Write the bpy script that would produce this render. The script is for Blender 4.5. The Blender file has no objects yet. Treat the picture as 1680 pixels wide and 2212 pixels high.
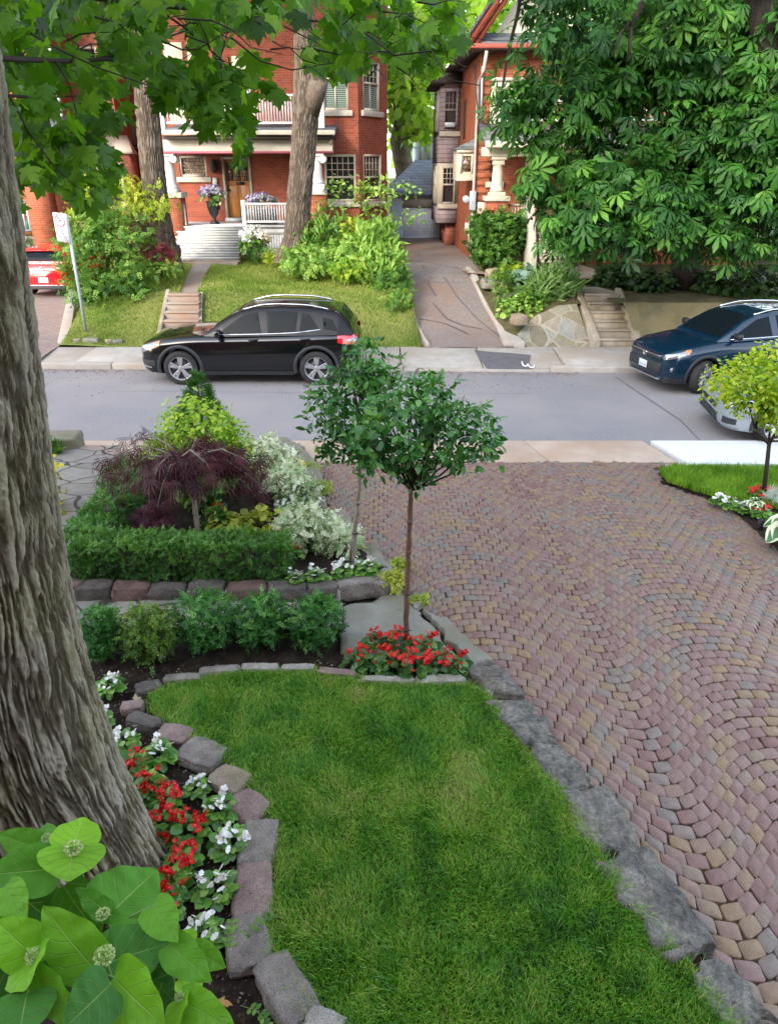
import bpy, bmesh, math, random
import numpy as np
from mathutils import Vector, Matrix
random.seed(11)
RNG = np.random.default_rng(11)
SC = bpy.context.scene
COL = SC.collection
R = math.radians
# ---------------------------------------------------------------- camera model (used to take measurements off the photo)
FPX, CAMH, PITCH = 1539.0, 3.85, R(25.7)
CP, SP = math.cos(PITCH), math.sin(PITCH)
def ray(x, y):
    u = (x - 840) / FPX; v = (1106 - y) / FPX
    return (u, CP + v * SP, -SP + v * CP)
def G(x, y, z=0.0):                       # point of the photo on a level z
    d = ray(x, y); t = (z - CAMH) / d[2]
    return (d[0] * t, d[1] * t, z)
def P(x, y, Y):                           # point of the photo on a frontal plane Y
    d = ray(x, y); t = Y / d[1]
    return (d[0] * t, Y, CAMH + d[2] * t)
def zg(Y):                                # near garden level: falls gently to the street
    return 0.16 + 0.04 * (9.5 - min(Y, 9.5))
def zd(Y): return zg(Y) - 0.10            # near driveway level
def Gz(x, y, f=zg, dz=0.0):
    z = 0.3
    for _ in range(8):
        p = G(x, y, z); z = f(p[1]) + dz
    return (p[0], p[1], z)
def interp(x, pts):
    return float(np.interp(x, [p[0] for p in pts], [p[1] for p in pts]))
def zbank(Y): return interp(Y, [(16.4, .17), (16.7, .25), (18.3, 1.08), (20, 1.2), (22.8, 1.32), (60, 1.5)])
def zdrv(Y): return interp(Y, [(15.1, .06), (15.9, .12), (16.40, .158), (16.6, .20), (20.6, 1.22), (23, 1.33), (60, 1.36)])
def zdl(Y): return interp(Y, [(15.1, .06), (15.9, .15), (16.6, .17), (22, .45), (60, .6)])
# ---------------------------------------------------------------- object helpers
def tag(o, label=None, cat=None, group=None, kind=None):
    if label: o['label'] = label
    if cat: o['category'] = cat
    if group: o['group'] = group
    if kind: o['kind'] = kind
    return o
def thing(name, label, cat, loc=(0, 0, 0), rotz=0.0, group=None):
    o = bpy.data.objects.new(name, None)
    o.empty_display_size = .1
    COL.objects.link(o); o.location = loc; o.rotation_euler = (0, 0, rotz)
    return tag(o, label, cat, group)
def wloc(p):
    v = Vector((0, 0, 0))
    while p is not None:
        v = v + p.location; p = p.parent
    return v
def rawmesh(name, V, flat, totals, rnd=None, uv=None, smooth=False):
    me = bpy.data.meshes.new(name)
    V = np.asarray(V, dtype=np.float32)
    flat = np.asarray(flat, dtype=np.int32); totals = np.asarray(totals, dtype=np.int32)
    me.vertices.add(len(V)); me.vertices.foreach_set('co', V.ravel())
    me.loops.add(len(flat)); me.loops.foreach_set('vertex_index', flat)
    me.polygons.add(len(totals))
    starts = np.concatenate([[0], np.cumsum(totals)[:-1]]).astype(np.int32)
    me.polygons.foreach_set('loop_start', starts)
    me.update(calc_edges=True)
    if smooth: me.polygons.foreach_set('use_smooth', np.ones(len(totals), dtype=bool))
    if rnd is not None:
        a = me.attributes.new('rnd', 'FLOAT', 'FACE'); a.data.foreach_set('value', np.asarray(rnd, dtype=np.float32))
    if uv is not None:
        l = me.uv_layers.new(name='UVMap'); l.data.foreach_set('uv', np.asarray(uv, dtype=np.float32).ravel())
    me.update()
    return me
def link(name, me, mat, parent=None, local=False):
    o = bpy.data.objects.new(name, me)
    COL.objects.link(o)
    if mat is not None:
        for m in (mat if isinstance(mat, (list, tuple)) else [mat]): me.materials.append(m)
    if parent is not None:
        o.parent = parent
        if not local: o.location = -wloc(parent) if o.parent else (0, 0, 0)
    return o
def recentre(o, loc):
    """give a parentless mesh its origin at loc"""
    o.data.transform(Matrix.Translation(-Vector(loc))); o.location = loc
    return o
class MB:
    """collects shapes and links them as ONE mesh object"""
    def __init__(s): s.V = []; s.F = []; s.Rn = []
    def add(s, verts, faces, r=None):
        b = len(s.V); s.V.extend([tuple(v) for v in verts])
        for f in faces:
            s.F.append([i + b for i in f]); s.Rn.append(random.random() if r is None else r)
    def box(s, a, b, r=None):
        (x0, y0, z0), (x1, y1, z1) = a, b
        v = [(x0, y0, z0), (x1, y0, z0), (x1, y1, z0), (x0, y1, z0), (x0, y0, z1), (x1, y0, z1), (x1, y1, z1), (x0, y1, z1)]
        s.add(v, [(0, 3, 2, 1), (4, 5, 6, 7), (0, 1, 5, 4), (1, 2, 6, 5), (2, 3, 7, 6), (3, 0, 4, 7)], r)
    def hexa(s, v8, r=None):
        s.add(v8, [(0, 3, 2, 1), (4, 5, 6, 7), (0, 1, 5, 4), (1, 2, 6, 5), (2, 3, 7, 6), (3, 0, 4, 7)], r)
    def fbox(s, fr, u0, u1, z0, z1, d0, d1, r=None):
        p = fr.pt
        s.hexa([p(u0, z0, d1), p(u1, z0, d1), p(u1, z0, d0), p(u0, z0, d0), p(u0, z1, d1), p(u1, z1, d1), p(u1, z1, d0), p(u0, z1, d0)], r)
    def quad(s, a, b, c, d, r=None): s.add([a, b, c, d], [(0, 1, 2, 3)], r)
    def poly(s, pts, r=None): s.add(pts, [tuple(range(len(pts)))], r)
    def prism(s, pts, off, r=None):
        """polygon pts (3D) swept by vector off"""
        n = len(pts); q = [tuple(p[i] + off[i] for i in range(3)) for p in pts]
        f = [tuple(range(n))[::-1], tuple(range(n, 2 * n))] + [(i, (i + 1) % n, n + (i + 1) % n, n + i) for i in range(n)]
        s.add(list(pts) + q, f, r)
    def tube(s, path, rad, n=8, r=None, cap=True):
        path = [Vector(p) for p in path]
        if not isinstance(rad, (list, tuple)): rad = [rad] * len(path)
        V = []; up = Vector((0, 0, 1))
        for i, p in enumerate(path):
            t = (path[min(i + 1, len(path) - 1)] - path[max(i - 1, 0)])
            if t.length < 1e-9: t = Vector((0, 0, 1))
            t.normalize()
            a = t.cross(up if abs(t.z) < .95 else Vector((1, 0, 0))); a.normalize(); b = a.cross(t)
            for k in range(n):
                an = 2 * math.pi * k / n
                V.append(p + (a * math.cos(an) + b * math.sin(an)) * rad[i])
        F = []
        for i in range(len(path) - 1):
            for k in range(n):
                F.append((i * n + k, i * n + (k + 1) % n, (i + 1) * n + (k + 1) % n, (i + 1) * n + k))
        if cap: F += [tuple(range(n))[::-1], tuple(range((len(path) - 1) * n, len(path) * n))]
        s.add(V, F, r)
    def lathe(s, prof, c, n=24, r=None, axis='z'):
        V = []
        for (rr, h) in prof:
            for k in range(n):
                a = 2 * math.pi * k / n; x, y = rr * math.cos(a), rr * math.sin(a)
                V.append((c[0] + x, c[1] + y, c[2] + h) if axis == 'z' else (c[0] + x, c[1] + h, c[2] + y))
        F = []
        for i in range(len(prof) - 1):
            for k in range(n):
                F.append((i * n + k, i * n + (k + 1) % n, (i + 1) * n + (k + 1) % n, (i + 1) * n + k))
        F += [tuple(range(n))[::-1], tuple(range((len(prof) - 1) * n, len(prof) * n))]
        s.add(V, F, r)
    def build(s, name, mat, parent=None, smooth=False, bevel=0, local=False, seg=2, subsurf=0):
        flat = [i for f in s.F for i in f]
        me = rawmesh(name, np.array(s.V, dtype=np.float32).reshape(-1, 3), flat, [len(f) for f in s.F], s.Rn, None, smooth)
        bm = bmesh.new(); bm.from_mesh(me); bmesh.ops.recalc_face_normals(bm, faces=bm.faces); bm.to_mesh(me); bm.free()
        o = link(name, me, mat, parent, local)
        if bevel:
            m = o.modifiers.new('bevel', 'BEVEL'); m.width = bevel; m.segments = seg; m.limit_method = 'ANGLE'; m.angle_limit = R(40)
        if subsurf:
            m = o.modifiers.new('sub', 'SUBSURF'); m.levels = subsurf; m.render_levels = subsurf
        return o
class Frame:
    """a vertical wall plane: origin, direction along the wall, outward normal"""
    def __init__(s, o, u, n): s.o = o; s.u = u; s.n = n
    def pt(s, u, z, d=0.0): return (s.o[0] + s.u[0] * u + s.n[0] * d, s.o[1] + s.u[1] * u + s.n[1] * d, z)
def copy_tree(o, parent=None):
    c = o.copy(); COL.objects.link(c)
    if parent is not None: c.parent = parent
    for ch in list(o.children): copy_tree(ch, c)
    return c
# ---------------------------------------------------------------- noise
def vnoise(p, seed=0):
    """value noise, p (N,3) -> (N,) in 0..1"""
    p = np.asarray(p, dtype=np.float64); i = np.floor(p).astype(np.int64); f = p - i; f = f * f * (3 - 2 * f)
    def h(a):
        n = (a[:, 0] * 374761393 + a[:, 1] * 668265263 + a[:, 2] * 2147483647 + seed * 1274126177) & 0x7fffffff
        n = ((n ^ (n >> 13)) * 1274126177) & 0x7fffffff
        n = (n ^ (n >> 16)) & 0xffff
        return n / 65535.0
    r = 0
    for dx in (0, 1):
        for dy in (0, 1):
            for dz in (0, 1):
                w = (f[:, 0] if dx else 1 - f[:, 0]) * (f[:, 1] if dy else 1 - f[:, 1]) * (f[:, 2] if dz else 1 - f[:, 2])
                r = r + w * h(i + np.array([dx, dy, dz]))
    return r
def fbm(p, oct=4, seed=0):
    p = np.asarray(p, dtype=np.float64); r = 0; a = .5; t = 0
    for k in range(oct):
        r = r + a * vnoise(p * 2 ** k, seed + k); t += a; a *= .5
    return r / t
# ---------------------------------------------------------------- materials
def newmat(name):
    m = bpy.data.materials.new(name); m.use_nodes = True
    nt = m.node_tree; nt.nodes.clear()
    out = nt.nodes.new('ShaderNodeOutputMaterial'); b = nt.nodes.new('ShaderNodeBsdfPrincipled')
    nt.links.new(b.outputs[0], out.inputs[0])
    return m, nt, b, out
def node(nt, t, **k):
    n = nt.nodes.new(t)
    for a, v in k.items(): setattr(n, a, v)
    return n
def ramp(nt, src, stops):
    r = nt.nodes.new('ShaderNodeValToRGB'); e = r.color_ramp.elements
    while len(e) < len(stops): e.new(.5)
    for el, (p, c) in zip(e, stops): el.position = p; el.color = (*c, 1)
    nt.links.new(src, r.inputs[0]); return r.outputs[0]
def mixc(nt, fac, a, b, mode='MIX'):
    m = node(nt, 'ShaderNodeMix', data_type='RGBA', blend_type=mode)
    for s, v in ((m.inputs[0], fac), (m.inputs[6], a), (m.inputs[7], b)):
        if hasattr(v, 'is_linked'): nt.links.new(v, s)
        elif isinstance(v, (int, float)): s.default_value = v
        else: s.default_value = (*v, 1)
    return m.outputs[2]
def math_(nt, op, a, b=0.0, c=None):
    m = node(nt, 'ShaderNodeMath', operation=op)
    for s, v in zip(m.inputs, (a, b, c)):
        if v is None: continue
        if hasattr(v, 'is_linked'): nt.links.new(v, s)
        else: s.default_value = v
    return m.outputs[0]
def noise(nt, vec, scale, detail=4, rough=.6):
    n = node(nt, 'ShaderNodeTexNoise'); n.inputs['Scale'].default_value = scale; n.inputs['Detail'].default_value = detail
    n.inputs['Roughness'].default_value = rough
    if vec is not None: nt.links.new(vec, n.inputs['Vector'])
    return n.outputs[0]
def geo_pos(nt):
    return node(nt, 'ShaderNodeNewGeometry').outputs['Position']
def bump(nt, b, h, strength=.3, dist=.01):
    n = node(nt, 'ShaderNodeBump'); n.inputs['Strength'].default_value = strength; n.inputs['Distance'].default_value = dist
    nt.links.new(h, n.inputs['Height']); nt.links.new(n.outputs[0], b.inputs['Normal'])
def M_surf(name, cols, rough=.8, scale=6, bscale=40, bstr=.3, bdist=.01, spec=.3, metallic=0, big=None, rnd=0.0, rcols=None):
    """mottled surface: cols = two or three colours blended by noise; rnd mixes a per-face attribute in"""
    m, nt, b, out = newmat(name); pos = geo_pos(nt)
    n = noise(nt, pos, scale, 6, .65)
    st = [(.28 + .44 * i / max(1, len(cols) - 1), c) for i, c in enumerate(cols)]
    c = ramp(nt, n, st)
    if big:
        n2 = noise(nt, pos, big[0], 3); c = mixc(nt, ramp(nt, n2, [(.4, (0, 0, 0)), (.65, (1, 1, 1))]), c, big[1])
    if rcols:
        a = node(nt, 'ShaderNodeAttribute', attribute_name='rnd')
        c = mixc(nt, rnd, c, ramp(nt, a.outputs['Fac'], [(i / max(1, len(rcols) - 1), q) for i, q in enumerate(rcols)]))
    nt.links.new(c, b.inputs['Base Color'])
    b.inputs['Roughness'].default_value = rough; b.inputs['Metallic'].default_value = metallic; b.inputs['Specular IOR Level'].default_value = spec
    if bstr: bump(nt, b, noise(nt, pos, bscale, 6, .7), bstr, bdist)
    return m
def M_leaf(name, cols, trans=.3, rough=.45, spec=.35, tcol=None, coat=0):
    m, nt, b, out = newmat(name)
    a = node(nt, 'ShaderNodeAttribute', attribute_name='rnd')
    c = ramp(nt, a.outputs['Fac'], [(i / (len(cols) - 1), q) for i, q in enumerate(cols)])
    pos = geo_pos(nt)
    c = mixc(nt, .25, c, ramp(nt, noise(nt, pos, 30, 2), [(.3, (.3, .3, .3)), (.7, (1, 1, 1))]), 'MULTIPLY')
    nt.links.new(c, b.inputs['Base Color']); b.inputs['Roughness'].default_value = rough; b.inputs['Specular IOR Level'].default_value = spec
    if trans:
        t = node(nt, 'ShaderNodeBsdfTranslucent'); ms = node(nt, 'ShaderNodeMixShader'); ms.inputs[0].default_value = trans
        tc = mixc(nt, 1.0, c, tcol or (1.35, 1.45, .55), 'MULTIPLY'); nt.links.new(tc, t.inputs['Color'])
        nt.links.new(b.outputs[0], ms.inputs[1]); nt.links.new(t.outputs[0], ms.inputs[2]); nt.links.new(ms.outputs[0], out.inputs[0])
    return m
def M_brick(name, c1, c2, mortar, bw=.21, bh=.068, dirt=.35):
    m, nt, b, out = newmat(name); pos = geo_pos(nt)
    sx = node(nt, 'ShaderNodeSeparateXYZ'); nt.links.new(pos, sx.inputs[0])
    cb = node(nt, 'ShaderNodeCombineXYZ'); nt.links.new(math_(nt, 'ADD', sx.outputs[0], sx.outputs[1]), cb.inputs[0]); nt.links.new(sx.outputs[2], cb.inputs[1])
    t = node(nt, 'ShaderNodeTexBrick'); nt.links.new(cb.outputs[0], t.inputs['Vector'])
    t.inputs['Scale'].default_value = 1; t.inputs['Brick Width'].default_value = bw; t.inputs['Row Height'].default_value = bh
    t.inputs['Mortar Size'].default_value = .007; t.inputs['Mortar Smooth'].default_value = .3; t.inputs['Bias'].default_value = 0
    t.inputs['Color1'].default_value = (*c1, 1); t.inputs['Color2'].default_value = (*c2, 1); t.inputs['Mortar'].default_value = (*mortar, 1)
    n = noise(nt, pos, 1.1, 5)
    c = mixc(nt, dirt, t.outputs[0], ramp(nt, n, [(.3, (.35, .3, .3)), (.7, (1.15, 1.1, 1.05))]), 'MULTIPLY')
    c = mixc(nt, .3, c, ramp(nt, noise(nt, pos, 25, 3), [(.3, (.5, .5, .5)), (.7, (1.2, 1.2, 1.2))]), 'MULTIPLY')
    nt.links.new(c, b.inputs['Base Color']); b.inputs['Roughness'].default_value = .85; b.inputs['Specular IOR Level'].default_value = .2
    bump(nt, b, math_(nt, 'SUBTRACT', 1.0, t.outputs['Fac']), .5, .006)
    return m
def M_rows(name, c1, c2, gap, bw, bh, mortar=.004, rough=.8, spec=.2, bstr=.5, axis='z'):
    """courses: shingles, siding, decking"""
    m, nt, b, out = newmat(name); pos = geo_pos(nt)
    sx = node(nt, 'ShaderNodeSeparateXYZ'); nt.links.new(pos, sx.inputs[0])
    cb = node(nt, 'ShaderNodeCombineXYZ'); nt.links.new(math_(nt, 'ADD', sx.outputs[0], sx.outputs[1]) if axis == 'z' else sx.outputs[0], cb.inputs[0])
    nt.links.new(sx.outputs[2] if axis == 'z' else sx.outputs[1], cb.inputs[1])
    t = node(nt, 'ShaderNodeTexBrick'); nt.links.new(cb.outputs[0], t.inputs['Vector']); t.inputs['Scale'].default_value = 1
    t.inputs['Brick Width'].default_value = bw; t.inputs['Row Height'].default_value = bh; t.inputs['Mortar Size'].default_value = mortar; t.inputs['Mortar Smooth'].default_value = .4
    t.inputs['Color1'].default_value = (*c1, 1); t.inputs['Color2'].default_value = (*c2, 1); t.inputs['Mortar'].default_value = (*gap, 1)
    c = mixc(nt, .35, t.outputs[0], ramp(nt, noise(nt, pos, 4, 5), [(.3, (.5, .5, .5)), (.7, (1.15, 1.15, 1.15))]), 'MULTIPLY')
    nt.links.new(c, b.inputs['Base Color']); b.inputs['Roughness'].default_value = rough; b.inputs['Specular IOR Level'].default_value = spec
    bump(nt, b, math_(nt, 'SUBTRACT', 1.0, t.outputs['Fac']), bstr, .008)
    return m
def M_plain(name, col, rough=.5, metallic=0, spec=.5, coat=0, var=.12, vscale=8):
    m, nt, b, out = newmat(name)
    c = mixc(nt, var, col, ramp(nt, noise(nt, geo_pos(nt), vscale, 4), [(.3, (.4, .4, .4)), (.7, (1.1, 1.1, 1.1))]), 'MULTIPLY')
    nt.links.new(c, b.inputs['Base Color'])
    b.inputs['Roughness'].default_value = rough; b.inputs['Metallic'].default_value = metallic; b.inputs['Specular IOR Level'].default_value = spec
    b.inputs['Coat Weight'].default_value = coat; b.inputs['Coat Roughness'].default_value = .03
    return m
MT = {}
MT['brick'] = M_brick('brick_red', (.30, .070, .036), (.21, .046, .028), (.23, .13, .09))
MT['brick_orange'] = M_brick('brick_orange', (.33, .085, .036), (.22, .055, .028), (.26, .15, .095))
MT['brick_shaded'] = M_brick('brick_shaded', (.30, .085, .05), (.2, .055, .04), (.24, .15, .11))  # brick for wall parts lying in shade, the shade put into the colour
MT['cream'] = M_surf('cream_paint', [(.40, .35, .265), (.50, .445, .34)], .6, 3, 60, .1, .004)
MT['white'] = M_surf('white_paint', [(.46, .45, .44), (.58, .565, .545)], .5, 4, 60, .1, .004)
MT['stone_trim'] = M_surf('stone_trim', [(.32, .29, .245), (.45, .41, .35)], .8, 5, 50, .25, .006)
MT['grey_wood'] = M_surf('grey_wood', [(.34, .335, .325), (.43, .425, .41)], .7, 5, 60, .2, .004)
MT['greige'] = M_surf('greige_paint', [(.30, .27, .22), (.40, .36, .30)], .6, 3, 60, .1, .004)
MT['red_trim'] = M_surf('red_trim', [(.19, .04, .028), (.26, .06, .04)], .6, 4, 60, .1, .004)
MT['dark_trim'] = M_surf('dark_trim', [(.020, .016, .014), (.05, .04, .035)], .7, 4, 60, .1, .004)
MT['shingle'] = M_rows('grey_shingles', (.15, .155, .165), (.10, .105, .115), (.04, .04, .045), .22, .12, .008)
MT['shingle_blue'] = M_rows('blue_shingles', (.36, .42, .50), (.28, .33, .40), (.15, .18, .22), .24, .10, .008)
MT['siding'] = M_rows('mauve_siding', (.30, .24, .25), (.26, .21, .22), (.10, .08, .08), 3.0, .14, .012)
MT['siding_blue'] = M_rows('pale_blue_siding', (.70, .78, .88), (.66, .74, .85), (.45, .52, .6), 6.0, .16, .01)
MT['garage_door'] = M_rows('garage_door_white', (.84, .90, .98), (.80, .86, .95), (.55, .62, .72), 5.0, .13, .008)
MT['glass'] = M_plain('window_glass', (.012, .016, .018), .04, 0, .9, 0, 0)
def m_blinds():
    m, nt, b, out = newmat('window_blinds'); pos = geo_pos(nt)
    sx = node(nt, 'ShaderNodeSeparateXYZ'); nt.links.new(pos, sx.inputs[0])
    w = math_(nt, 'FRACT', math_(nt, 'MULTIPLY', sx.outputs[2], 18.0))
    c = ramp(nt, w, [(0, (.03, .05, .045)), (.45, (.05, .075, .065)), (.55, (.26, .32, .28)), (1, (.2, .26, .22))])
    nt.links.new(c, b.inputs['Base Color']); b.inputs['Roughness'].default_value = .06; b.inputs['Specular IOR Level'].default_value = .8
    return m
MT['blinds'] = m_blinds()
MT['wood_door'] = M_rows('oak_door', (.36, .15, .035), (.30, .115, .026), (.12, .04, .01), .15, 3.0, .006, .35, .5, .3)
MT['lead_glass'] = M_rows('leaded_glass', (.10, .075, .055), (.22, .16, .10), (.015, .01, .01), .11, .11, .012, .15, .6, .3)
MT['black_metal'] = M_plain('black_metal', (.012, .013, .015), .45, .2, .5)
MT['galv'] = M_plain('galvanised_metal', (.42, .47, .52), .4, .35, .5, 0, .25)
MT['asphalt'] = M_surf('asphalt', [(.155, .148, .154), (.205, .196, .202), (.245, .232, .234)], .85, 26, 260, .7, .005, .25, big=(.45, (.245, .225, .218)))
MT['asphalt_dark'] = M_surf('asphalt_patch', [(.085, .08, .088), (.125, .118, .126)], .8, 6, 200, .5, .005, .3)
MT['asphalt_drive'] = M_surf('driveway_asphalt', [(.12, .11, .11), (.185, .165, .16), (.25, .225, .215)], .85, 14, 120, .8, .01, .25, big=(.42, (.20, .135, .105)))
MT['concrete'] = M_surf('concrete', [(.27, .25, .225), (.345, .32, .29), (.40, .37, .34)], .85, 3.5, 150, .3, .003, .25, big=(.8, (.30, .255, .21)))
MT['concrete_tan'] = M_surf('concrete_tan', [(.34, .265, .20), (.42, .33, .26), (.47, .385, .31)], .85, 2.0, 160, .3, .003, .25, big=(.9, (.36, .25, .18)))
MT['concrete_white'] = M_surf('concrete_new', [(.52, .52, .51), (.64, .64, .63)], .8, 5, 150, .15, .002, .25)
MT['concrete_old'] = M_surf('concrete_old', [(.20, .175, .14), (.29, .25, .20), (.36, .315, .255)], .9, 3, 60, .5, .008, .2, big=(1.4, (.19, .155, .105)))
MT['concrete_red'] = M_surf('concrete_worn', [(.215, .185, .155), (.285, .245, .205)], .9, 3, 60, .4, .006, .2, big=(1.2, (.26, .17, .12)))
MT['soil'] = M_surf('garden_soil', [(.012, .009, .007), (.030, .021, .015), (.06, .043, .03)], .95, 14, 45, 1.0, .03, .15)
MT['moss_soil'] = M_surf('mossy_soil', [(.05, .042, .022), (.085, .08, .035), (.14, .10, .06)], .95, 3, 30, .8, .03, .15)
MT['ground'] = M_surf('far_ground', [(.04, .05, .018), (.07, .08, .03)], .95, 1.5, 20, .5, .03, .15)
MT['lawn_near'] = M_surf('lawn_soil', [(.020, .028, .008), (.035, .055, .012)], .95, 10, 60, .8, .02, .15)
MT['lawn_far'] = M_surf('lawn_far', [(.085, .135, .022), (.125, .18, .032), (.17, .20, .05)], .9, 1.4, 90, .8, .03, .15, big=(.7, (.20, .19, .065)))
MT['flag'] = None
def m_flag(name, scale, cols, joint):
    m, nt, b, out = newmat(name); pos = geo_pos(nt)
    v = node(nt, 'ShaderNodeTexVoronoi', feature='DISTANCE_TO_EDGE'); v.inputs['Scale'].default_value = scale
    v2 = node(nt, 'ShaderNodeTexVoronoi', feature='F1'); v2.inputs['Scale'].default_value = scale
    mp = node(nt, 'ShaderNodeMapping'); mp.inputs['Scale'].default_value = (1, 1.5, .3)
    wob = node(nt, 'ShaderNodeTexNoise'); wob.inputs['Scale'].default_value = 2.5; nt.links.new(pos, wob.inputs['Vector'])
    va = node(nt, 'ShaderNodeVectorMath', operation='MULTIPLY_ADD'); nt.links.new(wob.outputs['Color'], va.inputs[0]); va.inputs[1].default_value = (.18, .18, .1); nt.links.new(pos, va.inputs[2])
    nt.links.new(va.outputs[0], mp.inputs[0]); nt.links.new(mp.outputs[0], v.inputs['Vector']); nt.links.new(mp.outputs[0], v2.inputs['Vector'])
    sc = node(nt, 'ShaderNodeSeparateColor'); nt.links.new(v2.outputs['Color'], sc.inputs[0])
    c = ramp(nt, sc.outputs[0], [(i / (len(cols) - 1), q) for i, q in enumerate(cols)])
    c = mixc(nt, .5, c, ramp(nt, noise(nt, pos, 7, 6), [(.3, (.5, .5, .5)), (.7, (1.2, 1.2, 1.2))]), 'MULTIPLY')
    e = ramp(nt, v.outputs['Distance'], [(.012, (0, 0, 0)), (.03, (1, 1, 1))])
    c = mixc(nt, e, joint, c); nt.links.new(c, b.inputs['Base Color']); b.inputs['Roughness'].default_value = .75
    h = math_(nt, 'ADD', e, math_(nt, 'MULTIPLY', noise(nt, pos, 40, 5), .4)); bump(nt, b, h, .6, .012)
    return m
MT['flag'] = m_flag('flagstone', 1.9, [(.16, .15, .13), (.24, .22, .18), (.19, .18, .165), (.25, .19, .16)], (.03, .025, .02))
MT['crazy'] = m_flag('crazy_stone', 2.0, [(.15, .13, .09), (.20, .18, .12), (.22, .24, .22), (.24, .20, .15)], (.30, .26, .20))
MT['slab'] = M_surf('bluestone_slab', [(.13, .125, .105), (.19, .18, .15), (.24, .225, .19)], .6, 3.5, 50, .5, .008, .4, big=(1.5, (.15, .14, .09)))
def m_ledge():
    m, nt, b, out = newmat('ledge_rock'); pos = geo_pos(nt)
    n1 = noise(nt, pos, 5, 7, .7); n2 = noise(nt, pos, 28, 6, .7)
    c = ramp(nt, n1, [(.3, (.05, .048, .044)), (.5, (.155, .146, .128)), (.72, (.32, .30, .26))])
    c = mixc(nt, ramp(nt, noise(nt, pos, 2.2, 3), [(.5, (0, 0, 0)), (.7, (1, 1, 1))]), c, (.20, .165, .12))
    c = mixc(nt, .75, c, ramp(nt, n2, [(.32, (.25, .24, .22)), (.5, (1, 1, 1)), (.68, (1.9, 1.8, 1.65))]), 'MULTIPLY'); c = mixc(nt, .5, c, ramp(nt, noise(nt, pos, 120, 4, .8), [(.32, (.3, .3, .3)), (.5, (1, 1, 1)), (.68, (1.8, 1.8, 1.8))]), 'MULTIPLY')
    nt.links.new(c, b.inputs['Base Color'])
    nt.links.new(ramp(nt, n1, [(.35, (.28, .28, .28)), (.6, (.7, .7, .7))]), b.inputs['Roughness']); b.inputs['Specular IOR Level'].default_value = .5
    bump(nt, b, math_(nt, 'ADD', n1, math_(nt, 'MULTIPLY', n2, .8)), 1.0, .06)
    return m
MT['ledge'] = m_ledge()
def m_granite(name, a, bcol):
    m, nt, b, out = newmat(name); pos = geo_pos(nt)
    c = ramp(nt, noise(nt, pos, 9, 5), [(.3, a), (.7, bcol)])
    sp = noise(nt, pos, 130, 2, .8)
    c = mixc(nt, .6, c, ramp(nt, sp, [(.3, (.3, .3, .3)), (.5, (1, 1, 1)), (.72, (1.7, 1.6, 1.6))]), 'MULTIPLY')
    nt.links.new(c, b.inputs['Base Color']); b.inputs['Roughness'].default_value = .75
    bump(nt, b, math_(nt, 'ADD', noise(nt, pos, 22, 6, .7), math_(nt, 'MULTIPLY', sp, .3)), 1.0, .035)
    return m
MT['gr_grey'] = m_granite('granite_grey', (.145, .122, .102), (.30, .265, .228))
MT['gr_pink'] = m_granite('granite_pink', (.19, .125, .11), (.33, .23, .205))
MT['gr_tan'] = m_granite('granite_tan', (.22, .165, .11), (.36, .29, .21))
MT['gr_pale'] = m_granite('granite_pale', (.27, .245, .21), (.45, .415, .36))
MT['gr_dark'] = m_granite('granite_dark', (.062, .052, .045), (.145, .122, .105))
MT['gr_brown'] = m_granite('granite_brown', (.10, .06, .05), (.20, .12, .095))
MT['bark_far'] = M_surf('bark_grey', [(.13, .10, .075), (.25, .20, .155), (.34, .285, .225)], .9, 5, 18, 1.0, .05, .15)
MT['bark_dark'] = M_surf('bark_dark', [(.016, .013, .011), (.045, .036, .03)], .9, 5, 20, .8, .03, .15)
MT['twig'] = M_surf('twig_bark', [(.025, .018, .014), (.05, .036, .028)], .8, 8, 30, .4, .01, .2)
MT['stem_brown'] = M_surf('stem_brown', [(.10, .055, .04), (.17, .10, .075)], .8, 12, 60, .6, .006, .2)
MT['stem_grey'] = M_surf('stem_grey', [(.15, .13, .10), (.27, .235, .19)], .8, 12, 60, .6, .006, .2)
MT['stem_green'] = M_plain('stem_green', (.13, .22, .05), .5)
# ---------------------------------------------------------------- foliage tools
def norm(a): return a / np.maximum(np.linalg.norm(a, axis=-1, keepdims=True), 1e-9)
def rand_dir(n): return norm(RNG.normal(size=(n, 3)))
def T_blade(w=.22, h=.06, d=.1):
    return np.array([(0, 0, 0), (w, .45, h), (-w, .45, h), (0, .5, 0), (0, 1, -d)], float), [(0, 1, 3), (0, 3, 2), (1, 4, 3), (3, 4, 2)]
def T_oval(w=.32, h=.06, d=.12):
    V = [(0, 0, 0)]; rows = [(.18, .62), (.45, 1.0), (.75, .78)]
    for (y, k) in rows:
        z = -d * y * y; V += [(-w * k, y, z + h * k), (0, y, z), (w * k, y, z + h * k)]
    V.append((0, 1, -d))
    Fs = [(0, 2, 1), (0, 3, 2)]
    for i in range(2):
        a = 1 + 3 * i; Fs += [(a, a + 1, a + 4, a + 3), (a + 1, a + 2, a + 5, a + 4)]
    Fs += [(7, 8, 10), (8, 9, 10)]
    return np.array(V, float), Fs
def T_maple():
    half = [(.0, .0), (.20, -.07), (.40, -.04), (.34, .10), (.50, .16), (.66, .30), (.84, .56), (.60, .50), (.50, .60), (.27, .46), (.34, .66), (.38, .80), (.20, .74), (.13, .86), (0, 1.08)]
    pts = half + [(-x, y) for x, y in half[-2:0:-1]]
    V = [(0, .32, .0)] + [(x, y, -.22 * x * x - .16 * max(0, y - .3) ** 2 + .03 * math.sin(9 * x + 5 * y)) for x, y in pts]
    n = len(pts)
    return np.array(V, float), [(0, 1 + i, 1 + (i + 1) % n) for i in range(n)]
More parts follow.
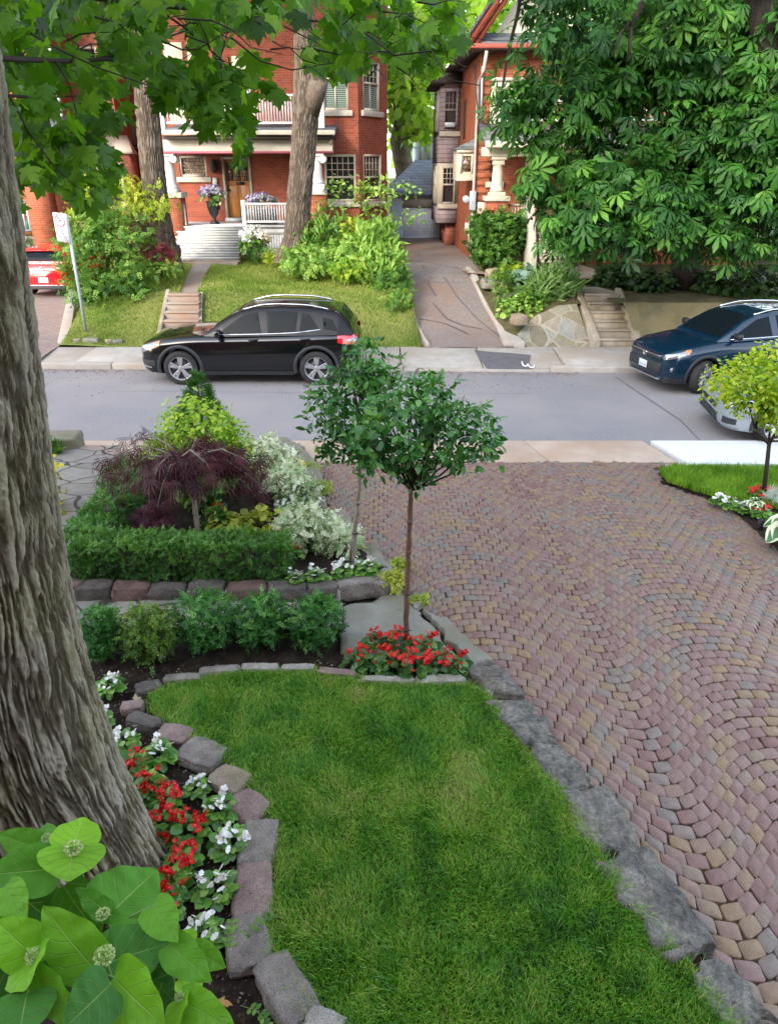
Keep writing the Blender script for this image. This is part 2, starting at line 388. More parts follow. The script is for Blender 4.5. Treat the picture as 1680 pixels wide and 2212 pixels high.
def T_palmate(angs=(-78, -40, 0, 40, 78), w=.17, droop=.38):
    V = []; Fs = []
    for k, a in enumerate(angs):
        L = 1.0 - .28 * abs(a) / 80; ca, sa = math.cos(R(a)), math.sin(R(a)); b = len(V)
        for (x, y) in [(0, .03), (-w * .55, .42), (w * .55, .42), (0, .45), (-w, .72), (w, .72), (0, .75), (0, 1)]:
            X, Y = x * L, y * L; fold = .05 if x else 0
            V.append((X * ca + Y * sa, -X * sa + Y * ca, -droop * Y * Y + fold))
        Fs += [tuple(b + i for i in f) for f in [(0, 3, 1), (0, 2, 3), (1, 3, 6, 4), (3, 2, 5, 6), (4, 6, 7), (6, 5, 7)]]
    return np.array(V, float), Fs
def T_lace(n=7, droop=.5):
    V = []; Fs = []
    for k in range(n):
        a = -75 + 150 * k / (n - 1); L = 1 - .4 * abs(a) / 75; ca, sa = math.cos(R(a)), math.sin(R(a)); b = len(V)
        for (x, y) in [(0, 0), (-.035, .5), (.035, .5), (0, 1)]:
            X, Y = x * L, y * L
            V.append((X * ca + Y * sa, -X * sa + Y * ca, -droop * Y * Y))
        Fs += [(b, b + 2, b + 1), (b + 1, b + 2, b + 3)]
    return np.array(V, float), Fs
def T_fern():
    V = []; Fs = []
    for k in range(9):
        y = .08 + .1 * k; L = .34 * math.sin(math.pi * min(1, (y + .12) / 1.1)) + .04
        for s in (-1, 1):
            b = len(V); z = -.35 * y * y
            V += [(0, y - .03, z), (0, y + .03, z), (s * L, y + .10, z - .04), (s * L * .6, y + .01, z)]
            Fs.append((b, b + 3, b + 2, b + 1) if s > 0 else (b, b + 1, b + 2, b + 3))
    return np.array(V, float), Fs
def T_spray(n=9, leaf=T_blade(.26, .05, .08), ls=.42, ang=50):
    """a short twig carrying n small leaves in pairs"""
    V = []; Fs = []
    LV, LF = leaf
    for k in range(n):
        y = .05 + .85 * (k // 2) / max(1, (n - 1) // 2); s = 1 if k % 2 else -1
        a = R(ang) * s if k < n - 1 else 0
        ca, sa = math.cos(a), math.sin(a); b = len(V); l = ls * (1 - .25 * y)
        for (x, yy, z) in LV:
            X, Y = x * l, yy * l
            V.append((X * ca + Y * sa, y + -X * sa + Y * ca, z * l + .10 * (k % 3 - 1) * yy - .12 * y * y))
        Fs += [tuple(b + i for i in f) for f in LF]
    return np.array(V, float), Fs
def scatter(T, pos, d, nrm, size, rnd, wid=None):
    """place template T at each pos: axis d, normal nrm"""
    TV, TF = T; N = len(pos); K = len(TV)
    d = norm(np.asarray(d)); x = norm(np.cross(d, nrm)); z = np.cross(x, d)
    size = np.asarray(size).reshape(-1, 1, 1)
    wx = 1 if wid is None else np.asarray(wid).reshape(-1, 1, 1)
    V = pos[:, None, :] + size * (TV[None, :, 0:1] * x[:, None, :] * wx + TV[None, :, 1:2] * d[:, None, :] + TV[None, :, 2:3] * z[:, None, :])
    V = V.reshape(-1, 3)
    flat0 = np.array([i for f in TF for i in f]); tot0 = np.array([len(f) for f in TF])
    flat = (flat0[None, :] + (np.arange(N) * K)[:, None]).ravel(); tot = np.tile(tot0, N)
    r = np.repeat(np.asarray(rnd), len(TF))
    return V, flat, tot, r
def join(parts):
    Vs, fs, ts, rs = [], [], [], []; b = 0
    for (V, f, t, r) in parts:
        Vs.append(V); fs.append(f + b); ts.append(t); rs.append(r); b += len(V)
    return np.concatenate(Vs), np.concatenate(fs), np.concatenate(ts), np.concatenate(rs)
def leafobj(name, data, mat, parent, smooth=False, local=False):
    V, f, t, r = data
    return link(name, rawmesh(name, V, f, t, np.clip(r, 0, 1), None, smooth), mat, parent, local)
def blob_points(blobs, n, shell=.25, flat=0.0):
    """points near the surface of a union of ellipsoids (cx,cy,cz,rx,ry,rz)"""
    B = np.array(blobs, float); vol = B[:, 3] * B[:, 4] + B[:, 4] * B[:, 5] + B[:, 3] * B[:, 5]
    k = RNG.choice(len(B), size=n, p=vol / vol.sum())
    u = rand_dir(n); r = 1 - np.abs(RNG.normal(size=(n, 1))) * shell
    r = np.clip(r, .05, 1.06)
    pos = B[k, :3] + u * r * B[k, 3:6]
    out = norm(u / B[k, 3:6])
    return pos, out
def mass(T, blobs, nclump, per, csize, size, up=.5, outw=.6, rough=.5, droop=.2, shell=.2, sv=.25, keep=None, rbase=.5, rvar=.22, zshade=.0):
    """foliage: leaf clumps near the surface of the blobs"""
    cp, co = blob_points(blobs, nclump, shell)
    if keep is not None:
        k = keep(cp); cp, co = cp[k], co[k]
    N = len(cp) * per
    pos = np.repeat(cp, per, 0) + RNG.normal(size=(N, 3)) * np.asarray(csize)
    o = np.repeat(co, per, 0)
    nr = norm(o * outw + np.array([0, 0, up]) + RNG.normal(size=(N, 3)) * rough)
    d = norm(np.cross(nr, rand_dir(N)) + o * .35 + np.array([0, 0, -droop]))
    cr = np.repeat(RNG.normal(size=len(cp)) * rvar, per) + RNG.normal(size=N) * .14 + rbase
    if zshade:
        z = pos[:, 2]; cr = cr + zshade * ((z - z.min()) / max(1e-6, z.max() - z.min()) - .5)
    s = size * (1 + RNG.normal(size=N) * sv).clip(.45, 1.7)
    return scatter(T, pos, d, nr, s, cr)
def inpoly(x, y, poly):
    c = np.zeros(len(x), bool); n = len(poly); j = n - 1
    for i in range(n):
        xi, yi = poly[i][:2]; xj, yj = poly[j][:2]
        c ^= ((yi > y) != (yj > y)) & (x < (xj - xi) * (y - yi) / (yj - yi + 1e-12) + xi); j = i
    return c
def pts_in(poly, n):
    a = np.array([p[:2] for p in poly]); lo, hi = a.min(0), a.max(0); out = np.zeros((0, 2))
    while len(out) < n:
        q = lo + (hi - lo) * RNG.random((n * 2, 2)); q = q[inpoly(q[:, 0], q[:, 1], poly)]
        out = np.concatenate([out, q])
    return out[:n]
def area(poly):
    return abs(sum(poly[i][0] * poly[(i + 1) % len(poly)][1] - poly[(i + 1) % len(poly)][0] * poly[i][1] for i in range(len(poly)))) / 2
def grass(name, xy, zf, h, w, mat, label, group=None, lean=.5, rfun=None, hfun=None):
    n = len(xy); z = np.array([zf(x, y) for x, y in xy]) if not isinstance(zf, np.ndarray) else zf
    h = h * (1 + RNG.normal(size=n) * .3).clip(.35, 1.8)
    if hfun is not None: h = h * hfun(xy)
    a = RNG.random(n) * 2 * math.pi; ld = np.stack([np.cos(a), np.sin(a)], 1)
    # neighbouring blades lean alike
    f = np.stack([fbm(np.c_[xy * 5, np.zeros(n)], 2, 3) - .5, fbm(np.c_[xy * 5, np.ones(n) * 7], 2, 9) - .5], 1) * 1.5
    ld = ld * .9 + f; L = lean * (RNG.random(n) * .8 + .35)
    side = np.stack([-np.sin(a), np.cos(a)], 1) * (w * (1 + RNG.normal(size=n) * .2))[:, None] / 2
    base = np.c_[xy, z]; side = np.c_[side, np.zeros(n)]
    off = np.c_[ld * (h * L)[:, None], np.zeros(n)]
    up = np.zeros((n, 3)); up[:, 2] = h
    m = base + off * .35 + up * .55; t = base + off * 1.05 + up * (1 - .35 * L)[:, None]
    V = np.stack([base - side, base + side, m + side * .8, m - side * .8, t], 1).reshape(-1, 3)
    idx = np.arange(n)[:, None] * 5
    flat = np.concatenate([idx + np.array([0, 1, 2, 3]), idx + np.array([3, 2, 4])], 1).ravel()
    tot = np.tile([4, 3], n)
    r = RNG.normal(size=n) * .19 + .5
    if rfun is not None: r = r + rfun(xy)
    r = np.repeat(r, 2)
    o = link(name, rawmesh(name, V, flat, tot, r.clip(0, 1)), mat)
    return tag(o, label, 'grass', group, 'stuff')
def branchy(mb, p0, p1, r0, r1, wob=.08, n=6, sides=6):
    p0, p1 = Vector(p0), Vector(p1); L = (p1 - p0).length; path = []; rad = []
    for i in range(n + 1):
        t = i / n; q = p0.lerp(p1, t)
        if 0 < i < n: q = q + Vector([random.gauss(0, 1) for _ in range(3)]) * wob * L * .3
        path.append(q); rad.append(r0 + (r1 - r0) * t)
    mb.tube(path, rad, sides); return path
def bark_trunk(name, path, rads, mat, parent, nth=96, nz=220, ridges=16, depth=.03, seed=1, flare=None, attr=True):
    """trunk with real furrows: path of centres, radii; relief from stretched ridged noise"""
    path = np.array(path, float); tt = np.linspace(0, 1, len(path))
    t = np.linspace(0, 1, nz); C = np.stack([np.interp(t, tt, path[:, i]) for i in range(3)], 1); Rr = np.interp(t, tt, rads)
    for _ in range(6):                                   # smooth the polyline
        C[1:-1] = (C[:-2] + C[1:-1] * 2 + C[2:]) / 4; Rr[1:-1] = (Rr[:-2] + Rr[1:-1] * 2 + Rr[2:]) / 4
    th = np.linspace(0, 2 * math.pi, nth, endpoint=False)
    TH, I = np.meshgrid(th, np.arange(nz)); TH = TH.ravel(); I = I.ravel()
    zz = C[I, 2]; rr = Rr[I]
    L = 1.0
    wob = (fbm(np.c_[np.cos(TH) * 1.6, np.sin(TH) * 1.6, zz * 1.3], 3, seed + 5) - .5)
    a = TH + wob * .32
    k = ridges / (2 * math.pi)
    n1 = fbm(np.c_[np.cos(a) * k * 1.0, np.sin(a) * k * 1.0, zz * 2.7], 3, seed)
    n1b = fbm(np.c_[np.cos(a) * k * 1.8 + 5, np.sin(a) * k * 1.8, zz * 4.5], 2, seed + 31)
    e1 = np.abs(2 * n1 - 1); e2 = np.abs(2 * n1b - 1)
    rid = np.exp(-(e1 / .17) ** 2) * 1.5 + np.exp(-(e2 / .14) ** 2) * .6
    n2 = fbm(np.c_[np.cos(a) * k * 2.2, np.sin(a) * k * 2.2, zz * 32], 3, seed + 11)
    crack = fbm(np.c_[np.cos(a) * k * .8, np.sin(a) * k * .8, zz * 12], 2, seed + 21)
    h = rid - (n2 - .5) * 1.5 + np.clip(crack - .56, 0, 1) * 3.2 - (np.clip(e1, 0, .5) - .2) * .9 - .25
    h = -h                                              # furrows where the ridged noise peaks
    rad = rr + depth * h
    if flare is not None: rad = rad * flare(TH, zz)
    V = np.stack([C[I, 0] + rad * np.cos(TH), C[I, 1] + rad * np.sin(TH), zz], 1)
    q = np.arange(nz - 1)[:, None] * nth; c = np.arange(nth)[None, :]; c2 = (c + 1) % nth
    Fq = np.stack([q + c, q + c2, q + nth + c2, q + nth + c], -1).reshape(-1, 4)
    hf = h[Fq].mean(1)
    return link(name, rawmesh(name, V, Fq.ravel(), np.full(len(Fq), 4), np.clip(hf * .5 + .5, 0, 1), None, True), mat, parent)
def M_bark(name, cols, moss):
    m, nt, b, out = newmat(name); pos = geo_pos(nt)
    a = node(nt, 'ShaderNodeAttribute', attribute_name='rnd')
    f = math_(nt, 'ADD', math_(nt, 'MULTIPLY', a.outputs['Fac'], .8), math_(nt, 'MULTIPLY', noise(nt, pos, 40, 5), .25))
    c = ramp(nt, f, [(.15, cols[0]), (.45, cols[1]), (.8, cols[2])])
    c = mixc(nt, ramp(nt, noise(nt, pos, 3.0, 4), [(.42, (0, 0, 0)), (.6, (.75, .75, .75))]), c, moss, 'MULTIPLY')
    nt.links.new(c, b.inputs['Base Color']); b.inputs['Roughness'].default_value = .92; b.inputs['Specular IOR Level'].default_value = .15
    mp = node(nt, 'ShaderNodeMapping'); mp.inputs['Scale'].default_value = (1, 1, .35); nt.links.new(pos, mp.inputs[0])
    bump(nt, b, math_(nt, 'ADD', noise(nt, mp.outputs[0], 70, 8, .8), noise(nt, pos, 210, 4, .7)), 1.0, .022)
    return m
MT['bark_near'] = M_bark('maple_bark', [(.18, .15, .105), (.42, .37, .28), (.62, .565, .465)], (.86, .88, .68))
MT['bark_street'] = M_bark('street_tree_bark', [(.095, .075, .058), (.175, .14, .11), (.25, .205, .165)], (1.0, .95, .85))
ML = {}
ML['maple'] = M_leaf('maple_leaf', [(.022, .070, .007), (.062, .165, .012), (.125, .275, .020), (.23, .40, .035)], .55, .42, .3)
ML['chestnut'] = M_leaf('chestnut_leaf', [(.007, .036, .007), (.023, .090, .014), (.055, .170, .022), (.13, .29, .038)], .32, .5, .25)
ML['back_tree'] = M_leaf('back_tree_leaf', [(.14, .28, .03), (.26, .44, .05), (.42, .58, .08), (.62, .68, .20)], .55, .5, .25)
ML['dark_tree'] = M_leaf('dark_tree_leaf', [(.012, .03, .010), (.028, .065, .016), (.06, .12, .025)], .25, .5, .25)
ML['holly'] = M_leaf('standard_leaf', [(.012, .065, .012), (.034, .145, .026), (.072, .235, .042), (.16, .36, .07)], .22, .36, .4)
ML['box'] = M_leaf('boxwood_leaf', [(.010, .055, .012), (.030, .135, .026), (.070, .23, .042), (.16, .36, .07)], .25, .4, .35)
ML['box_gold'] = M_leaf('boxwood_leaf_gold', [(.020, .060, .008), (.060, .14, .018), (.13, .24, .03), (.26, .32, .05)], .2, .4, .35)
ML['hedge'] = M_leaf('hedge_leaf', [(.010, .044, .006), (.038, .125, .016), (.088, .225, .028), (.18, .34, .045)], .22, .4, .35)
ML['hedge_bright'] = M_leaf('hedge_leaf_bright', [(.015, .06, .010), (.045, .15, .022), (.09, .24, .035), (.18, .34, .05)], .25, .4, .35)
ML['lime'] = M_leaf('lime_leaf', [(.06, .16, .012), (.16, .32, .025), (.30, .46, .035), (.46, .55, .06)], .4, .45, .3)
ML['lime_tree'] = M_leaf('young_tree_leaf', [(.10, .22, .012), (.24, .40, .02), (.42, .52, .03), (.60, .58, .05)], .45, .45, .3)  # lime boosted: the sun missing on this side is put into the leaf colour
ML['yew'] = M_leaf('yew_leaf', [(.012, .060, .008), (.040, .140, .015), (.09, .23, .025)], .15, .5, .25)
ML['redlace'] = M_leaf('red_lace_leaf', [(.020, .007, .013), (.050, .013, .024), (.095, .024, .034), (.15, .06, .045)], .25, .5, .3, (1.5, .5, .6))
ML['burgundy'] = M_leaf('burgundy_leaf', [(.03, .006, .012), (.075, .012, .028), (.13, .025, .045)], .2, .45, .35, (1.4, .4, .5))
ML['varieg'] = M_leaf('variegated_leaf', [(.10, .20, .06), (.30, .42, .20), (.62, .66, .45), (.80, .80, .66)], .25, .45, .3, (1.1, 1.2, .8))
ML['yellow'] = M_leaf('yellow_leaf', [(.22, .25, .02), (.50, .46, .03), (.72, .62, .06), (.80, .72, .18)], .35, .4, .35, (1.2, 1.1, .5))
ML['chart'] = M_leaf('chartreuse_leaf', [(.20, .26, .03), (.42, .46, .06), (.62, .60, .13)], .3, .45, .3)
ML['begonia'] = M_leaf('begonia_leaf', [(.035, .115, .018), (.085, .225, .032), (.17, .36, .05), (.34, .50, .11)], .25, .3, .5)
ML['begonia_dark'] = M_leaf('begonia_leaf_dark', [(.022, .085, .02), (.05, .14, .03), (.11, .22, .045), (.24, .30, .09)], .2, .3, .5)
ML['shrub'] = M_leaf('shrub_leaf', [(.025, .085, .014), (.065, .17, .024), (.14, .28, .04), (.26, .38, .07)], .3, .45, .3)
ML['shrub_light'] = M_leaf('shrub_leaf_light', [(.07, .17, .03), (.16, .32, .05), (.30, .46, .09), (.44, .56, .16)], .35, .45, .3)
ML['goldshrub'] = M_leaf('gold_shrub_leaf', [(.16, .24, .02), (.32, .42, .035), (.50, .55, .06)], .4, .45, .3)
ML['red_shrub'] = M_leaf('red_shrub_leaf', [(.10, .012, .018), (.26, .03, .045), (.42, .06, .09)], .3, .45, .3, (1.4, .5, .6))
ML['purple'] = M_leaf('purple_leaf', [(.06, .03, .035), (.13, .06, .06), (.18, .13, .07)], .2, .45, .3)
ML['blueleaf'] = M_leaf('blue_hosta_leaf', [(.06, .13, .09), (.13, .24, .18), (.24, .36, .29)], .2, .45, .3)
ML['grass_clump'] = M_leaf('ornamental_grass', [(.08, .18, .05), (.18, .32, .10), (.30, .44, .18)], .35, .45, .3)
ML['lawn'] = M_leaf('grass_blade', [(.016, .080, .005), (.054, .200, .009), (.115, .320, .017), (.26, .42, .04), (.40, .36, .14)], .3, .42, .35)
ML['lawn_right'] = M_leaf('grass_blade_bright', [(.07, .18, .012), (.14, .30, .02), (.24, .42, .03), (.36, .48, .07)], .4, .45, .3)  # sunlight put into the blade colour, as the house shadow covers this strip
ML['lawn_far'] = M_leaf('grass_blade_far', [(.09, .16, .02), (.16, .25, .035), (.26, .33, .06), (.38, .38, .14)], .35, .5, .2)
ML['silver'] = M_leaf('silver_leaf', [(.30, .36, .30), (.46, .52, .46), (.62, .66, .60)], .1, .6, .2)
def M_petal(name, cols):
    return M_leaf(name, cols, .25, .45, .3, (1.1, 1.0, 1.0))
ML['red_petal'] = M_petal('red_petal', [(.42, .002, .006), (.60, .003, .010), (.72, .005, .016), (.72, .005, .016), (.85, .50, .05)])
ML['white_petal'] = M_petal('white_petal', [(.70, .72, .66), (.86, .86, .83), (.88, .88, .86), (.88, .88, .86), (.85, .60, .10)])
ML['mauve_petal'] = M_petal('mauve_petal', [(.20, .16, .34), (.34, .28, .52), (.42, .40, .48), (.30, .34, .22)])
ML['yellow_eye'] = M_plain('yellow_eye', (.75, .42, .03), .5)
ML['bud'] = M_leaf('bud_green', [(.30, .42, .13), (.50, .60, .26), (.68, .73, .42)], .15, .6, .2)
# ================================================================ THE SETTING
def sheet(name, xs, ys, zf, mat, smooth=True):
    X, Y = np.meshgrid(xs, ys); Z = np.array([[zf(x, y) for x in xs] for y in ys])
    V = np.stack([X.ravel(), Y.ravel(), Z.ravel()], 1); nx, ny = len(xs), len(ys)
    q = (np.arange(ny - 1)[:, None] * nx + np.arange(nx - 1)[None, :]).ravel()
    Fq = np.stack([q, q + 1, q + nx + 1, q + nx], 1)
    return tag(link(name, rawmesh(name, V, Fq.ravel(), np.full(len(Fq), 4), None, None, smooth), mat), kind='structure')
def polysheet(name, pts, mat, kind='structure'):
    me = bpy.data.meshes.new(name); me.from_pydata([tuple(p) for p in pts], [], [tuple(range(len(pts)))]); me.update()
    bm = bmesh.new(); bm.from_mesh(me); bmesh.ops.triangulate(bm, faces=bm.faces); bmesh.ops.recalc_face_normals(bm, faces=bm.faces)
    if sum(f.normal.z for f in bm.faces) < 0: bmesh.ops.reverse_faces(bm, faces=bm.faces)
    bm.to_mesh(me); bm.free()
    return tag(link(name, me, mat), kind=kind)
def gridpoly(name, poly, step, zf, mat):
    """grid sheet clipped (by cell) to a world polygon"""
    a = np.array([p[:2] for p in poly]); lo, hi = a.min(0), a.max(0)
    xs = np.arange(lo[0], hi[0] + step, step); ys = np.arange(lo[1], hi[1] + step, step)
    X, Y = np.meshgrid(xs, ys); V = np.stack([X.ravel(), Y.ravel()], 1); nx = len(xs)
    q = (np.arange(len(ys) - 1)[:, None] * nx + np.arange(nx - 1)[None, :]).ravel()
    c = V[q] + step / 2; q = q[inpoly(c[:, 0], c[:, 1], poly)]
    Z = zf(V[:, 0], V[:, 1])
    Fq = np.stack([q, q + 1, q + nx + 1, q + nx], 1)
    return tag(link(name, rawmesh(name, np.c_[V, Z], Fq.ravel(), np.full(len(Fq), 4), None, None, True), mat), kind='structure')
far = [-90, -60, -40, -25, -15, -7.7, -7.45, -4, 0, 4, 8, 12, 18, 25, 40, 60, 90]
sheet('ground', far, [-60, -30, -10, 0, 10, 15.5, 16.5, 17.5, 18.5, 20, 23, 28, 40, 70, 130, 260],
      lambda x, y: -.25 if y < 16 else (zdl(y) - .15) if x < -7.6 else interp(y, [(16, -.25), (18.5, .35), (21, .85), (23, 1.05), (40, 1.2), (260, 1.2)]), MT['ground'])
sheet('road', np.linspace(-60, 60, 61), [10.42, 12, 13.5, 15.06], lambda x, y: 0.0, MT['asphalt'])
yk = lambda x: 15.06 - .027 * max(0.0, min(x, 14) + 7)                     # the kerb line runs a touch askew
# far pavement: concrete bays with joints, a dropped kerb by the driveway
mb = MB(); x = -40.0; k = 0
while x < 40:
    w = 1.75; x1 = x + w
    if not (-60 < x < -59):
        drop = (.55 < (x + x1) / 2 < 3.4) or (-11.5 < (x + x1) / 2 < -6.9)
        zt = .045 if drop else .12
        j = .012
        ya, yb_ = yk(x) + .18, yk(x1) + .18; mb.hexa([(x + j, ya, -.1), (x1 - j, yb_, -.1), (x1 - j, 16.42, -.1), (x + j, 16.42, -.1), (x + j, ya, zt), (x1 - j, yb_, zt), (x1 - j, 16.42, .165), (x + j, 16.42, .165)])
    x = x1; k += 1
tag(mb.build('far_pavement', MT['concrete'], bevel=.008), kind='structure')
mb = MB()
for i in range(26):
    a, b_ = -40 + i * 3.1, -40 + (i + 1) * 3.1 - .012
    c = (a + b_) / 2; zt = .05 if (.3 < c < 3.3 or -11.5 < c < -7.6) else .125
    ya, yb_ = yk(a), yk(b_); mb.hexa([(a, ya, -.15), (b_, yb_, -.15), (b_, yb_ + .172, -.15), (a, ya + .172, -.15), (a, ya, zt), (b_, yb_, zt), (b_, yb_ + .172, zt), (a, ya + .172, zt)])
tag(mb.build('kerb', MT['concrete'], bevel=.02), kind='structure')
# near pavement: tan bays, new white concrete on the right
mb = MB(); mbw = MB()
for i in range(24):
    a = -34 + i * 1.9; b_ = a + 1.888
    if a > 3.7: continue
    if b_ > 3.3: b_ = 3.93
    sk = .22
    mb.hexa([(a + sk, 9.52, -.2), (b_ + sk, 9.52, -.2), (b_, 10.46, -.2), (a, 10.46, -.2), (a + sk, 9.52, .06), (b_ + sk, 9.52, .06), (b_, 10.46, .05), (a, 10.46, .05)])
for i in range(12):
    a = 3.95 + .12 + i * 3.2; b_ = a + 3.188
    mbw.hexa([(a + (.2 if i == 0 else 0), 9.44, -.2), (b_, 9.44, -.2), (b_, 10.44, -.2), (a - (.02 if i == 0 else 0), 10.44, -.2), (a + (.2 if i == 0 else 0), 9.44, .068), (b_, 9.44, .068), (b_, 10.44, .058), (a - (.02 if i == 0 else 0), 10.44, .058)])
mb.box((2.6, 9.5, -.2), (4.06, 9.52, .03))
tag(mb.build('near_pavement', MT['concrete_tan'], bevel=.006), kind='structure')
tag(mbw.build('new_pavement', MT['concrete_white'], bevel=.006), kind='structure')
# leaf litter and grit along the far gutter and under the parked car
n = 2600; gx = -9 + 13 * RNG.random(n) ** 1.1; gy = np.array([yk(x) for x in gx]) - .05 - np.abs(RNG.normal(size=n)) * np.where(RNG.random(n) < .3, .9, .16)
o = leafobj('leaf_litter', scatter(T_blade(.35, .08, .1), np.c_[gx, gy, np.full(n, .008)], RNG.normal(size=(n, 3)) * np.array([1, 1, .1]), norm(RNG.normal(size=(n, 3)) * .25 + np.array([0, 0, 1])), .030 * (1 + RNG.normal(size=n) * .5).clip(.3, 2.2), RNG.random(n)), M_leaf('litter', [(.10, .05, .035), (.20, .10, .07), (.26, .17, .11), (.20, .19, .10)], 0, .9, .1), None); tag(o, 'reddish brown leaf litter along the far gutter of the road', 'leaf litter', None, 'stuff')
# faint worn line and tar seams on the road
mb = MB()
for (a, b_, w) in [((1405, 855), (1440, 885), .05), ((1510, 948), (1545, 972), .0), ((1440, 885), (1590, 1000), .0)]:
    if w: mb.quad(*[(p[0] + dx, p[1], .004) for p, dx in ((G(*a), -w), (G(*a), w), (G(*b_), w), (G(*b_), -w))])
tag(mb.build('road_marking', M_plain('worn_paint', (.28, .27, .28), .85, 0, .2, 0, .7, 30)), kind='structure')
def strip(name, pxs, w, z, mat):
    pts = [G(x, y, z) for x, y in pxs]; V = []; Fq = []
    for i, p in enumerate(pts):
        V += [(p[0] - w * (1 + .5 * math.sin(7 * i)), p[1], z), (p[0] + w * (1 + .5 * math.cos(5 * i)), p[1] + .01, z)]
    for i in range(len(pts) - 1): Fq.append((2 * i, 2 * i + 1, 2 * i + 3, 2 * i + 2))
    m = MB(); m.add(V, Fq); return tag(m.build(name, mat), kind='structure')
strip('road_seam', [(1330, 815), (1400, 862), (1470, 908), (1520, 960)], .012, .004, MT['asphalt_dark'])
strip('road_seam', [(250, 845), (420, 846), (640, 848), (900, 851), (1150, 850)], .012, .004, M_plain('tar', (.16, .15, .155), .9, 0, .2))
# ---- right-hand far driveway (rises between the houses), its tar patch and the white squiggle
DRV = [(15.26, .62, 3.0), (16.4, .83, 2.86), (17.5, .50, 2.68), (18.6, .35, 2.50), (20, .15, 2.34), (21.5, -.05, 2.34), (23, -.1, 2.6), (26, .05, 2.75), (30.6, -.5, 2.75), (33, -.6, 2.75)]
V = []; Fq = []
ys = np.linspace(16.34, 33, 64)
for i, y in enumerate(ys):
    l = interp(y, [(a, b_) for a, b_, c in DRV]); r = interp(y, [(a, c) for a, b_, c in DRV])
    for k in range(9): V.append((l + (r - l) * k / 8, y, zdrv(y) + .012 * math.sin(k * 1.3 + y) + (.014 if y < 16.5 else 0)))
for i in range(len(ys) - 1):
    for k in range(8): Fq.append((i * 9 + k, i * 9 + k + 1, i * 9 + 10 + k, i * 9 + 9 + k))
mb = MB(); mb.add(V, Fq); tag(mb.build('asphalt_driveway', MT['asphalt_drive'], smooth=True), kind='structure')
pp = [(1025, 760), (1100, 768), (1185, 768), (1195, 772), (1140, 785), (1150, 792), (1165, 800), (1120, 803), (1060, 792), (1045, 783)]
pp = [(1024, 761), (1060, 764), (1105, 766), (1146, 769), (1143, 781), (1151, 792), (1160, 799), (1120, 801), (1085, 796), (1055, 797), (1040, 780)]
zsw = lambda Y, x=1.6: .045 + (min(max(Y, 14.9), 16.42) - yk(x) - .18) / (16.24 - yk(x)) * .12
o = polysheet('tar_patch', [(q[0], max(q[1], yk(q[0]) + .03), zsw(max(q[1], yk(q[0]) + .03), q[0]) + .012) for q in [G(x, y, .10) for x, y in pp]], MT['asphalt_dark'])
mb = MB(); sq = [(1127, 783), (1128, 787), (1131, 790), (1135, 791), (1138, 789), (1140, 786), (1141, 789), (1144, 792), (1148, 793), (1152, 792), (1154, 789)]
mb.tube([(q[0], q[1], zsw(q[1], q[0]) + .014) for q in [G(x, y, .07) for x, y in sq]], .018, 6)
tag(mb.build('white_squiggle', M_plain('road_paint', (.72, .72, .70), .8)), kind='structure')
# concrete curb on the right of that driveway
def curb(name, left, right, zf, h, mat, label, cat='curb', n=24):
    mb = MB(); V = []; Fq = []
    for i in range(n + 1):
        y = left[0][0] + (left[-1][0] - left[0][0]) * i / n
        a, b_ = interp(y, left), interp(y, right); z = zf(y) + .01 * math.sin(i * 1.7)
        V += [(a, y, z - .3), (a + .02, y, z + h), (b_ - .02, y, z + h), (b_, y, z - .3)]
    for i in range(n):
        for k in range(3): Fq.append((4 * i + k, 4 * i + k + 1, 4 * i + 5 + k, 4 * i + 4 + k))
    Fq += [(0, 1, 2, 3), (4 * n + 3, 4 * n + 2, 4 * n + 1, 4 * n)]
    mb.add(V, Fq); o = mb.build(name, mat, bevel=.02); recentre(o, (left[0][1], left[0][0], zf(left[0][0])))
    return tag(o, label, cat)
curb('driveway_curb', [(16.45, 2.62), (17.5, 2.56), (18.6, 2.40), (20, 2.26), (21.3, 2.16)], [(16.45, 3.15), (17.0, 2.98), (17.6, 2.78), (18.6, 2.62), (20, 2.46), (21.3, 2.36)], zdrv, .10, MT['concrete'],
     'long grey concrete curb along the right side of the asphalt driveway')
curb('driveway_curb', [(16.45, .84), (17.5, .60), (18.6, .48), (20, .30)], [(16.45, .96), (17.5, .72), (18.6, .60), (20, .42)], lambda Y: zdrv(Y), .07, MT['concrete'], 'low grey concrete edge between the lawn and the asphalt driveway')
def Gs(x, y, f):
    for Y in np.arange(15, 36, .03):
        q = P(x, y, Y)
        if q[2] <= f(Y): return (q[0], Y, f(Y))
    return q
for cr in [[(905, 548), (915, 580), (925, 612), (940, 640)], [(935, 655), (965, 690), (1000, 705), (1040, 712)], [(870, 560), (905, 566), (950, 572), (990, 580)], [(960, 600), (985, 640), (1030, 690), (1080, 730)], [(905, 690), (960, 700), (1010, 722)], [(890, 618), (940, 612), (1000, 612)]]:
    V = []
    for i, q in enumerate(cr):
        p = Gs(*q, zdrv); w = .012 + .008 * (i % 2); V += [(p[0] - w, p[1], p[2] + .022), (p[0] + w, p[1] + .02, p[2] + .022)]
    m = MB(); m.add(V, [(2 * i, 2 * i + 1, 2 * i + 3, 2 * i + 2) for i in range(len(cr) - 1)]); tag(m.build('driveway_crack', MT['asphalt_dark']), kind='structure')
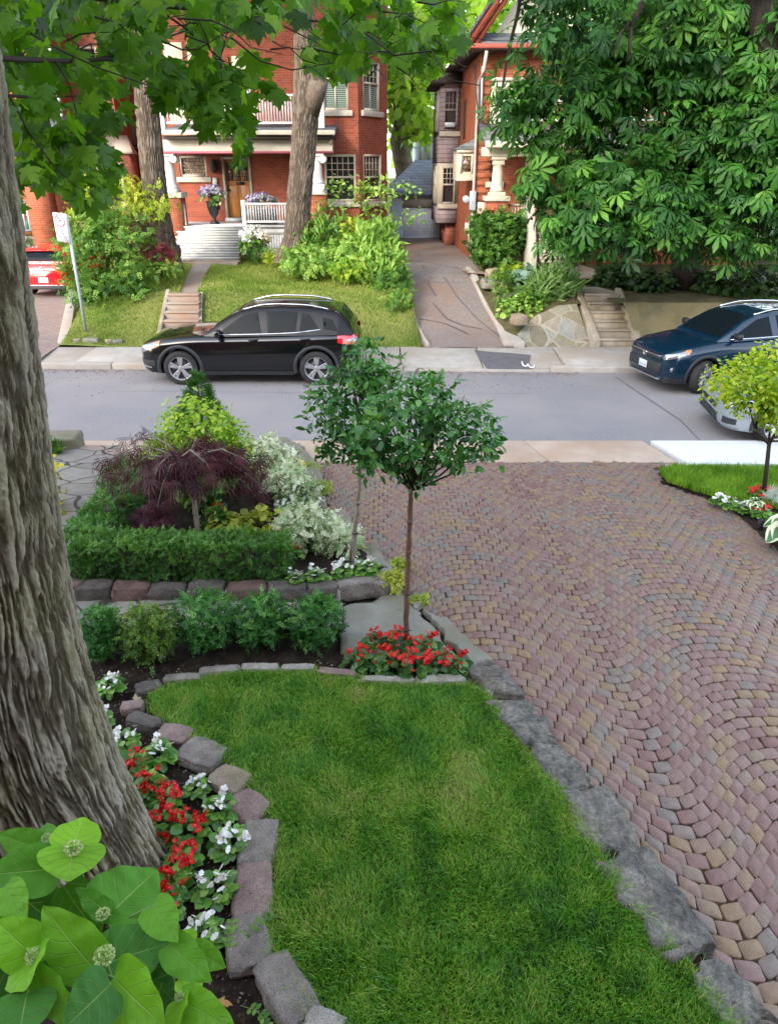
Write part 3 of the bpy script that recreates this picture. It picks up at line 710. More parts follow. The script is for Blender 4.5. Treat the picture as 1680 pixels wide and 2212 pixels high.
# ---- far lawns
def lawnpatch(left, right, y0, y1, ny=26, nx=16, name='lawn', dz=0.0):
    V = []; Fq = []
    for i in range(ny + 1):
        y = y0 + (y1 - y0) * i / ny; a, b_ = interp(y, left), interp(y, right)
        for k in range(nx + 1):
            x = a + (b_ - a) * k / nx; V.append((x, y, zbank(y) + dz + .05 * math.sin(x * 1.3 + y * .7)))
    for i in range(ny):
        for k in range(nx): Fq.append((i * (nx + 1) + k, i * (nx + 1) + k + 1, (i + 1) * (nx + 1) + k + 1, (i + 1) * (nx + 1) + k))
    b0 = len(V)
    for i in range(ny + 1):
        for k in (0, nx): x, y, z = V[i * (nx + 1) + k]; V.append((x, y, z - .9))
    for i in range(ny): Fq += [(i * (nx + 1), (i + 1) * (nx + 1), b0 + 2 * i + 2, b0 + 2 * i), (i * (nx + 1) + nx, (i + 1) * (nx + 1) + nx, b0 + 2 * i + 3, b0 + 2 * i + 1)]
    m = MB(); m.add(V, Fq); return tag(m.build(name, MT['lawn_far'], smooth=True), kind='structure')
LWL, LWR = [(16.43, -4.42), (18.05, -4.72), (22, -5.2), (24.2, -5.4)], [(16.43, .76), (17.5, .62), (18.6, .5), (20, .30), (22, .05), (24.2, -.1)]
lawnpatch([(16.38, -4.40)] + LWL[1:], [(16.38, .78)] + LWR[1:], 16.38, 24.3)
LLL, LLR = [(16.43, -7.55), (18.5, -7.45), (21, -7.6), (24.2, -9)], [(16.43, -5.5), (18.05, -5.18), (22, -5.75), (24.2, -5.9)]
lawnpatch([(16.38, -7.55)] + LLL[1:], [(16.38, -5.5)] + LLR[1:], 16.38, 24.3)
def grass_on(left, right, y0, y1, n, name, label):
    y = y0 + (y1 - y0) * RNG.random(n); a = np.interp(y, [p[0] for p in left], [p[1] for p in left]); b_ = np.interp(y, [p[0] for p in right], [p[1] for p in right])
    x = a + (b_ - a) * RNG.random(n); z = np.interp(y, [16.4, 16.7, 18.3, 20, 22.8, 60], [.17, .25, 1.08, 1.2, 1.32, 1.5]) + .05 * np.sin(x * 1.3 + y * .7)
    return grass(name, np.c_[x, y], z, .055, .012, ML['lawn_far'], label, None, .6, lambda q: (fbm(np.c_[q * .9, q[:, :1] * 0], 3, 5) - .5) * 1.5)
grass_on(LWL, LWR, 16.45, 24.0, 60000, 'grass', 'sunlit yellow green mown grass on the raised lawn behind the black car')
grass_on(LLL, LLR, 16.45, 22.5, 22000, 'grass', 'sunlit mown grass on the small slope around the no parking sign')
# left far driveway
V = []; Fq = []
for i, y in enumerate(np.linspace(15.26, 30, 30)):
    for k in range(5): V.append((-14 + (7.72 - .0) * 0 + (-7.6 + 14) * k / 4, y, zdl(y) + (.014 if y < 16.5 else 0)))
for i in range(29):
    for k in range(4): Fq.append((i * 5 + k, i * 5 + k + 1, i * 5 + 6 + k, i * 5 + 5 + k))
mb = MB(); mb.add(V, Fq); tag(mb.build('brick_driveway', M_rows('block_paving', (.27, .20, .17), (.22, .18, .17), (.10, .08, .07), .22, .11, .008, .85, .2, .4, 'y'), smooth=True), kind='structure')
# ================================================================ NEAR YARD
DRIVE_PX = [(690, 1003), (705, 1060), (715, 1110), (760, 1165), (830, 1225), (890, 1285), (950, 1340), (1050, 1420), (1100, 1480), (1180, 1590), (1270, 1690), (1380, 1830), (1520, 2030), (1650, 2195), (1720, 2290)]
driveL = [Gz(x, y, zd) for x, y in DRIVE_PX]
DPOLY = [(p[0] - .04, p[1]) for p in driveL] + [(2.3, 1.2), (6.2, 1.2), (6.2, 7.4), (4.75, 7.5), (4.35, 8.1), (4.0, 8.6), (3.72, 8.95), (3.72, 9.3), (3.95, 9.5), (1.0, 9.51), (-.98, 9.51)]
DPOLY_IN = DPOLY
o = polysheet('driveway', [(x - .1 if i < len(driveL) else x, y, zd(y) - .006) for i, (x, y) in enumerate(DPOLY)], M_surf('joint_sand', [(.045, .033, .024), (.075, .055, .038), (.06, .058, .028)], .95, 9, 120, .5, .004, .1))
def m_paver():
    m, nt, b, out = newmat('concrete_paver'); pos = geo_pos(nt)
    a = node(nt, 'ShaderNodeAttribute', attribute_name='rnd')
    big = noise(nt, pos, .45, 2)
    f = math_(nt, 'ADD', math_(nt, 'MULTIPLY', a.outputs['Fac'], .75), math_(nt, 'MULTIPLY', math_(nt, 'SUBTRACT', big, .5), 1.1))
    f = math_(nt, 'ADD', f, .12)
    c = ramp(nt, f, [(0, (.165, .088, .075)), (.25, (.190, .115, .098)), (.45, (.205, .133, .115)), (.6, (.222, .148, .082)), (.76, (.188, .146, .122)), (.9, (.148, .132, .118)), (1, (.228, .158, .080))])
    c = mixc(nt, .45, c, ramp(nt, noise(nt, pos, 260, 3, .8), [(.3, (.12, .12, .12)), (.5, (1, 1, 1)), (.7, (2.3, 2.2, 2.1))]), 'MULTIPLY')
    c = mixc(nt, .3, c, ramp(nt, noise(nt, pos, 16, 5), [(.3, (.35, .33, .3)), (.7, (1.25, 1.25, 1.25))]), 'MULTIPLY')
    nt.links.new(c, b.inputs['Base Color']); b.inputs['Roughness'].default_value = .62; b.inputs['Specular IOR Level'].default_value = .35
    bump(nt, b, noise(nt, pos, 300, 3, .8), .35, .004)
    return m
def pavers():
    dx, dy, W, A = .120, .104, 1.9, .30
    xs = np.linspace(-4, 8, 4001); th_ = 2 * math.pi * (xs - .80) / W; yy = A * (np.cos(th_) - .16 * np.cos(2 * th_)) + .04 * np.sin(xs * 1.7); S = np.concatenate([[0], np.cumsum(np.hypot(np.diff(xs), np.diff(yy)))])
    C = []
    for j in range(-14, 106):
        for s_ in np.arange((j % 2) * .5 * dx, S[-1], dx):
            x = float(np.interp(s_ + random.gauss(0, .003), S, xs)); t_ = 2 * math.pi * (x - .80) / W; sl = -A * 2 * math.pi / W * (math.sin(t_) - .32 * math.sin(2 * t_)) + .068 * math.cos(x * 1.7)
            C.append((x, .4 + j * dy + float(np.interp(x, xs, yy)) + random.gauss(0, .003), math.atan(sl), 1.0))
    C = np.array(C); k = inpoly(C[:, 0], C[:, 1], DPOLY_IN); C = C[k]; n = len(C)
    ang = np.linspace(0, 2 * math.pi, 12, endpoint=False) + math.pi / 12
    e = 2 / 5.6
    ox = np.sign(np.cos(ang)) * np.abs(np.cos(ang)) ** e; oy = np.sign(np.sin(ang)) * np.abs(np.sin(ang)) ** e
    rings = [(1.0, -.035), (1.0, -.007), (.975, -.0015), (.93, .0005)]
    sx = (.5 * dx * .985) * C[:, 3] * (1 + RNG.normal(size=n) * .03); sy = .5 * dy * .972 * (1 + RNG.normal(size=n) * .03)
    ca, sa = np.cos(C[:, 2]), np.sin(C[:, 2]); V = np.zeros((n, 49, 3)); zt = np.array([zd(y) for y in C[:, 1]]) + .012
    tilt = RNG.normal(size=(n, 2)) * .018
    wv = 1 + RNG.normal(size=(n, 12)) * .03
    for r_, (s, z) in enumerate(rings):
        lx = ox[None] * s * sx[:, None] * wv; ly = oy[None] * s * sy[:, None] * wv
        V[:, r_ * 12:r_ * 12 + 12, 0] = C[:, :1] + lx * ca[:, None] - ly * sa[:, None] * .30
        V[:, r_ * 12:r_ * 12 + 12, 1] = C[:, 1:2] + lx * sa[:, None] + ly * (1 - .10 * sa[:, None] ** 2)
        V[:, r_ * 12:r_ * 12 + 12, 2] = zt[:, None] + z + lx * tilt[:, :1] + ly * tilt[:, 1:]
    V[:, 48, 0] = C[:, 0]; V[:, 48, 1] = C[:, 1]; V[:, 48, 2] = zt + .0008
    V[:, :, 2] -= .04 * (V[:, :, 1] - C[:, 1:2])
    Fs = []
    for r_ in range(3):
        for q in range(12): Fs.append((r_ * 12 + q, r_ * 12 + (q + 1) % 12, r_ * 12 + 12 + (q + 1) % 12, r_ * 12 + 12 + q))
    for q in range(12): Fs.append((36 + q, 36 + (q + 1) % 12, 48))
    flat0 = np.array([i for f in Fs for i in f]); tot0 = np.array([len(f) for f in Fs])
    flat = (flat0[None] + (np.arange(n) * 49)[:, None]).ravel(); tot = np.tile(tot0, n)
    rr = np.repeat(RNG.random(n), len(Fs))
    o = link('driveway_paving', rawmesh('driveway_paving', V.reshape(-1, 3), flat, tot, rr, None, False), m_paver())
    return tag(o, kind='structure')
pavers()
# soil of the whole left garden, with the raised bed
BED = [Gz(x, y, zg, .12) for x, y in [(60, 1255), (500, 1268), (830, 1252), (845, 1225), (760, 1150), (690, 1080), (650, 1000), (600, 965), (430, 955), (290, 1000), (200, 1090), (130, 1200)]]
BEDP = [(p[0], p[1]) for p in BED]
def soilz(X, Y):
    g = .16 + .04 * (9.5 - np.minimum(Y, 9.5))
    ins = inpoly(X, Y, BEDP)
    return g - .03 + ins * .12 + (fbm(np.c_[X * 9, Y * 9, X * 0], 4, 2) - .5) * .05
GARDEN = [(-4.6, .6), (1.75, .6)] + [(p[0] - .12, p[1]) for p in driveL[::-1]] + [(-1.1, 9.44), (-4.6, 9.44)]
gridpoly('soil', GARDEN, .045, soilz, MT['soil'])
# flagstone walk on the left and behind the low box bushes
def flagsheet(px, dz):
    P0 = [Gz(x, y, zg, dz) for x, y in px]; return polysheet('path', [(p[0], p[1], zg(p[1]) + dz) for p in P0], MT['flag'])
flagsheet([(-60, 962), (262, 962), (262, 1010), (205, 1085), (160, 1160), (135, 1250), (40, 1262), (-250, 1262)], .05)
flagsheet([(-150, 1250), (135, 1250), (150, 1292), (740, 1302), (738, 1360), (-200, 1345)], .045)
# ---- rocks and slabs
def cube_rock(size, seed, k=.45, amp=.16, n=9):
    bm = bmesh.new(); bmesh.ops.create_cube(bm, size=2); bmesh.ops.subdivide_edges(bm, edges=bm.edges, cuts=n, use_grid_fill=True)
    P0 = np.array([v.co for v in bm.verts]); nr = norm(P0); q = P0 * (1 - k) + nr * k * 1.25
    d = (fbm(q * 1.1 + seed * 7.3, 3, seed) - .5) * 2 * amp + (fbm(q * 5 + seed * 3.1, 4, seed + 4) - .5) * .16
    f = fbm(q * 1.7 + seed, 2, seed + 8); d = d + (np.floor(f * 7) / 7 - f) * .38
    q = q + nr * d[:, None]; q = q * np.array(size) / 2
    for v, c in zip(bm.verts, q): v.co = c
    me = bpy.data.meshes.new('rock'); bm.to_mesh(me); bm.free()
    me.polygons.foreach_set('use_smooth', [True] * len(me.polygons)); return me
def rock(name, loc, size, rz, mat, label, cat, group=None, seed=0, k=.35, amp=.12):
    me = cube_rock(size, seed, k, amp); me.name = name
    o = link(name, me, mat); o.location = loc; o.rotation_euler = (0, 0, rz); return tag(o, label, cat, group)
def pxrock(x, y, w, h, rot, mat, label, group, seed, dz=.02, ht=.085, name='edging_stone'):
    c = Gz(x, y, zg, dz); d = math.sqrt(c[0] ** 2 + c[1] ** 2 + (CAMH - c[2]) ** 2); s = d / FPX * .95
    sd = (CAMH - c[2]) / d
    return rock(name, (c[0], c[1], zg(c[1]) + dz - .01), (w * s, max(.07, (h * s - ht * .55 * math.sqrt(1 - sd * sd)) / sd), ht), R(rot), mat, label, 'edging stone', group, seed, .42, .20)
EG = 'stones edging the lawn'
for i, a in enumerate([
    (287, 1528, 46, 28, 10, 'gr_pink', 'small reddish brown edging stone beside the trunk, nearest the white begonia by the tree'),
    (322, 1487, 52, 32, 25, 'gr_dark', 'dark rough edging stone at the lawn corner nearest the low bushes on the left'),
    (395, 1468, 78, 24, 6, 'gr_grey', 'low grey edging stone at the left end of the straight row below the bushes'),
    (475, 1450, 88, 24, 4, 'gr_grey', 'grey edging stone second from the left in the row below the bushes'),
    (562, 1445, 82, 24, 0, 'gr_pale', 'bluish grey edging stone below the middle bush'),
    (645, 1446, 72, 20, 0, 'gr_pale', 'pale flat edging stone below the rightmost low bush'),
    (728, 1456, 88, 22, -8, 'gr_pink', 'pink tilted edging stone left of the red begonia patch'),
    (836, 1471, 118, 24, -2, 'gr_pale', 'long pale edging stone in front of the red begonias, left of the last one'),
    (950, 1471, 104, 28, 3, 'gr_pale', 'whitish edging stone in front of the red begonias at the right end of the row'),
    (312, 1560, 74, 32, -20, 'gr_dark', 'grey edging stone right beside the trunk above the pinkish one'),
    (376, 1588, 74, 42, -18, 'gr_pink', 'pinkish brown edging stone next to the white begonias high on the curve'),
    (438, 1630, 92, 60, -22, 'gr_grey', 'large flat dark grey edging stone on the upper curve of the lawn'),
    (497, 1686, 80, 56, -30, 'gr_tan', 'tan squarish edging stone on the curve of the lawn'),
    (538, 1744, 84, 62, -38, 'gr_pink', 'rosy edging stone between the tan one and a grey one on the lawn curve'),
    (558, 1824, 74, 100, 0, 'gr_grey', 'big grey upright edging stone at the widest bulge of the bed'),
    (549, 1927, 76, 112, 8, 'gr_pink', 'mottled pink and grey edging stone below the bulge of the bed'),
    (534, 2036, 84, 100, 20, 'gr_grey', 'grey edging stone beside the lowest white begonia'),
    (620, 2140, 80, 132, 36, 'gr_grey', 'long slanting grey edging stone near the lower edge of the photo'),
    (700, 2222, 74, 60, -20, 'gr_pale', 'pale edging stone cut by the lower edge of the photo')]):
    pxrock(*a[:5], MT[a[5]], a[6], EG, 20 + i)
WG = 'stones of the low wall below the hedge'
for i, a in enumerate([(150, 60, 'gr_brown', 'brown wall stone at the left end of the row below the hedge, by the trunk'), (207, 78, 'gr_dark', 'dark wall stone second from the trunk below the hedge'), (288, 78, 'gr_brown', 'reddish wall stone third from the trunk below the hedge'), (366, 80, 'gr_dark', 'dark wall stone left of the middle of the row below the hedge'),
                       (450, 76, 'gr_dark', 'blackish short wall stone in the middle of the row below the hedge'), (537, 86, 'gr_brown', 'long rust brown wall stone right of the middle below the hedge'), (622, 84, 'gr_dark', 'dark wall stone with pale lichen at the right end of the hedge'), (698, 66, 'gr_dark', 'dark grey wall stone just left of the rounded light one'),
                       (766, 82, 'gr_grey', 'rounded light grey wall stone under the white begonias'), (822, 40, 'gr_grey', 'small grey wall stone closing the right end of the row')]):
    y = 1278 + (2 if i < 8 else -8 - (i - 8) * 4)
    c = Gz(a[0], y, zg, .08); s = math.sqrt(c[0] ** 2 + c[1] ** 2 + (CAMH - c[2]) ** 2) / FPX
    rock('wall_stone', (c[0], c[1], zg(c[1]) + .08), (a[1] * s * .97, random.uniform(.15, .19), random.uniform(.17, .22)), R(random.uniform(-9, 9) + (14 if i == 8 else 0)), MT[a[2]], a[3], 'wall stone', WG, 60 + i, .36, .20)
mb = MB()                                        # pale mortar between the wall stones
for x in (178, 247, 327, 409, 493, 580, 664, 730):
    c = Gz(x, 1280, zg, .08); mb.box((c[0] - .022, c[1] - .055, zg(c[1]) - .02), (c[0] + .022, c[1] + .05, zg(c[1]) + .13))
o = mb.build('wall_mortar', MT['concrete'], bevel=.015); tag(o, kind='structure')
def ledge(px4, label, mat, seed, dz=.03, thick=.22, name='ledge_stone', group=None, rough=.03, nu=44, nv=34, zf=zg):
    q = [Gz(x, y, zf, dz) for x, y in px4]; c = np.mean(q, 0)
    U, W = np.meshgrid(np.linspace(0, 1, nu), np.linspace(0, 1, nv)); U = U.ravel(); W = W.ravel()
    A = [np.array(p) for p in q]
    B = ((1 - U) * (1 - W))[:, None] * A[0] + (U * (1 - W))[:, None] * A[1] + (U * W)[:, None] * A[2] + ((1 - U) * W)[:, None] * A[3]
    n1 = fbm(np.c_[B[:, :2] * 4, np.full(len(B), seed)], 4, seed); n2 = fbm(np.c_[B[:, :2] * 14, np.full(len(B), seed)], 3, seed + 3)
    edge = np.minimum(np.minimum(U, 1 - U), np.minimum(W, 1 - W))
    B[:, 2] = np.array([zf(y) for y in B[:, 1]]) + dz + (n1 - .5) * rough * 2 + (n2 - .5) * rough * 1.0 + (np.floor(n1 * 9) / 9 - n1) * rough * 1.6 - np.clip(.06 - edge, 0, 1) * .35
    wob = np.stack([fbm(np.c_[B[:, :2] * 6, np.full(len(B), seed + 9)], 3, seed + 1) - .5, fbm(np.c_[B[:, :2] * 6, np.full(len(B), seed + 19)], 3, seed + 2) - .5], 1)
    B[:, :2] += wob * .16
    top = B; V = np.concatenate([top, top - np.array([0, 0, thick])]); N = nu * nv
    Fq = []
    for i in range(nv - 1):
        for k in range(nu - 1): Fq.append((i * nu + k, i * nu + k + 1, (i + 1) * nu + k + 1, (i + 1) * nu + k))
    rim = [k for k in range(nu)] + [(i + 1) * nu - 1 for i in range(1, nv)] + [nu * nv - 1 - k for k in range(1, nu)] + [i * nu for i in range(nv - 2, 0, -1)]
    for i in range(len(rim)):
        a, b_ = rim[i], rim[(i + 1) % len(rim)]; Fq.append((a, a + N, b_ + N, b_))
    me = rawmesh(name, V - c, [i for f in Fq for i in f], [4] * len(Fq), None, None, True)
    bm = bmesh.new(); bm.from_mesh(me); bmesh.ops.recalc_face_normals(bm, faces=bm.faces); bm.to_mesh(me); bm.free()
    o = link(name, me, mat); o.location = c; return tag(o, label, 'ledge stone' if name == 'ledge_stone' else 'stone slab', group)
LG = 'flat stones edging the driveway'
for i, (q, l) in enumerate([
    ([(1015, 1440), (1075, 1432), (1132, 1498), (1050, 1502)], 'dark flat ledge stone right of the red begonias at the lawn corner'),
    ([(1052, 1506), (1135, 1504), (1212, 1600), (1125, 1606)], 'dark ledge stone with a fallen pink petal, next after the lawn corner'),
    ([(1140, 1618), (1215, 1604), (1295, 1692), (1195, 1702)], 'short wavy grey ledge stone half way along the lawn edge'),
    ([(1212, 1706), (1300, 1694), (1404, 1832), (1290, 1838)], 'grey ledge stone with wet shine beside the worn grass'),
    ([(1285, 1852), (1400, 1836), (1545, 2025), (1415, 2045)], 'biggest ledge stone, wet and layered, low on the lawn edge'),
    ([(1425, 2052), (1490, 2034), (1520, 2062), (1455, 2082)], 'small broken ledge stone wedged between the two biggest'),
    ([(1475, 2085), (1552, 2050), (1690, 2200), (1585, 2215)], 'rough ledge stone at the lower right corner of the lawn'),
    ([(1590, 2220), (1695, 2206), (1750, 2290), (1640, 2300)], 'ledge stone cut by the lower edge of the photo')]):
    ledge(q, l, MT['ledge'], 40 + i, .05, .22, group=LG, rough=.024)
SG = 'bluestone slabs by the driveway'
for i, (q, l) in enumerate([
    ([(735, 1312), (858, 1276), (985, 1398), (745, 1402)], 'large smooth bluestone slab in front of the slim trunk'),
    ([(906, 1312), (962, 1338), (1055, 1422), (985, 1390)], 'narrow bluestone slab between the large slab and the pavers'),
    ([(862, 1278), (905, 1272), (918, 1300), (905, 1316)], 'chunky stone block at the driveway corner of the large slab'),
    ([(985, 1392), (1030, 1398), (1058, 1425), (1005, 1436)], 'small pale slab behind the red begonias on the right')]):
    ledge(q, l, MT['slab'], 80 + i, .03 + .01 * (i == 2), .2, 'stone_slab', SG, .008)
for i, (q, l) in enumerate([
    ([(800, 1232), (840, 1222), (872, 1262), (830, 1270)], 'stone slab next to the white begonias at the driveway edge'),
    ([(775, 1178), (815, 1172), (842, 1215), (800, 1226)], 'greyish slab below the last variegated bush'),
    ([(690, 1100), (738, 1095), (790, 1160), (740, 1168)], 'long leaning slab beside the lower variegated bush'),
    ([(640, 1050), (690, 1046), (700, 1090), (655, 1092)], 'square flat slab with moss along its driveway side'),
    ([(636, 1012), (690, 1006), (694, 1042), (645, 1046)], 'flat slab next to the yellow creeping plant'),
    ([(600, 958), (640, 955), (690, 1000), (640, 1008)], 'uppermost slab of the bed edge, at the pavement'),
    ([(560, 945), (620, 942), (655, 962), (590, 968)], 'slab at the pavement corner of the planted bed')]):
    ledge(q, l, MT['slab'], 90 + i, .10, .3, 'stone_slab', SG, .014)
o = rock('boulder', Gz(130, 962, zg, .05), (.62, .42, .34), R(8), MT['slab'], 'flat topped grey boulder at the pavement beside the path light', 'boulder', None, 7, .25, .10)
# ---- near lawn
LAWN_PX = [(330, 1500), (400, 1474), (480, 1460), (560, 1453), (640, 1452), (700, 1457), (770, 1474), (880, 1484), (1000, 1480), (1045, 1500), (1100, 1575), (1150, 1650), (1200, 1705), (1240, 1745), (1290, 1850), (1345, 1930), (1430, 2030), (1500, 2110), (1575, 2225), (1650, 2330),
           (760, 2330), (690, 2215), (640, 2150), (575, 2040), (585, 1960), (600, 1880), (603, 1800), (570, 1730), (530, 1680), (485, 1640), (430, 1605), (380, 1570), (335, 1535)]
LW = [Gz(x, y, zg, .02) for x, y in LAWN_PX]
polysheet('lawn', [(p[0], p[1], zg(p[1]) + .012) for p in LW], MT['lawn_near'])
def lawn_r(q):
    n = fbm(np.c_[q * 2.2, q[:, :1] * 0], 3, 31) - .5
    r = n * .85 + (fbm(np.c_[q * 9, q[:, :1] * 0], 2, 33) - .5) * .45
    dry = Gz(1010, 1750); d = np.exp(-(((q[:, 0] - dry[0]) / .20) ** 2 + ((q[:, 1] - dry[1]) / .36) ** 2)); dry2 = Gz(1240, 1790); d2 = np.exp(-(((q[:, 0] - dry2[0]) / .10) ** 2 + ((q[:, 1] - dry2[1]) / .16) ** 2))
    return r + .24 * d + .3 * d2 + (RNG.random(len(q)) < .012) * .5
xy = pts_in([(p[0], p[1]) for p in LW], 185000)
grass('grass', xy, np.array([zg(y) for y in xy[:, 1]]) + .01, .036, .0038, ML['lawn'], 'thick mown green grass of the front lawn with a worn yellowish patch', None, .75, lawn_r, lambda q: .7 + .7 * fbm(np.c_[q * 6, q[:, :1] * 0], 2, 44))
# longer tufts along the edges
pe = []
for i in range(len(LW)):
    a, b_ = np.array(LW[i][:2]), np.array(LW[(i + 1) % len(LW)][:2]); n = int(np.linalg.norm(b_ - a) * 1100)
    if i in (19, 20): continue
    t = RNG.random((n, 1)); pe.append(a + (b_ - a) * t + RNG.normal(size=(n, 2)) * .022)
xy = np.concatenate(pe)
grass('grass', xy, np.array([zg(y) for y in xy[:, 1]]) + .005, .055, .0036, ML['lawn'], 'longer grass blades along the stone edges of the front lawn', None, .9, lambda q: RNG.normal(size=len(q)) * .1 + .1)
# right lawn by the street
RL = [Gz(x, y, zg, -.05) for x, y in [(1422, 1020), (1455, 1010), (1600, 1012), (1760, 1014), (1760, 1120), (1640, 1092), (1570, 1082), (1500, 1062), (1440, 1042)]]
polysheet('lawn', [(p[0], p[1], zg(p[1]) - .05) for p in RL], MT['lawn_near'])
xy = pts_in([(p[0], p[1]) for p in RL], 26000)
grass('grass', xy, np.array([zg(y) for y in xy[:, 1]]) - .05, .085, .006, ML['lawn_right'], 'bright green longer grass on the strip right of the driveway', None, .45, lambda q: (fbm(np.c_[q * 4, q[:, :1] * 0], 3, 41) - .5) * 1.1)
RS = [(4.0, 8.55), (4.4, 8.05), (4.85, 7.45), (5.3, 6.9), (8, 6.6), (8, 9.4), (3.8, 9.4), (3.75, 9.0)]
RS = [Gz(x, y, zg, -.06) for x, y in [(1428, 1040), (1500, 1066), (1560, 1085), (1600, 1110), (1640, 1150), (1690, 1195), (1900, 1200), (1900, 1012), (1440, 1012)]]
gridpoly('soil', [(p[0], p[1]) for p in RS], .06, lambda X, Y: .16 + .04 * (9.5 - np.minimum(Y, 9.5)) - .075 + (fbm(np.c_[X * 9, Y * 9, X * 0], 3, 6) - .5) * .05, MT['soil'])
# ================================================================ NEAR PLANTS
# ---- begonias: a few variants of each colour, copied
def begonia_parts(petal, leafm, seed, rr=.105, h=.15, nleaf=46, nfl=11):
    global RNG
    RNG = np.random.default_rng(seed)
    T = T_oval(.43, .05, .10)
    u = RNG.random(nleaf); a = RNG.random(nleaf) * 2 * math.pi; r = rr * np.sqrt(u)
    pos = np.stack([np.cos(a) * r * .75, np.sin(a) * r * .75, .03 + (h - .045) * (1 - u * .75) * (.35 + .65 * RNG.random(nleaf))], 1)
    d = np.stack([np.cos(a), np.sin(a), RNG.normal(size=nleaf) * .25 - .05], 1); nr = norm(np.stack([np.cos(a) * .35, np.sin(a) * .35, np.ones(nleaf)], 1) + RNG.normal(size=(nleaf, 3)) * .28)
    L = scatter(T, pos, d, nr, .055 * (1 + RNG.normal(size=nleaf) * .2).clip(.6, 1.5), RNG.random(nleaf) * .75 + .15 * (pos[:, 2] / h))
    # flowers: little clusters of rounded petals with a yellow eye
    FT = T_oval(.50, .05, .15); fp = []; ey = MB(); st = MB()
    for k in range(nfl):
        a = random.random() * 6.283; r = rr * .85 * math.sqrt(random.random()); c = np.array([math.cos(a) * r, math.sin(a) * r, h * (.92 + .3 * random.random()) - r * .3])
        st.tube([(c[0] * .4, c[1] * .4, .02), tuple(c)], .0016, 4)
        for _ in range(random.choice((1, 2, 2, 3))):
            cc = c + np.array([random.gauss(0, .012), random.gauss(0, .012), random.gauss(0, .008)]); up = norm(np.array([random.gauss(0, .5), -.35 + random.gauss(0, .5), .8]))
            t = norm(np.cross(up, rand_dir(1)[0])); b_ = np.cross(up, t); s = .0195 * random.uniform(.8, 1.25)
            dd = np.array([t, b_, -t, -b_]) + up * .25; ss = np.array([1.15, .75, 1.15, .75]) * s
            fp.append(scatter(FT, np.repeat(cc[None], 4, 0), dd, np.repeat(up[None], 4, 0), ss, RNG.random(4) * .65))
            fp.append(scatter(FT, (cc + up * .003)[None] + np.array([[.003, 0, 0], [-.003, 0, 0]]), np.array([t, -t]), np.repeat(up[None], 2, 0), np.array([.0045, .0045]), np.ones(2)))
    return L, join(fp), ey, st
def begonia(petal, leafm, label, seed, group, **k):
    L, Fd, ey, st = begonia_parts(petal, leafm, seed, **k)
    t = thing('begonia', label, 'flower', group=group)
    leafobj('foliage', L, ML[leafm], t, True); st.build('stems', MT['stem_green'], t)
    leafobj('blossom', Fd, ML[petal], t, True)
    return t
protos = {}
for key, petal, leafm in (('w', 'white_petal', 'begonia'), ('r', 'red_petal', 'begonia'), ('d', 'red_petal', 'begonia_dark')):
    protos[key] = [begonia(petal, leafm, 'x', 300 + 7 * i + ord(key), None, nfl=(11 if key == 'w' else 14), nleaf=74, h=.13 if key == 'w' else .15) for i in range(3)]
used = set()
def plant_beg(key, x, y, sc, label, group, dz=0.0, zf=zg):
    i = random.randrange(3)
    for j in range(3):
        if (key, (i + j) % 3) not in used: i = (i + j) % 3; break
    o = protos[key][i]
    if (key, i) in used: o = copy_tree(o)
    used.add((key, i))
    c = Gz(x, y, zf, dz); o.location = (c[0], c[1], c[2] - .015); o.rotation_euler = (0, 0, random.random() * 6.28); o.scale = (sc, sc, sc * random.uniform(.9, 1.1))
    return tag(o, label, 'flower', group)
WB, RB = 'white begonias around the big trunk', 'red begonias around the big trunk'
for x, y, s, l in [(238, 1492, 1.0, 'white begonia alone beside the trunk, farthest up the bed'), (222, 1562, .8, 'white begonia tucked against the trunk below the lone one'), (268, 1610, .95, 'white begonia above the uppermost red one by the trunk'), (345, 1640, 1.0, 'white begonia next to the pinkish brown edging stone'),
                   (428, 1706, .72, 'small white begonia next to the tan edging stone'), (478, 1758, .95, 'white begonia full of flowers next to the rosy edging stone'), (502, 1830, 1.0, 'white begonia touching the big grey edging stone at the bulge'), (470, 1930, 1.0, 'white begonia in front of the mottled pink edging stone'), (440, 2035, .95, 'lowest white begonia, at the hydrangea leaves')]:
    plant_beg('w', x, y, s, l, WB)
for x, y, s, l in [(290, 1668, 1.0, 'uppermost red begonia beside the trunk'), (325, 1715, 1.0, 'red begonia second down along the trunk'), (362, 1745, .95, 'red begonia left of the small white one'), (352, 1800, .95, 'red begonia in the middle of the bed against the trunk'), (405, 1808, 1.05, 'red begonia left of the flower laden white one'), (395, 1870, .95, 'red begonia at the flare of the trunk'), (372, 1925, .95, 'red begonia left of the white one by the mottled stone'), (362, 1985, .8, 'lowest red begonia peeping out behind the hydrangea')]:
    plant_beg('r', x, y, s, l, RB)
RT = 'red begonias around the slim front trunk'
for x, y, s, l in [(775, 1440, 1.05, 'red begonia at the left end of the patch under the front standard tree'), (812, 1395, .8, 'red begonia at the back left of the patch under the front tree'), (838, 1450, 1.05, 'red begonia front row, left of the slim trunk'), (862, 1398, 1.05, 'red begonia behind the slim trunk'), (893, 1455, 1.1, 'red begonia front row, right of the slim trunk'), (915, 1412, 1.0, 'red begonia back row, right of the slim trunk'), (945, 1448, 1.05, 'red begonia front row, second from the right end'), (980, 1452, .95, 'red begonia at the right end of the patch by the ledge stone')]:
    plant_beg('d', x, y, s * 1.12, l, RT)
UB = 'begonias in the raised bed'
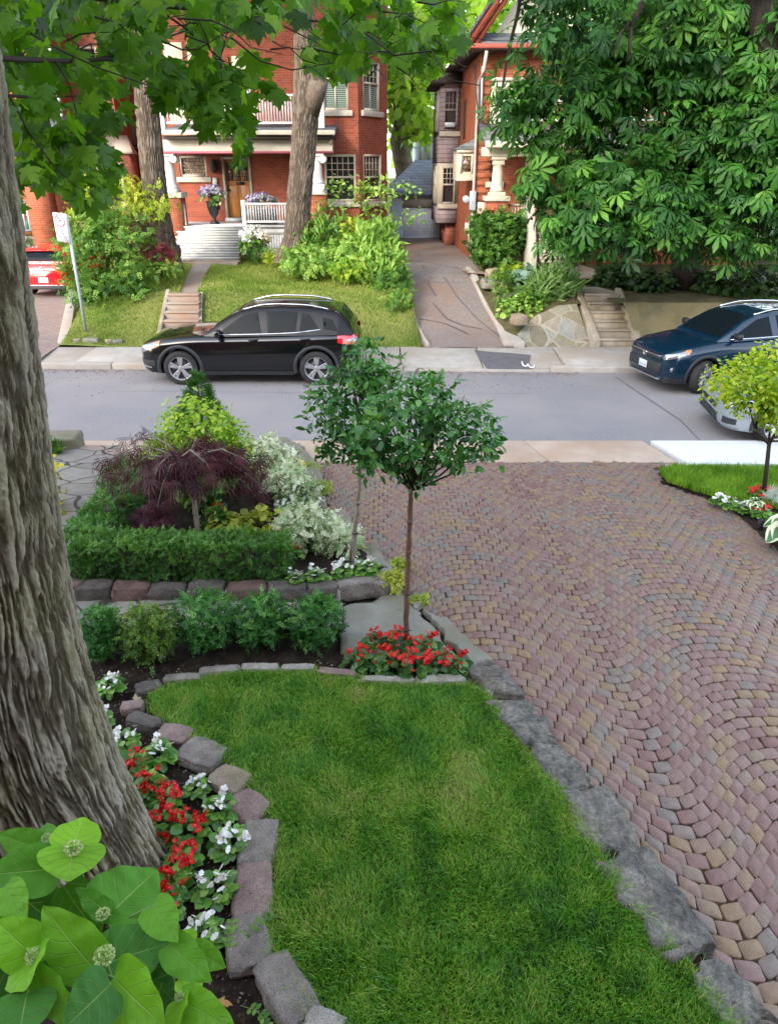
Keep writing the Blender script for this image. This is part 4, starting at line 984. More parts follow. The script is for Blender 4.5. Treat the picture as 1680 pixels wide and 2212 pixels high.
for k, x, y, s, l in [('w', 638, 1262, .95, 'white begonia at the right end of the hedge, lowest of the raised bed'), ('w', 682, 1256, 1.1, 'white begonia left of the rear slim trunk'), ('w', 742, 1244, 1.1, 'white begonia left of the rear trunk foot by the rounded wall stone'), ('w', 792, 1240, 1.15, 'white begonia right of the rear slim trunk'),
                      ('r', 632, 1200, 1.0, 'red begonia at the right end of the hedge'), ('r', 600, 1172, .9, 'red begonia behind the right end of the hedge'), ('r', 470, 1120, 1.1, 'red begonia under the dark red maple'), ('r', 545, 1050, .9, 'red begonia behind the dark red maple'), ('w', 612, 1105, 1.0, 'white begonia between the two variegated bushes'), ('w', 585, 1000, .9, 'white begonia peeping from the large variegated bush')]:
    plant_beg(k, x, y, s, l, UB, .13)
for k, x, y, s, l in [('w', 1555, 1092, 1.1, 'white begonia left one of the two by the right lawn'), ('w', 1598, 1105, 1.1, 'white begonia right one of the two by the right lawn'), ('r', 1630, 1080, 1.1, 'red begonia left of the young tree foot'), ('r', 1662, 1078, 1.0, 'red begonia right of the young tree foot'), ('r', 1642, 1118, 1.15, 'red begonia behind the little spotlight')]:
    plant_beg(k, x, y, s, l, 'begonias under the young tree', -.06)
# ---- low box bushes in a row
def bush(name, label, cat, blobs, leafm, T, nclump, per, csize, size, group=None, stem=True, loc=None, **kw):
    b0 = np.array(blobs); lo = b0[:, 2] - b0[:, 5]; c = (float(b0[:, 0].mean()), float(b0[:, 1].mean()), float(lo.min()))
    t = thing(name, label, cat, loc or c, 0, group)
    leafobj('foliage', mass(T, blobs, nclump, per, csize, size, **kw), ML[leafm], t)
    if stem:
        m = MB()
        for k in range(10):
            p1, _ = blob_points(blobs, 1, .3); branchy(m, (c[0] + random.gauss(0, .02), c[1] + random.gauss(0, .02), c[2] - .03), p1[0], .012, .004, .12, 4, 5)
        m.build('stems', MT['twig'], t)
    return t
BG = 'low box bushes behind the lawn'
for x, yb, w, ht, m, l in [(212, 1432, 92, 108, 'box', 'green box bush nearest the big trunk, partly behind it'), (318, 1440, 124, 118, 'box_gold', 'yellowish box bush with some brown leaves, second from the trunk'), (440, 1412, 142, 118, 'box', 'middle box bush of the five, the widest'), (563, 1405, 122, 112, 'box', 'box bush second from the right, by the middle of the lawn edge'), (682, 1408, 112, 114, 'box', 'squarish box bush at the right end, next to the slab')]:
    c = Gz(x, yb, zg); d = math.sqrt(c[0] ** 2 + c[1] ** 2 + (CAMH - c[2]) ** 2); s = d / FPX; r = w * s / 2 * .88; h = ht * s * .98
    bl = [(c[0], c[1] + r * .7, c[2] + h * .50, r, r * .85, h * .46), (c[0] - r * .25, c[1] + r * .6, c[2] + h * .55, r * .7, r * .7, h * .40), (c[0] + r * .35, c[1] + r * .7, c[2] + h * .52, r * .65, r * .7, h * .44), (c[0], c[1] + r * .3, c[2] + h * .35, r * .85, r * .6, h * .3)]
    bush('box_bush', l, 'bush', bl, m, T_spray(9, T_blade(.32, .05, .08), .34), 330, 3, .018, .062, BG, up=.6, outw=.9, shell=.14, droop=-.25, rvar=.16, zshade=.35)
# ---- box hedge of the raised bed: long front run and the left run
def hedge(name, label, boxes, leafm, n, size, T=None):
    """clipped run: boxes (x0,x1,y0,y1,z0,z1,yawdx)"""
    T = T or T_spray(9, T_blade(.32, .05, .08), .36)
    tot = []; cx = np.mean([(b[0] + b[1]) / 2 for b in boxes]); cy = np.mean([(b[2] + b[3]) / 2 for b in boxes]); cz = min(b[4] for b in boxes)
    t = thing(name, label, 'hedge', (cx, cy, cz))
    for (x0, x1, y0, y1, z0, z1, sk) in boxes:
        A = [(x1 - x0) * (y1 - y0) * 1.4, (x1 - x0) * (z1 - z0), (x1 - x0) * (z1 - z0) * .3, (y1 - y0) * (z1 - z0) * 1.0, (y1 - y0) * (z1 - z0)]
        A = np.array(A); f = RNG.choice(5, n, p=A / A.sum()); u, v = RNG.random(n), RNG.random(n)
        p = np.zeros((n, 3)); o = np.zeros((n, 3))
        for k in range(5):
            q = f == k; U, W = u[q], v[q]
            if k == 0: p[q] = np.c_[x0 + (x1 - x0) * U, y0 + (y1 - y0) * W, np.full(q.sum(), z1)]; o[q] = (0, 0, 1)
            elif k in (1, 2): p[q] = np.c_[x0 + (x1 - x0) * U, np.full(q.sum(), y0 if k == 1 else y1), z0 + (z1 - z0) * W]; o[q] = (0, -1 if k == 1 else 1, .2)
            else: p[q] = np.c_[np.full(q.sum(), x0 if k == 3 else x1), y0 + (y1 - y0) * U, z0 + (z1 - z0) * W]; o[q] = (-1 if k == 3 else 1, 0, .2)
        lump = (fbm(p * 4.2, 3, 17) - .5) * .15; p = p - o * (np.abs(RNG.normal(size=(n, 1))) * .03) + o * lump[:, None]
        p[:, 0] += sk * (p[:, 1] - y0)
        nr = norm(o * .9 + np.array([0, 0, .5]) + RNG.normal(size=(n, 3)) * .5); d = norm(np.cross(nr, rand_dir(n)) + o * .45 + np.array([0, 0, .25]))
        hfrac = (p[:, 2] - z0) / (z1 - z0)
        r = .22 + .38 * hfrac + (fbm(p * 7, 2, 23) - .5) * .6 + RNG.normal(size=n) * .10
        tot.append(scatter(T, p, d, nr, size * (1 + RNG.normal(size=n) * .25).clip(.5, 1.6), r))
    leafobj('foliage', join(tot), ML[leafm], t)
    m = MB()
    for (x0, x1, y0, y1, z0, z1, sk) in boxes:
        for k in range(int((x1 - x0) * 16 + (y1 - y0) * 10)):
            x, y = x0 + (x1 - x0) * random.random(), y0 + (y1 - y0) * random.uniform(.2, .8); x += sk * (y - y0)
            branchy(m, (x, y, z0 - .08), (x + random.gauss(0, .05), y + random.gauss(0, .05), z0 + (z1 - z0) * .85), .011, .004, .1, 3, 5)
    m.build('stems', MT['twig'], t); return t
hz = zg(5.7) + .12
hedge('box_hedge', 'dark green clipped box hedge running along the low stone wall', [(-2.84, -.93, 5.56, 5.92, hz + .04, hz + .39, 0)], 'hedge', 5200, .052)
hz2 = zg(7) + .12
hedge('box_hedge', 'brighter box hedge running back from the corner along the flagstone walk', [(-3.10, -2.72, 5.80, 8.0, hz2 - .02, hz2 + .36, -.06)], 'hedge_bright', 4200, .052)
# ---- dark red lace-leaf maple
c0 = Gz(430, 1158, zg, .12)
t = thing('japanese_maple', 'dark red weeping lace leaf maple with fine cut leaves in the raised bed', 'tree', c0)
m = MB(); top = P(408, 1005, c0[1] + .15)
path = branchy(m, c0, P(420, 1080, c0[1] + .05), .030, .026, .05, 4, 8); branchy(m, path[-1], top, .026, .02, .06, 4, 8)
brs = []
for k in range(22):
    a = 2 * math.pi * k / 22 + random.gauss(0, .12); L = random.uniform(.32, .88)
    tip = Vector(top) + Vector((math.cos(a) * L * 1.12, math.sin(a) * L * .8, .10 - L * random.uniform(.15, .95) + random.gauss(0, .05)))
    mid = Vector(top).lerp(tip, .5) + Vector((0, 0, .24 * L + .05)); pth = [Vector(top), Vector(top).lerp(mid, .55) + Vector((0, 0, .04)), mid, mid.lerp(tip, .6) + Vector((0, 0, .05)), tip]
    m.tube(pth, [.013, .011, .008, .005, .002], 6); brs.append(pth)
m.tube([P(395, 985, c0[1] - .2), P(412, 972, c0[1] - .25), P(428, 985, c0[1] - .3), P(440, 1000, c0[1] - .3)], .010, 6)
m.build('trunk', MT['stem_grey'], t, True)
TL = T_lace(7, .55); pos, dr = [], []
for pth in brs:
    for q in range(54):
        s = random.random() ** .8; i = min(3, int(s * 4)); f = s * 4 - i; p = pth[i].lerp(pth[i + 1], f); out = (pth[4] - pth[0]); out.z = 0; out.normalize()
        pos.append(p + Vector((random.gauss(0, .085), random.gauss(0, .075), random.gauss(0, .04)))); dr.append(out * random.uniform(.2, 1) + Vector((random.gauss(0, .5), random.gauss(0, .5), -.75)))
pos = np.array(pos); dr = np.array(dr); N = len(pos)
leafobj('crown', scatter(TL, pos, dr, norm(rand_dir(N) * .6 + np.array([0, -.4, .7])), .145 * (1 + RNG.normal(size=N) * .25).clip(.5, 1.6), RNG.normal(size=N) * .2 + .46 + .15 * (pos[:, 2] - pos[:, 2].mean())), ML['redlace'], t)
# ---- burgundy heuchera, chartreuse heuchera, ferny greens under the maple
def mound(name, label, cat, px, r, h, leafm, T, n, size, dz=.12, zf=zg, group=None, **kw):
    c = Gz(px[0], px[1], zf, dz)
    return bush(name, label, cat, [(c[0], c[1], c[2] + h * .45, r, r * .85, h * .55)], leafm, T, n, 4, r * .12, size, group, stem=False, loc=c, **kw)
mound('burgundy_bush', 'small deep burgundy lacy bush at the foot of the dark red maple', 'bush', (338, 1150), .22, .30, 'burgundy', T_lace(7, .4), 120, .10, up=.8, outw=.5)
mound('heuchera', 'pale yellow green heuchera left one of two below the dark red maple', 'plant', (500, 1150), .20, .20, 'chart', T_oval(.5, .05, .1), 40, .075, up=.9, group='yellow green heucheras', droop=.1)
mound('heuchera', 'pale yellow green heuchera right one, under the drooping maple tip', 'plant', (568, 1140), .20, .18, 'chart', T_oval(.5, .05, .1), 40, .07, up=.9, group='yellow green heucheras', droop=.1)
mound('leafy_plant', 'mid green leafy plant beside the maple trunk', 'plant', (470, 1145), .16, .24, 'shrub', T_oval(.4, .05, .15), 40, .08, up=.7)
mound('leafy_plant', 'green plant in the shade behind the maple trunk', 'plant', (440, 1090), .25, .35, 'shrub', T_oval(.35, .05, .15), 70, .08, up=.7)
# ---- lime green shrub and yew cone at the street end of the bed
cz = zg(8.1) + .12
c = P(435, 1000, 8.1)
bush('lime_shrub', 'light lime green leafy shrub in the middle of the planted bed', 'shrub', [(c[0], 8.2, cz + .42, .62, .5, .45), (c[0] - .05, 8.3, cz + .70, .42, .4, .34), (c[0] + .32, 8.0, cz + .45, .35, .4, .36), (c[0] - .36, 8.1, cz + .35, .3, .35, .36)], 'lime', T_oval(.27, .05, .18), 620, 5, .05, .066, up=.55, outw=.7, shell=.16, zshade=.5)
m = MB()
c = P(435, 900, 9.0); cz = zg(9.0) + .12; zt = P(435, 806, 9.0)[2]
t = thing('yew_cone', 'dark green cone shaped yew rising behind the lime green shrub', 'shrub', (c[0], 9.0, cz))
n = 2200; s = RNG.random(n) ** .6; a = RNG.random(n) * 6.283; rad = (.47 * s) * (1 + (fbm(np.c_[np.cos(a) * 2, np.sin(a) * 2, s * 6], 3, 5) - .5) * .8); z = zt - (zt - cz) * s
pos = np.c_[c[0] + np.cos(a) * rad, 9.0 + np.sin(a) * rad, z]; out = np.c_[np.cos(a), np.sin(a), np.full(n, .5)]
leafobj('foliage', scatter(T_spray(15, T_blade(.12, .02, .05), .34, 55), pos, norm(out + np.array([0, 0, .6]) + RNG.normal(size=(n, 3)) * .35), norm(rand_dir(n) + out * .4), .10 * (1 + RNG.normal(size=n) * .25).clip(.5, 1.6), RNG.normal(size=n) * .22 + .45 + .3 * (fbm(pos * 6, 2, 8) - .5)), ML['yew'], t)
m.tube([(c[0], 9.0, cz - .1), (c[0], 9.0, zt - .1)], [.03, .008], 8); m.build('trunk', MT['twig'], t)
# ---- variegated bushes down the driveway side
VG = 'white and green variegated bushes'
for px, Y, r, h, l in [((588, 1060), 7.9, .34, .62, 'large white and green variegated bush at the pavement end of the bed'), ((625, 1090), 7.25, .27, .42, 'variegated bush between the large one and the white begonia'), ((662, 1188), 6.5, .31, .42, 'rounded variegated bush above the red begonia at the hedge end'), ((728, 1192), 6.25, .20, .26, 'small variegated bush beside the rear slim trunk')]:
    c = Gz(px[0], px[1], zg, .12)
    bush('variegated_bush', l, 'bush', [(c[0], c[1] + r * .5, c[2] + h * .45, r, r * .9, h * .5), (c[0] - r * .2, c[1] + r * .6, c[2] + h * .62, r * .65, r * .6, h * .4), (c[0] + r * .5, c[1] + r * .2, c[2] + h * .32, r * .55, r * .5, h * .35)], 'varieg', T_spray(9, T_blade(.38, .06, .1), .36), 280, 3, .025, .078, VG, up=.5, outw=.8, shell=.15, rvar=.14, zshade=.45)
# creeping jenny and moss between the slabs
for px, r, l in [((632, 1012), .16, 'yellow creeping plant spilling from the top of the bed edge'), ((628, 1048), .13, 'yellow creeping plant beside the square slab'), ((560, 975), .12, 'yellow creeping plant behind the large variegated bush'), ((745, 1180), .14, 'yellow green creeper beside the small variegated bush'), ((845, 1258), .12, 'yellow green creeper at the end of the low stone wall'), ((655, 1118), .10, 'yellow green creeper below the square slab')]:
    mound('creeping_plant', l, 'plant', px, r, .09, 'yellow' if px[1] < 1060 else 'chart', T_spray(9, T_blade(.45, .06, .1), .34), 60, .055, dz=.10, up=1.0, outw=.3, group='yellow creeping plants')
for px, l in [((694, 1062), 'bright moss hanging on the driveway side of the square slab'), ((868, 1222), 'green creeper at the driveway edge near the rear trunk'), ((905, 1300), 'moss tuft at the chunky stone block'), ((672, 1022), 'moss between the two uppermost flat slabs')]:
    mound('moss_tuft', l, 'moss', px, .10 if px[1] > 1100 else .14, .14 if px[1] < 1100 else .06, 'goldshrub', T_blade(.3), 90, .03, dz=0, up=.6, group='moss on the slabs')
# ---- two standard trees on slim stems
def standard(label, base, topz, lean, blobs, leafm, stem, seed, n, extra=()):
    t = thing('standard_tree', label, 'tree', base)
    m = MB(); p = [Vector(base) + (Vector((lean[0], lean[1], topz)) - Vector(base)) * s for s in np.linspace(0, 1, 16)]
    p = [q + Vector((random.gauss(0, .004), random.gauss(0, .004), 0)) for q in p]
    m.tube(p, [.024 - .005 * i / 15 + .002 * math.sin(i * 2.1) for i in range(16)], 10)
    for s in (.3, .46, .62, .8): q = Vector(base).lerp(Vector((lean[0], lean[1], topz)), s); m.lathe([(.018, -.02), (.028, 0), (.018, .02)], q, 8)
    tr = m.build('trunk', MT[stem], t, True)
    m = MB(); st = Vector((lean[0], lean[1], topz)); tips = []
    for k in range(26):
        e, _ = blob_points(blobs, 1, .15); path = branchy(m, st - Vector((0, 0, random.random() * .04)), e[0], .010, .003, .12, 5, 5); tips.append(path)
    m.build('branches', MT['twig'], t, True)
    for k, s in enumerate((.12, .36)):
        q = Vector(base).lerp(Vector((lean[0], lean[1], topz)), s); m = MB(); m.lathe([(.026, -.006), (.030, 0), (.026, .006)], q, 12); m.tube([q + Vector((.02, -.01, 0)), q + Vector((.05, -.02, .006))], .003, 5); m.build('tie', MT['black_metal'], t)
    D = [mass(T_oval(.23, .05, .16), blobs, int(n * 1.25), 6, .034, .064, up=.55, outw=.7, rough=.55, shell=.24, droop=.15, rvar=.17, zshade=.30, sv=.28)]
    for (a, b_) in extra:                                # loose twigs that stick out
        a, b_ = np.array(a), np.array(b_); k = 14; s = np.linspace(.1, 1, k)[:, None]; pos = a + (b_ - a) * s; d = (b_ - a)[None] + RNG.normal(size=(k, 3)) * np.linalg.norm(b_ - a) * .7
        D.append(scatter(T_oval(.2, .05, .16), pos, d, norm(rand_dir(k) * .5 + np.array([0, -.2, .8])), .065 * (1 + RNG.normal(size=k) * .2), RNG.random(k) * .5 + .35))
    leafobj('crown', join(D), ML[leafm], t, True)
    return t
YA = 4.72; A = lambda x, y, dy=0: P(x, y, YA + dy)
def pb(x, y, Y, w, h, dpt):
    c = P(x, y, Y); s = math.sqrt(c[0] ** 2 + Y ** 2 + (CAMH - c[2]) ** 2) / FPX; return (*c, w * s / 2, dpt, h * s / 2 * 1.05)
bA = Gz(876, 1398)
standard('front standard tree with a slim brown trunk rising from the red begonias', bA, P(887, 1050, bA[1])[2], P(887, 1050, bA[1])[:2],
         [pb(885, 925, 4.75, 190, 190, .34), pb(985, 935, 4.75, 175, 130, .28), pb(820, 930, 4.7, 120, 140, .28), pb(925, 860, 4.85, 110, 90, .2), pb(885, 1015, 4.7, 100, 70, .18), pb(810, 985, 4.65, 80, 60, .14), pb(1030, 960, 4.75, 90, 80, .2)], 'holly', 'stem_brown', 1, 275,
         [(A(1000, 880), A(1075, 905, .1)), (A(960, 850), A(990, 820, .1)), (A(1000, 900, -.1), A(1050, 875, -.1)), (A(900, 840), A(885, 815, 0)), (A(800, 1000), A(785, 1035)), (A(1030, 960), A(1085, 965)), (A(985, 985), A(1000, 1020)), (A(925, 850), A(950, 812))])
bB = Gz(760, 1238, zg, .10)
standard('rear standard tree with a leaning grey stem beside the white begonias', bB, P(782, 985, bB[1])[2], P(782, 985, bB[1])[:2],
         [pb(765, 870, 5.95, 150, 150, .34), pb(790, 790, 6.0, 100, 100, .25), pb(700, 880, 5.9, 90, 90, .22), pb(735, 945, 5.9, 110, 80, .22), pb(825, 840, 6.0, 80, 90, .22), pb(760, 970, 5.9, 90, 50, .2)], 'holly', 'stem_grey', 2, 235,
         [(P(700, 860, 5.9), P(655, 860, 5.85)), (P(820, 800, 6), P(865, 790, 6)), (P(720, 960, 5.9), P(700, 980, 5.85)), (P(790, 760, 6), P(800, 740, 6)), (P(830, 770, 6), P(870, 770, 6.1))])
m = MB(); b0 = Vector(Gz(752, 1240, zg, .1)); m.tube([b0 + Vector((0, .03, 0)), b0.lerp(Vector(P(773, 1080, bB[1] + .03)), 1)], .013, 8)
tag(recentre(m.build('wooden_stake', MT['stem_grey'], None, True), b0), 'thin grey wooden stake tied to the rear standard tree', 'stake')
# ---- yellow variegated shrub on the left behind the trunk, path light
c = Gz(100, 1120, zg)
bush('yellow_shrub', 'bright yellow variegated shrub at the left behind the big trunk', 'shrub', [(c[0] - .10, c[1] + .1, c[2] + .55, .20, .24, .35), (c[0] - .06, c[1] + .15, c[2] + .30, .2, .25, .32)], 'yellow', T_oval(.24, .05, .18), 66, 4, .05, .10, up=.3, outw=.7, droop=.1)
c = Gz(112, 985, zg)
mound('grass_tuft', 'small green tuft at the foot of the path light', 'grass', (112, 988), .14, .25, 'shrub', T_blade(.12), 90, .10, dz=0, up=.1, droop=-.6)
t = thing('path_light', 'thin black path light with a small cap standing left of the planted bed', 'path light', (c[0], c[1], c[2]))
zt = P(97, 892, c[1])[2]; xt = P(97, 892, c[1])[0]
m = MB(); m.tube([c, (xt, c[1], zt - .02)], .012, 8); m.build('pole', MT['black_metal'], t, True)
m = MB(); m.lathe([(.012, -.06), (.026, -.05), (.026, .01), (.012, .02)], (xt, c[1], zt - .02), 14); m.build('socket', MT['black_metal'], t, True)
m = MB(); m.lathe([(.005, .035), (.03, .03), (.075, .008), (.075, .004), (.01, .012)], (xt, c[1], zt), 18); m.build('lamp_cap', MT['galv'], t, True)
# ---- right corner: young lime tree, hostas, dusty miller, spotlight
c = Gz(1647, 1078, zg, -.06); sp = P(1662, 905, c[1] + .1)
t = thing('young_tree', 'young tree with bright yellow green leaves and a slim forked trunk at the right', 'tree', c)
m = MB(); q = [Vector(c), Vector(P(1655, 1010, c[1] + .03)), Vector(P(1660, 960, c[1] + .05)), Vector(sp)]
m.tube([q[0], q[1], q[2]], [.030, .026, .024], 9)
for e in [P(1630, 930, c[1]), P(1662, 925, c[1] + .1), P(1700, 890, c[1] + .1)]:
    m.tube([q[2], q[2].lerp(Vector(e), .55), Vector(e), Vector(e) + (Vector(e) - q[2]) * .9 + Vector((0, 0, .25))], [.020, .015, .011, .005], 7)
m.build('trunk', MT['twig'], t, True)
bl = [pb(1650, 830, c[1], 180, 110, .5), pb(1590, 825, c[1] - .1, 120, 80, .4), pb(1720, 830, c[1], 170, 120, .5), pb(1680, 875, c[1], 130, 80, .35), pb(1660, 790, c[1] + .1, 120, 70, .35), pb(1670, 905, c[1] - .1, 60, 30, .15)]
m = MB()
for k in range(24): e, _ = blob_points(bl, 1, .2); branchy(m, q[3], e[0], .012, .003, .1, 5, 5)
m.build('branches', MT['twig'], t, True)
leafobj('crown', mass(T_oval(.30, .05, .12), bl, 620, 6, .05, .060, up=.8, outw=.5, rough=.5, shell=.25, droop=.05, zshade=.35), ML['lime_tree'], t, True)
def m_hosta():
    m, nt, b, out = newmat('hosta_leaf_white_edge')
    uv = node(nt, 'ShaderNodeUVMap', uv_map='UVMap'); s = node(nt, 'ShaderNodeSeparateXYZ'); nt.links.new(uv.outputs[0], s.inputs[0])
    u = math_(nt, 'ABSOLUTE', math_(nt, 'SUBTRACT', s.outputs[0], .5)); w = math_(nt, 'ADD', u, math_(nt, 'MULTIPLY', math_(nt, 'SUBTRACT', noise(nt, geo_pos(nt), 18, 3), .5), .25))
    st = math_(nt, 'FRACT', math_(nt, 'MULTIPLY', u, 14.0))
    c = ramp(nt, w, [(.26, (.045, .14, .03)), (.34, (.62, .64, .42))]); c = mixc(nt, .35, c, ramp(nt, st, [(0, (.5, .5, .5)), (.4, (1, 1, 1))]), 'MULTIPLY')
    nt.links.new(c, b.inputs['Base Color']); b.inputs['Roughness'].default_value = .4; return m
def bigleaf(m_, base, tip, width, nrm, fold=.25, droop=.1, nu=7, nv=10, shape=lambda v: math.sin(math.pi * min(1, v ** .75)) ** .8, ruffle=0.0, seed=0):
    """one modelled leaf: m_ = (V,F,UV) lists"""
    V, Fq, UV = m_; base, tip = Vector(base), Vector(tip); ax = tip - base; L = ax.length; d = ax / L; n = Vector(nrm); x = d.cross(n).normalized(); n = x.cross(d)
    b0 = len(V)
    for j in range(nv + 1):
        v = j / nv; w = width / 2 * shape(v)
        for i in range(nu):
            u = i / (nu - 1) * 2 - 1; au = abs(u)
            z = w * au * fold * (1 - .3 * au) - droop * L * (v * v) + (ruffle * L * math.sin(v * 17 + u * 2 + seed) * au * .5) + .012 * L * math.cos(v * 30) * au * (1 - au) * 2
            q = base + d * (L * (v - .06 * (au ** 1.5) * (1 if v < .3 else 0))) + x * (u * w) + n * z
            V.append(tuple(q)); UV.append((u * .5 + .5, v))
    for j in range(nv):
        for i in range(nu - 1): a = b0 + j * nu + i; Fq.append((a, a + 1, a + nu + 1, a + nu))
def leafmesh(name, m_, mat, parent):
    V, Fq, UV = m_; flat = [i for f in Fq for i in f]
    return link(name, rawmesh(name, np.array(V), flat, [4] * len(Fq), None, np.array([UV[i] for i in flat]), True), mat, parent)
MT['hosta'] = m_hosta()
def hosta(label, c, r, n, seed, mat, h=.26):
    t = thing('hosta', label, 'hosta', c); rs = random.Random(seed); acc = ([], [], [])
    for k in range(n):
        a = k * 2.4 + rs.gauss(0, .2); f = .45 + .55 * k / n; e = (c[0] + math.cos(a) * r * f, c[1] + math.sin(a) * r * f, c[2] + h * (1.15 - f * .9)); b_ = (c[0] + math.cos(a) * r * f * .28, c[1] + math.sin(a) * r * f * .28, c[2] + h * (1.05 - f * .45))
        bigleaf(acc, b_, e, r * .52, (math.cos(a) * .3, math.sin(a) * .3 - .15, 1), .35, .18, ruffle=.03, seed=k)
    leafmesh('foliage', acc, mat, t); return t
cH = Gz(1700, 1175, zg, -.06); hosta('white edged hosta with long striped leaves at the right edge beside the pavers', cH, .42, 22, 1, MT['hosta'], .36)
cH = Gz(1608, 1112, zg, -.06); hosta('small broad leaved hosta with pale rims left of the young tree', (cH[0] + .12, cH[1] + .05, cH[2]), .20, 12, 2, MT['hosta'], .2)
mound('dusty_miller', 'silvery grey dusty miller right of the young tree', 'plant', (1672, 1090), .15, .20, 'silver', T_lace(7, .2), 60, .08, dz=-.06, up=.9, group=None)
c = Gz(1640, 1142, zg, -.06)
t = thing('garden_spotlight', 'small black cylinder garden spotlight at the driveway edge on the right', 'garden light', c)
m = MB(); m.lathe([(.034, 0), (.036, .01), (.036, .115), (.030, .12), (.030, .10)], c, 20); m.build('housing', MT['black_metal'], t, True)
m = MB(); m.lathe([(.001, .103), (.028, .104), (.001, .106)], c, 16); m.build('lens', MT['galv'], t)
c = Gz(668, 1123, zg, .12)
t = thing('garden_spotlight', 'small black garden spotlight half hidden by the rounded variegated bush', 'garden light', c)
m = MB(); m.lathe([(.03, -.05), (.03, .14), (.025, .15), (.025, .12)], c, 16); m.build('housing', MT['black_metal'], t, True)
# ---- hydrangea in the foreground
def m_hyd():
    m, nt, b, out = newmat('hydrangea_leaf'); pos = geo_pos(nt)
    uv = node(nt, 'ShaderNodeUVMap', uv_map='UVMap'); s = node(nt, 'ShaderNodeSeparateXYZ'); nt.links.new(uv.outputs[0], s.inputs[0])
    u = math_(nt, 'ABSOLUTE', math_(nt, 'SUBTRACT', s.outputs[0], .5)); v = s.outputs[1]
    wv = math_(nt, 'ADD', v, math_(nt, 'MULTIPLY', math_(nt, 'SUBTRACT', noise(nt, pos, 14, 2), .5), .10))
    side = math_(nt, 'FRACT', math_(nt, 'MULTIPLY', math_(nt, 'SUBTRACT', wv, math_(nt, 'MULTIPLY', u, .62)), 5.5))
    side = ramp(nt, math_(nt, 'ABSOLUTE', math_(nt, 'SUBTRACT', side, .5)), [(.0, (1, 1, 1)), (.055, (0, 0, 0))])
    mid = ramp(nt, u, [(.006, (1, 1, 1)), (.02, (0, 0, 0))])
    vein = mixc(nt, 1.0, side, mid, 'LIGHTEN')
    at = node(nt, 'ShaderNodeAttribute', attribute_name='rnd')
    base = ramp(nt, at.outputs['Fac'], [(0, (.022, .10, .022)), (.4, (.075, .24, .018)), (.7, (.16, .38, .018)), (1, (.27, .50, .025))])
    base = mixc(nt, .3, base, ramp(nt, noise(nt, pos, 9, 5), [(.3, (.55, .6, .6)), (.7, (1.2, 1.2, 1.1))]), 'MULTIPLY')
    c = mixc(nt, math_(nt, 'MULTIPLY', vein, .55), base, (.30, .46, .12)); nt.links.new(c, b.inputs['Base Color'])
    b.inputs['Roughness'].default_value = .58; b.inputs['Specular IOR Level'].default_value = .25
    fine = noise(nt, pos, 130, 4)
    bump(nt, b, math_(nt, 'ADD', math_(nt, 'MULTIPLY', vein, -.6), math_(nt, 'MULTIPLY', noise(nt, pos, 45, 4), .9)), .7, .006)
    t_ = node(nt, 'ShaderNodeBsdfTranslucent'); ms = node(nt, 'ShaderNodeMixShader'); ms.inputs[0].default_value = .28
    nt.links.new(mixc(nt, 1.0, c, (1.3, 1.35, .5), 'MULTIPLY'), t_.inputs['Color']); nt.links.new(b.outputs[0], ms.inputs[1]); nt.links.new(t_.outputs[0], ms.inputs[2]); nt.links.new(ms.outputs[0], out.inputs[0])
    return m
root = (-.95, 1.30, zg(1.3) - .02)
HY = thing('hydrangea', 'large bright green hydrangea with round green buds filling the lower left corner', 'shrub', root)
def zp(zx, zy): return (zx * .4181, 1620.7 + zy * .4181)
def RP(zx, zy, t):
    x, y = zp(zx, zy); d = ray(x, y); return Vector((d[0] * t, d[1] * t, CAMH + d[2] * t))
LEAVES = [  # base, tip, width, depth base, depth tip, tone
    (372, 512, 442, 332, 215, 2.2, 2.32, .80), (380, 500, 352, 672, 290, 2.2, 2.12, .78), (205, 512, -10, 432, 140, 2.3, 2.25, .45), (238, 475, 236, 372, 110, 2.3, 2.35, .35), (290, 610, -90, 648, 230, 2.2, 2.1, .40),
    (540, 880, 815, 600, 340, 2.15, 2.3, .50), (575, 850, 385, 715, 110, 2.14, 2.16, .33), (490, 1130, 215, 822, 250, 2.0, 1.98, .62), (175, 1065, -20, 880, 220, 2.0, 1.95, .66), (170, 1062, 300, 962, 130, 1.98, 2.05, .82),
    (172, 1066, 115, 1230, 260, 1.97, 1.86, .72), (520, 1110, 890, 985, 265, 2.05, 2.12, .25), (590, 1175, 832, 1440, 290, 1.98, 1.85, .70), (872, 1000, 1080, 1190, 170, 2.1, 2.0, .58), (995, 1025, 1165, 1125, 120, 2.12, 2.1, .62), (955, 1005, 985, 905, 95, 2.12, 2.2, .85),
    (925, 1275, 1052, 1185, 125, 2.02, 2.08, .84), (928, 1285, 895, 1440, 145, 2.0, 1.9, .86), (935, 1290, 1205, 1440, 170, 2.0, 1.9, .60), (185, 1170, 400, 1420, 190, 1.95, 1.85, .60), (570, 1210, 335, 1440, 260, 1.92, 1.8, .22), (140, 1260, 90, 1500, 280, 1.9, 1.8, .28),
    (790, 800, 905, 980, 170, 2.15, 2.05, .52), (30, 700, 120, 890, 150, 2.1, 2.02, .62), (330, 700, 520, 1000, 230, 2.22, 2.25, .18), (250, 1060, 560, 1250, 260, 2.08, 2.12, .10), (700, 900, 900, 1120, 220, 2.2, 2.2, .15), (60, 700, 260, 900, 230, 2.2, 2.2, .15), (640, 1180, 960, 1330, 230, 2.1, 2.12, .12), (0, 1050, 150, 1330, 240, 2.05, 2.05, .12), (330, 1180, 300, 1420, 250, 2.05, 2.0, .05), (840, 1200, 760, 1450, 220, 2.1, 2.05, .1)]
acc = [([], [], [], [])]
accV, accF, accUV, accR = [], [], [], []
